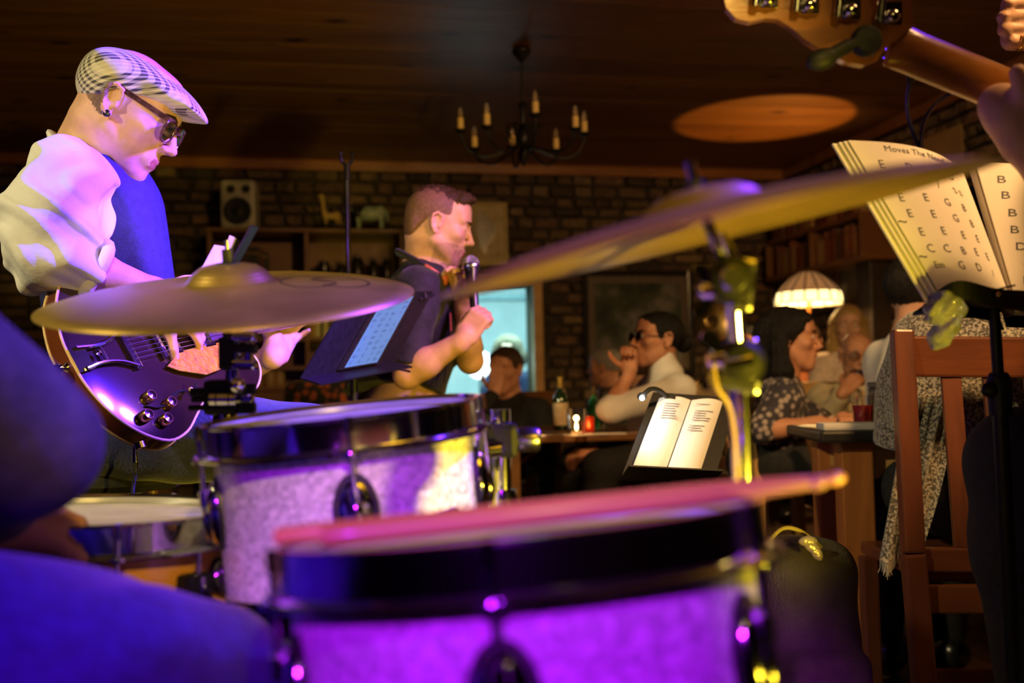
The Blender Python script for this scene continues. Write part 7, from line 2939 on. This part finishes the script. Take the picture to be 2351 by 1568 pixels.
# pale chair leg behind the shawl and a table chair
chair('pale pine chair standing behind the orange table leg', P(2150, 1200, 4.0).x, P(2150, 1200, 4.0).y, 170, M['palewood'], M['palewood'], back_h=.80)
chair('dark wooden chair under the dark-haired man in the white shirt', P(2095, 1100, 3.42).x, P(2095, 1100, 3.42).y, -60, M['shelfwood'], M['shelfwood'], back_h=.69)

# ------------------------------------------------------------------ khaki bag by the floor tom
bgp = V((P(1850, 1400, 1.78).x, P(1850, 1400, 1.78).y, 0))
bg = thing('canvas_bag', 'khaki canvas bag with pale piping standing behind the floor tom', 'bag', bgp)
zt_ = P(1830, 1206, 1.75).z
Bb = Body()
Bb.box(bgp + V((0, 0, zt_ * .48)), (.085, .09, zt_ * .48), Matrix.Rotation(R_(10), 3, 'Z'), .07, .03)
Bb.box(bgp + V((.01, -.085, zt_ * .38)), (.07, .04, zt_ * .28), Matrix.Rotation(R_(10), 3, 'Z'), .03, .02)
M['canvas'] = pm('khaki_canvas', (.16, .14, .075), .9, 0, .18, 14, .35, 220)
sdf('bag_body', Bb, M['canvas'], bg, .007, wrinkle(.005, 22, .7))
MB().tube(spline([P(1762, 1245, 1.70), P(1795, 1214, 1.69), P(1830, 1216, 1.69), P(1862, 1236, 1.70), P(1885, 1256, 1.71)], 6), .0035, 8).build('piping', pm('pale_piping', (.45, .34, .16), .7), bg)
rb_ = MB()
rib = thing('gift_ribbon', 'crumpled shiny lilac ribbon tied at the top of the khaki bag', 'ribbon', P(1862, 1262, 1.66))
M['lilac'] = pm('shiny_lilac_foil', (.62, .50, .66), .25, .3, .1, 60, .5, 60)
for k, (a_, b__) in enumerate((((1842, 1245), (1868, 1240)), ((1852, 1252), (1878, 1262)), ((1862, 1258), (1886, 1278)))):
    MB().sphere((P(*a_, 1.665) + P(*b__, 1.665)) / 2, (.016, .006, .009), 12, 0, Matrix.Rotation(R_(30 * k), 3, 'Y')).build('loop', M['lilac'], rib)
# dark jacket hung near the bag
# ------------------------------------------------------------------ small book stand in the middle
c3s = thing('songbook_music_stand', 'black music stand with small white song book and clip-on lamp', 'music stand', V((P(1600, 1100, 2.55).x, P(1600, 1100, 2.55).y, 0)))
S0, S1, S3 = P(1428, 1092, 2.34), P(1640, 1102, 2.40), P(1500, 900, 2.52)
S2 = S1 + (S3 - S0)
_, sn_ = quad('desk', [S0, S1, S2, S3], .005, M['black_metal'], c3s, -CZ)
quad('ledge', [S0, S1, S1 + sn_ * .05, S0 + sn_ * .05], .004, M['black_metal'], c3s, CY)
stand_base(c3s, c3s.location, (S0 + S1) / 2 + V((0, .05, .03)), .010)
sb = thing('song_book', 'small open white song book on the black music stand', 'book', P(1530, 1080, 2.37))
b0, b1, b3 = P(1450, 1077, 2.345), P(1606, 1084, 2.385), P(1512, 917, 2.505)
b2 = b1 + (b3 - b0)
for k in range(2):
    f0, f1 = (0, .49) if k == 0 else (.51, 1.0)
    vs, fs = [], []
    NU = 10
    for side in (0, 1):
        for j in range(2):
            for i in range(NU + 1):
                u_ = f0 + (f1 - f0) * i / NU
                w_ = (i / NU if k == 0 else 1 - i / NU)
                hgt = (.012 * math.sin(math.pi * min(1, w_ * 1.05)) ** .8 + .006) if side else .002
                vs.append(b0.lerp(b1, u_).lerp(b3.lerp(b2, u_), j) + sn_ * hgt)
    m_ = 2 * (NU + 1)
    for i in range(NU):
        fs.append((i, i + 1, NU + 2 + i, NU + 1 + i))
        fs.append((m_ + i, m_ + NU + 1 + i, m_ + NU + 2 + i, m_ + i + 1))
        fs.append((i, m_ + i, m_ + i + 1, i + 1))
        fs.append((NU + 1 + i, NU + 2 + i, m_ + NU + 2 + i, m_ + NU + 1 + i))
    fs.append((0, NU + 1, m_ + NU + 1, m_))
    fs.append((NU, m_ + NU, m_ + 2 * NU + 1, 2 * NU + 1))
    mk('page_block', vs, fs, M['paper_w'], sb)
ln_ = MB()
rr = random.Random(2)
eu, ev = (b1 - b0).normalized(), (b3 - b0).normalized()
for (u0_, v0_, n_, w_) in ((.58, .90, 1, .22), (.60, .80, 5, .30), (.58, .58, 3, .28), (.10, .88, 7, .28)):
    for i in range(n_):
        p = b0.lerp(b1, u0_).lerp(b3.lerp(b2, u0_), v0_ - .035 * i) + sn_ * .0192
        q_ = p + (b1 - b0) * w_ * rr.uniform(.6, 1)
        ln_.add([p, q_, q_ + ev * .0022, p + ev * .0022], [(0, 1, 2, 3)])
tag(ln_.build('printed_lines', M['ink_grey'], sb, False), kind='stuff')
cl_ = thing('clip_lamp', 'small black gooseneck clip lamp lit on the song book stand', 'lamp', P(1535, 910, 2.50))
MB().tube(spline([P(1532, 912, 2.50), P(1515, 897, 2.46), P(1495, 893, 2.43), P(1478, 905, 2.40)], 6), .006, 10).build('gooseneck', M['black_rubber'], cl_)
MB().sphere(P(1474, 910, 2.395), (.012, .010, .010), 14).build('lamp_head', M['black_plastic'], cl_)
MB().sphere(P(1474, 914, 2.385), .006, 12).build('led', pm('lit_led', (1, 1, 1), .3, emit=(.8, .9, 1.0), estr=12), cl_)
MB().box(P(1537, 915, 2.505), (.014, .012, .012), None, 0, .004).build('clip', M['black_plastic'], cl_)
lamp('clip_lamp_led', 'SPOT', P(1476, 902, 2.36), P(1530, 1000, 2.44), (.92, .96, 1.0), .55, .006, 120, .8)

# ------------------------------------------------------------------ chord book and its stand at the right
cbk = thing('chord_book', 'thick open ring book of handwritten chords propped before the bass player', 'book', P(2230, 690, 1.45))
Pa, Pb, Pc, Pd = P(1948, 322, 1.50), P(2225, 372, 1.60), P(2352, 708, 1.50), P(2168, 690, 1.42)
pn_ = (Pb - Pa).cross(Pd - Pa).normalized()
if pn_.dot(CZ) > 0:
    pn_ = -pn_


def lp(u, v, off=0.0):
    """left page, u from fore-edge to spine, v from top to bottom"""
    p = Pa.lerp(Pb, u).lerp(Pd.lerp(Pc, u), v)
    return p + pn_ * (.014 * math.sin(math.pi * u) - .016 * u ** 3 + off)


Ra, Rb, Rc, Rd = P(2250, 366, 1.60), P(2600, 430, 1.70), P(2680, 770, 1.58), P(2352, 708, 1.50)
rn_ = (Rb - Ra).cross(Rd - Ra).normalized()
if rn_.dot(CZ) > 0:
    rn_ = -rn_


def rp(u, v, off=0.0):
    p = Ra.lerp(Rb, u).lerp(Rd.lerp(Rc, u), v)
    return p + rn_ * (.016 * math.sin(math.pi * min(1, u * 1.1)) - .010 * (1 - u) ** 3 + off)


def sheetpatch(fn, nu, nv, th, nm, mt, par):
    vs, fs = [], []
    for sd in (0, 1):
        for j in range(nv + 1):
            for i in range(nu + 1):
                vs.append(fn(i / nu, j / nv, -th * sd))
    m_ = (nu + 1) * (nv + 1)
    for j in range(nv):
        for i in range(nu):
            a = j * (nu + 1) + i
            fs.append((a, a + 1, a + nu + 2, a + nu + 1))
            fs.append((m_ + a, m_ + a + nu + 1, m_ + a + nu + 2, m_ + a + 1))
    for i in range(nu):
        for a in (i, nv * (nu + 1) + i):
            fs.append((a, m_ + a, m_ + a + 1, a + 1))
    for j in range(nv):
        for a in (j * (nu + 1), j * (nu + 1) + nu):
            fs.append((a, a + nu + 1, m_ + a + nu + 1, m_ + a))
    return mk(nm, vs, fs, mt, par)


def shifted(fn, du, dv, dn):
    return lambda u, v, off=0.0: fn(u, v, off + dn) + (Pa - Pb).normalized() * du * (1 - u)


sheetpatch(lp, 16, 12, .0012, 'page', M['paper'], cbk)
for k, (du, dn__) in enumerate(((.006, -.0035), (.012, -.0075), (.020, -.0125))):
    sheetpatch(shifted(lp, du, 0, dn__), 12, 6, .0030, 'page_block', M['paper'], cbk)
sheetpatch(rp, 16, 12, .0012, 'page', M['paper'], cbk)
sheetpatch(lambda u, v, off=0.0: rp(u, v, off - .004), 12, 6, .012, 'page_block', M['paper'], cbk)


def write(b, fn, u, v, body, size, aspect=1.0):
    vs, fs = text_mesh(body, size, .15)
    b.add([fn(u + q_.x / .23 * aspect, v - q_.y / .30, .0004) for q_ in vs], fs)


ink = MB()
rr = random.Random(14)
write(ink, lp, .50, .045, 'Moves The Needle', .017)
write(ink, lp, .86, .075, 'Capo 2', .011)
rowsL = [['E', 'D', 'A', 'D'], ['E', 'E', '/', '% %'], ['E', 'E', 'G', 'B'], ['E', 'E', 'G', 'B'], ['E', 'E', 'E', 'E'], ['C', 'C', 'B', 'E', 'E'], ['Em', 'G', 'D', '/']]
for i, row in enumerate(rowsL):
    v_ = .15 + .108 * i
    for j, s_ in enumerate(row):
        write(ink, lp, .10 + .80 * (j + .2) / len(row) + rr.uniform(-.01, .01), v_ + rr.uniform(-.008, .008), s_, .022 if len(s_) < 2 else .017)
    if i % 2 == 1:
        write(ink, lp, .035, v_ + .045, '~', .03)
rowsR = [['B', '/', 'C#'], ['B', 'C', 'A'], ['B', 'C', 'G'], ['B', 'A', 'G'], ['D', 'A', 'C'], ['C', 'G', 'B'], ['E', 'B', 'A']]
for i, row in enumerate(rowsR):
    for j, s_ in enumerate(row):
        write(ink, rp, .10 + .28 * j + rr.uniform(-.02, .02), .12 + .115 * i + rr.uniform(-.01, .01), s_, .022 if len(s_) < 2 else .019)
write(ink, rp, .5, .035, 'Verse and chorus', .016)
tag(ink.build('handwritten_chords', M['ink'], cbk, False), kind='stuff')

cst = thing('chord_book_stand', 'black music stand under the thick chord book at the bass player', 'music stand', V((P(2325, 1568, 1.52).x, P(2325, 1568, 1.52).y, 0)))
# desk behind the pages
sheetpatch(lambda u, v, off=0.0: lp(.25 + .75 * u, .1 + .95 * v, off - .028), 4, 4, .004, 'desk', M['black_metal'], cst)
sheetpatch(lambda u, v, off=0.0: rp(u * .9, .1 + .95 * v, off - .028), 4, 4, .004, 'desk', M['black_metal'], cst)
lg0, lg1, lg2 = P(2125, 702, 1.40), P(2190, 672, 1.37), P(2520, 742, 1.50)
pts = spline([P(2135, 700, 1.41), P(2200, 664, 1.385), P(2290, 682, 1.40), P(2400, 690, 1.46), P(2560, 715, 1.52)], 6)
vs, fs = [], []
for p in pts:
    for (a, c) in ((.0, .012), (.0, -.014), (.06, -.014), (.06, -.009), (.005, -.009), (.005, .012)):
        vs.append(p + CZ * a + CY * c)
for i in range(len(pts) - 1):
    for k in range(6):
        fs.append((i * 6 + k, i * 6 + (k + 1) % 6, (i + 1) * 6 + (k + 1) % 6, (i + 1) * 6 + k))
fs += [tuple(range(6)), tuple(range((len(pts) - 1) * 6 + 5, (len(pts) - 1) * 6 - 1, -1))]
mk('ledge', vs, fs, M['black_metal'], cst, False)
pt0, pt1 = P(2281, 690, 1.47), P(2329, 1568, 1.52)
MB().tube([pt0, P(2293, 880, 1.48)], .0085, 14).build('upper_post', M['black_metal'], cst)
MB().tube([P(2293, 870, 1.48), leg_to_floor(P(2293, 870, 1.48), pt1)], .0115, 14).build('post', M['black_metal'], cst)
MB().lathe(P(2295, 905, 1.482), (pt0 - pt1), [(0, -.03), (.017, -.03), (.018, .02), (.013, .032), (0, .032)], 18).build('height_clutch', M['black_metal'], cst)
MB().sphere(P(2272, 895, 1.47), (.012, .010, .012), 12).build('clutch_knob', M['black_metal'], cst)
MB().tube([P(2275, 668, 1.388), P(2330, 655, 1.40)], .0016, 6).build('page_wire', M['black_metal'], cst)
MB().sphere(P(2291, 676, 1.387), .004, 10).build('ledge_screw', M['gold'], cst)
ftc = leg_to_floor(P(2293, 870, 1.48), pt1)
for k in range(3):
    a = R_(60 + 120 * k)
    e = V((ftc.x + math.cos(a) * .25, ftc.y + math.sin(a) * .25, .010))
    lg = MB().tube([V((ftc.x, ftc.y, .20)), e], .007, 10).build('leg', M['black_metal'], cst)
    MB().tube([e + V((0, 0, .01)), e - V((0, 0, .009))], .010, 10).build('rubber_foot', M['black_rubber'], lg)

# clear plastic bag hanging from the ledge
Bp = Body()
Bp.cone(P(2160, 705, 1.40), P(2172, 765, 1.41), .022, .012, .02)
Bp.cone(P(2185, 700, 1.405), P(2160, 772, 1.41), .018, .016, .02)
pb_ = sdf('plastic_bag', Bp, pm('crinkled_clear_plastic', (.85, .85, .9), .08, 0, .05, 30, .8, 60, trans=.75), None, .003, wrinkle(.006, 130, .3))
tag(pb_, 'crinkled clear plastic bag hanging under the chord book', 'bag')

# two jack leads dropping behind the book
for lab, pts, plug in (('black jack lead with angled plug falling straight behind the chord book', [(2090, 185, 1.62), (2083, 225, 1.63), (2086, 270, 1.64), (2102, 318, 1.65), (2120, 360, 1.66)], [(2096, 143, 1.61), (2089, 165, 1.61), (2090, 188, 1.62)]),
                       ('black jack lead curving down behind the chord book', [(2186, 212, 1.62), (2150, 236, 1.63), (2124, 275, 1.64), (2115, 320, 1.65), (2118, 360, 1.66)], [(2228, 190, 1.61), (2205, 202, 1.615), (2184, 213, 1.62)])):
    t = thing('jack_lead', lab, 'cable', P(*pts[-1]))
    MB().tube(spline([P(*p) for p in pts], 6), .0034, 8).build('cord', pm('blue_black_lead', (.02, .02, .05), .25), t)
    MB().tube([P(*p) for p in plug], [.0075, .0085, .006], 12).build('plug', M['black_plastic'], t)
    MB().sphere(P(*plug[0]), .0065, 10).build('plug_tip', M['chrome'], t)

# ------------------------------------------------------------------ patterned armchair beyond the rack tom and globe lamp in the far room
M['kilim'] = pattern('red_black_floral_weave', 'floral', (.34, .07, .02), (.012, .012, .010), 26, .9, .2)
acp = P(745, 905, 4.3)
ac = thing('patterned_armchair', 'low armchair in dark red and orange patterned cloth before the bookcase', 'armchair', V((acp.x, acp.y, 0)))
ztop = P(745, 872, 4.3).z
Bc = Body()
Bc.box(V((acp.x, acp.y, ztop / 2 + .05)), (.17, .09, ztop / 2 - .05), None, .06, .02)
sdf('backrest', Bc, M['kilim'], ac, .010)
Bc = Body()
Bc.box(V((acp.x, acp.y + .28, .36)), (.18, .24, .08), None, .05, .02)
sdf('seat', Bc, M['kilim'], ac, .012)
for sx in (-1, 1):
    Bc = Body()
    Bc.box(V((acp.x + sx * .21, acp.y + .22, .44)), (.05, .28, .16), None, .045, .02)
    sdf('armrest', Bc, M['kilim'], ac, .012)
for (x_, y_) in ((-.2, 0), (.2, 0), (-.2, .46), (.2, .46)):
    MB().box(V((acp.x + x_, acp.y + y_, .15)), (.025, .025, .15), None, 0, .004).build('leg', M['shelfwood'], ac)
gpz = P(1102, 838, 8.6)
gl_ = thing('globe_lamp', 'white globe lamp on a thin stem in the bright far room', 'lamp', V((gpz.x, gpz.y, 0)))
MB().sphere(gpz, .12, 24).build('globe', pm('lit_opal_glass', (.95, .95, .9), .3, emit=(.85, 1, 1), estr=2.0), gl_)
MB().lathe(V((gpz.x, gpz.y, 0)), (0, 0, 1), [(0, 0), (.13, 0), (.12, .02), (.012, .03), (.012, gpz.z - .1), (0, gpz.z - .1)], 20).build('stem', M['steel'], gl_)
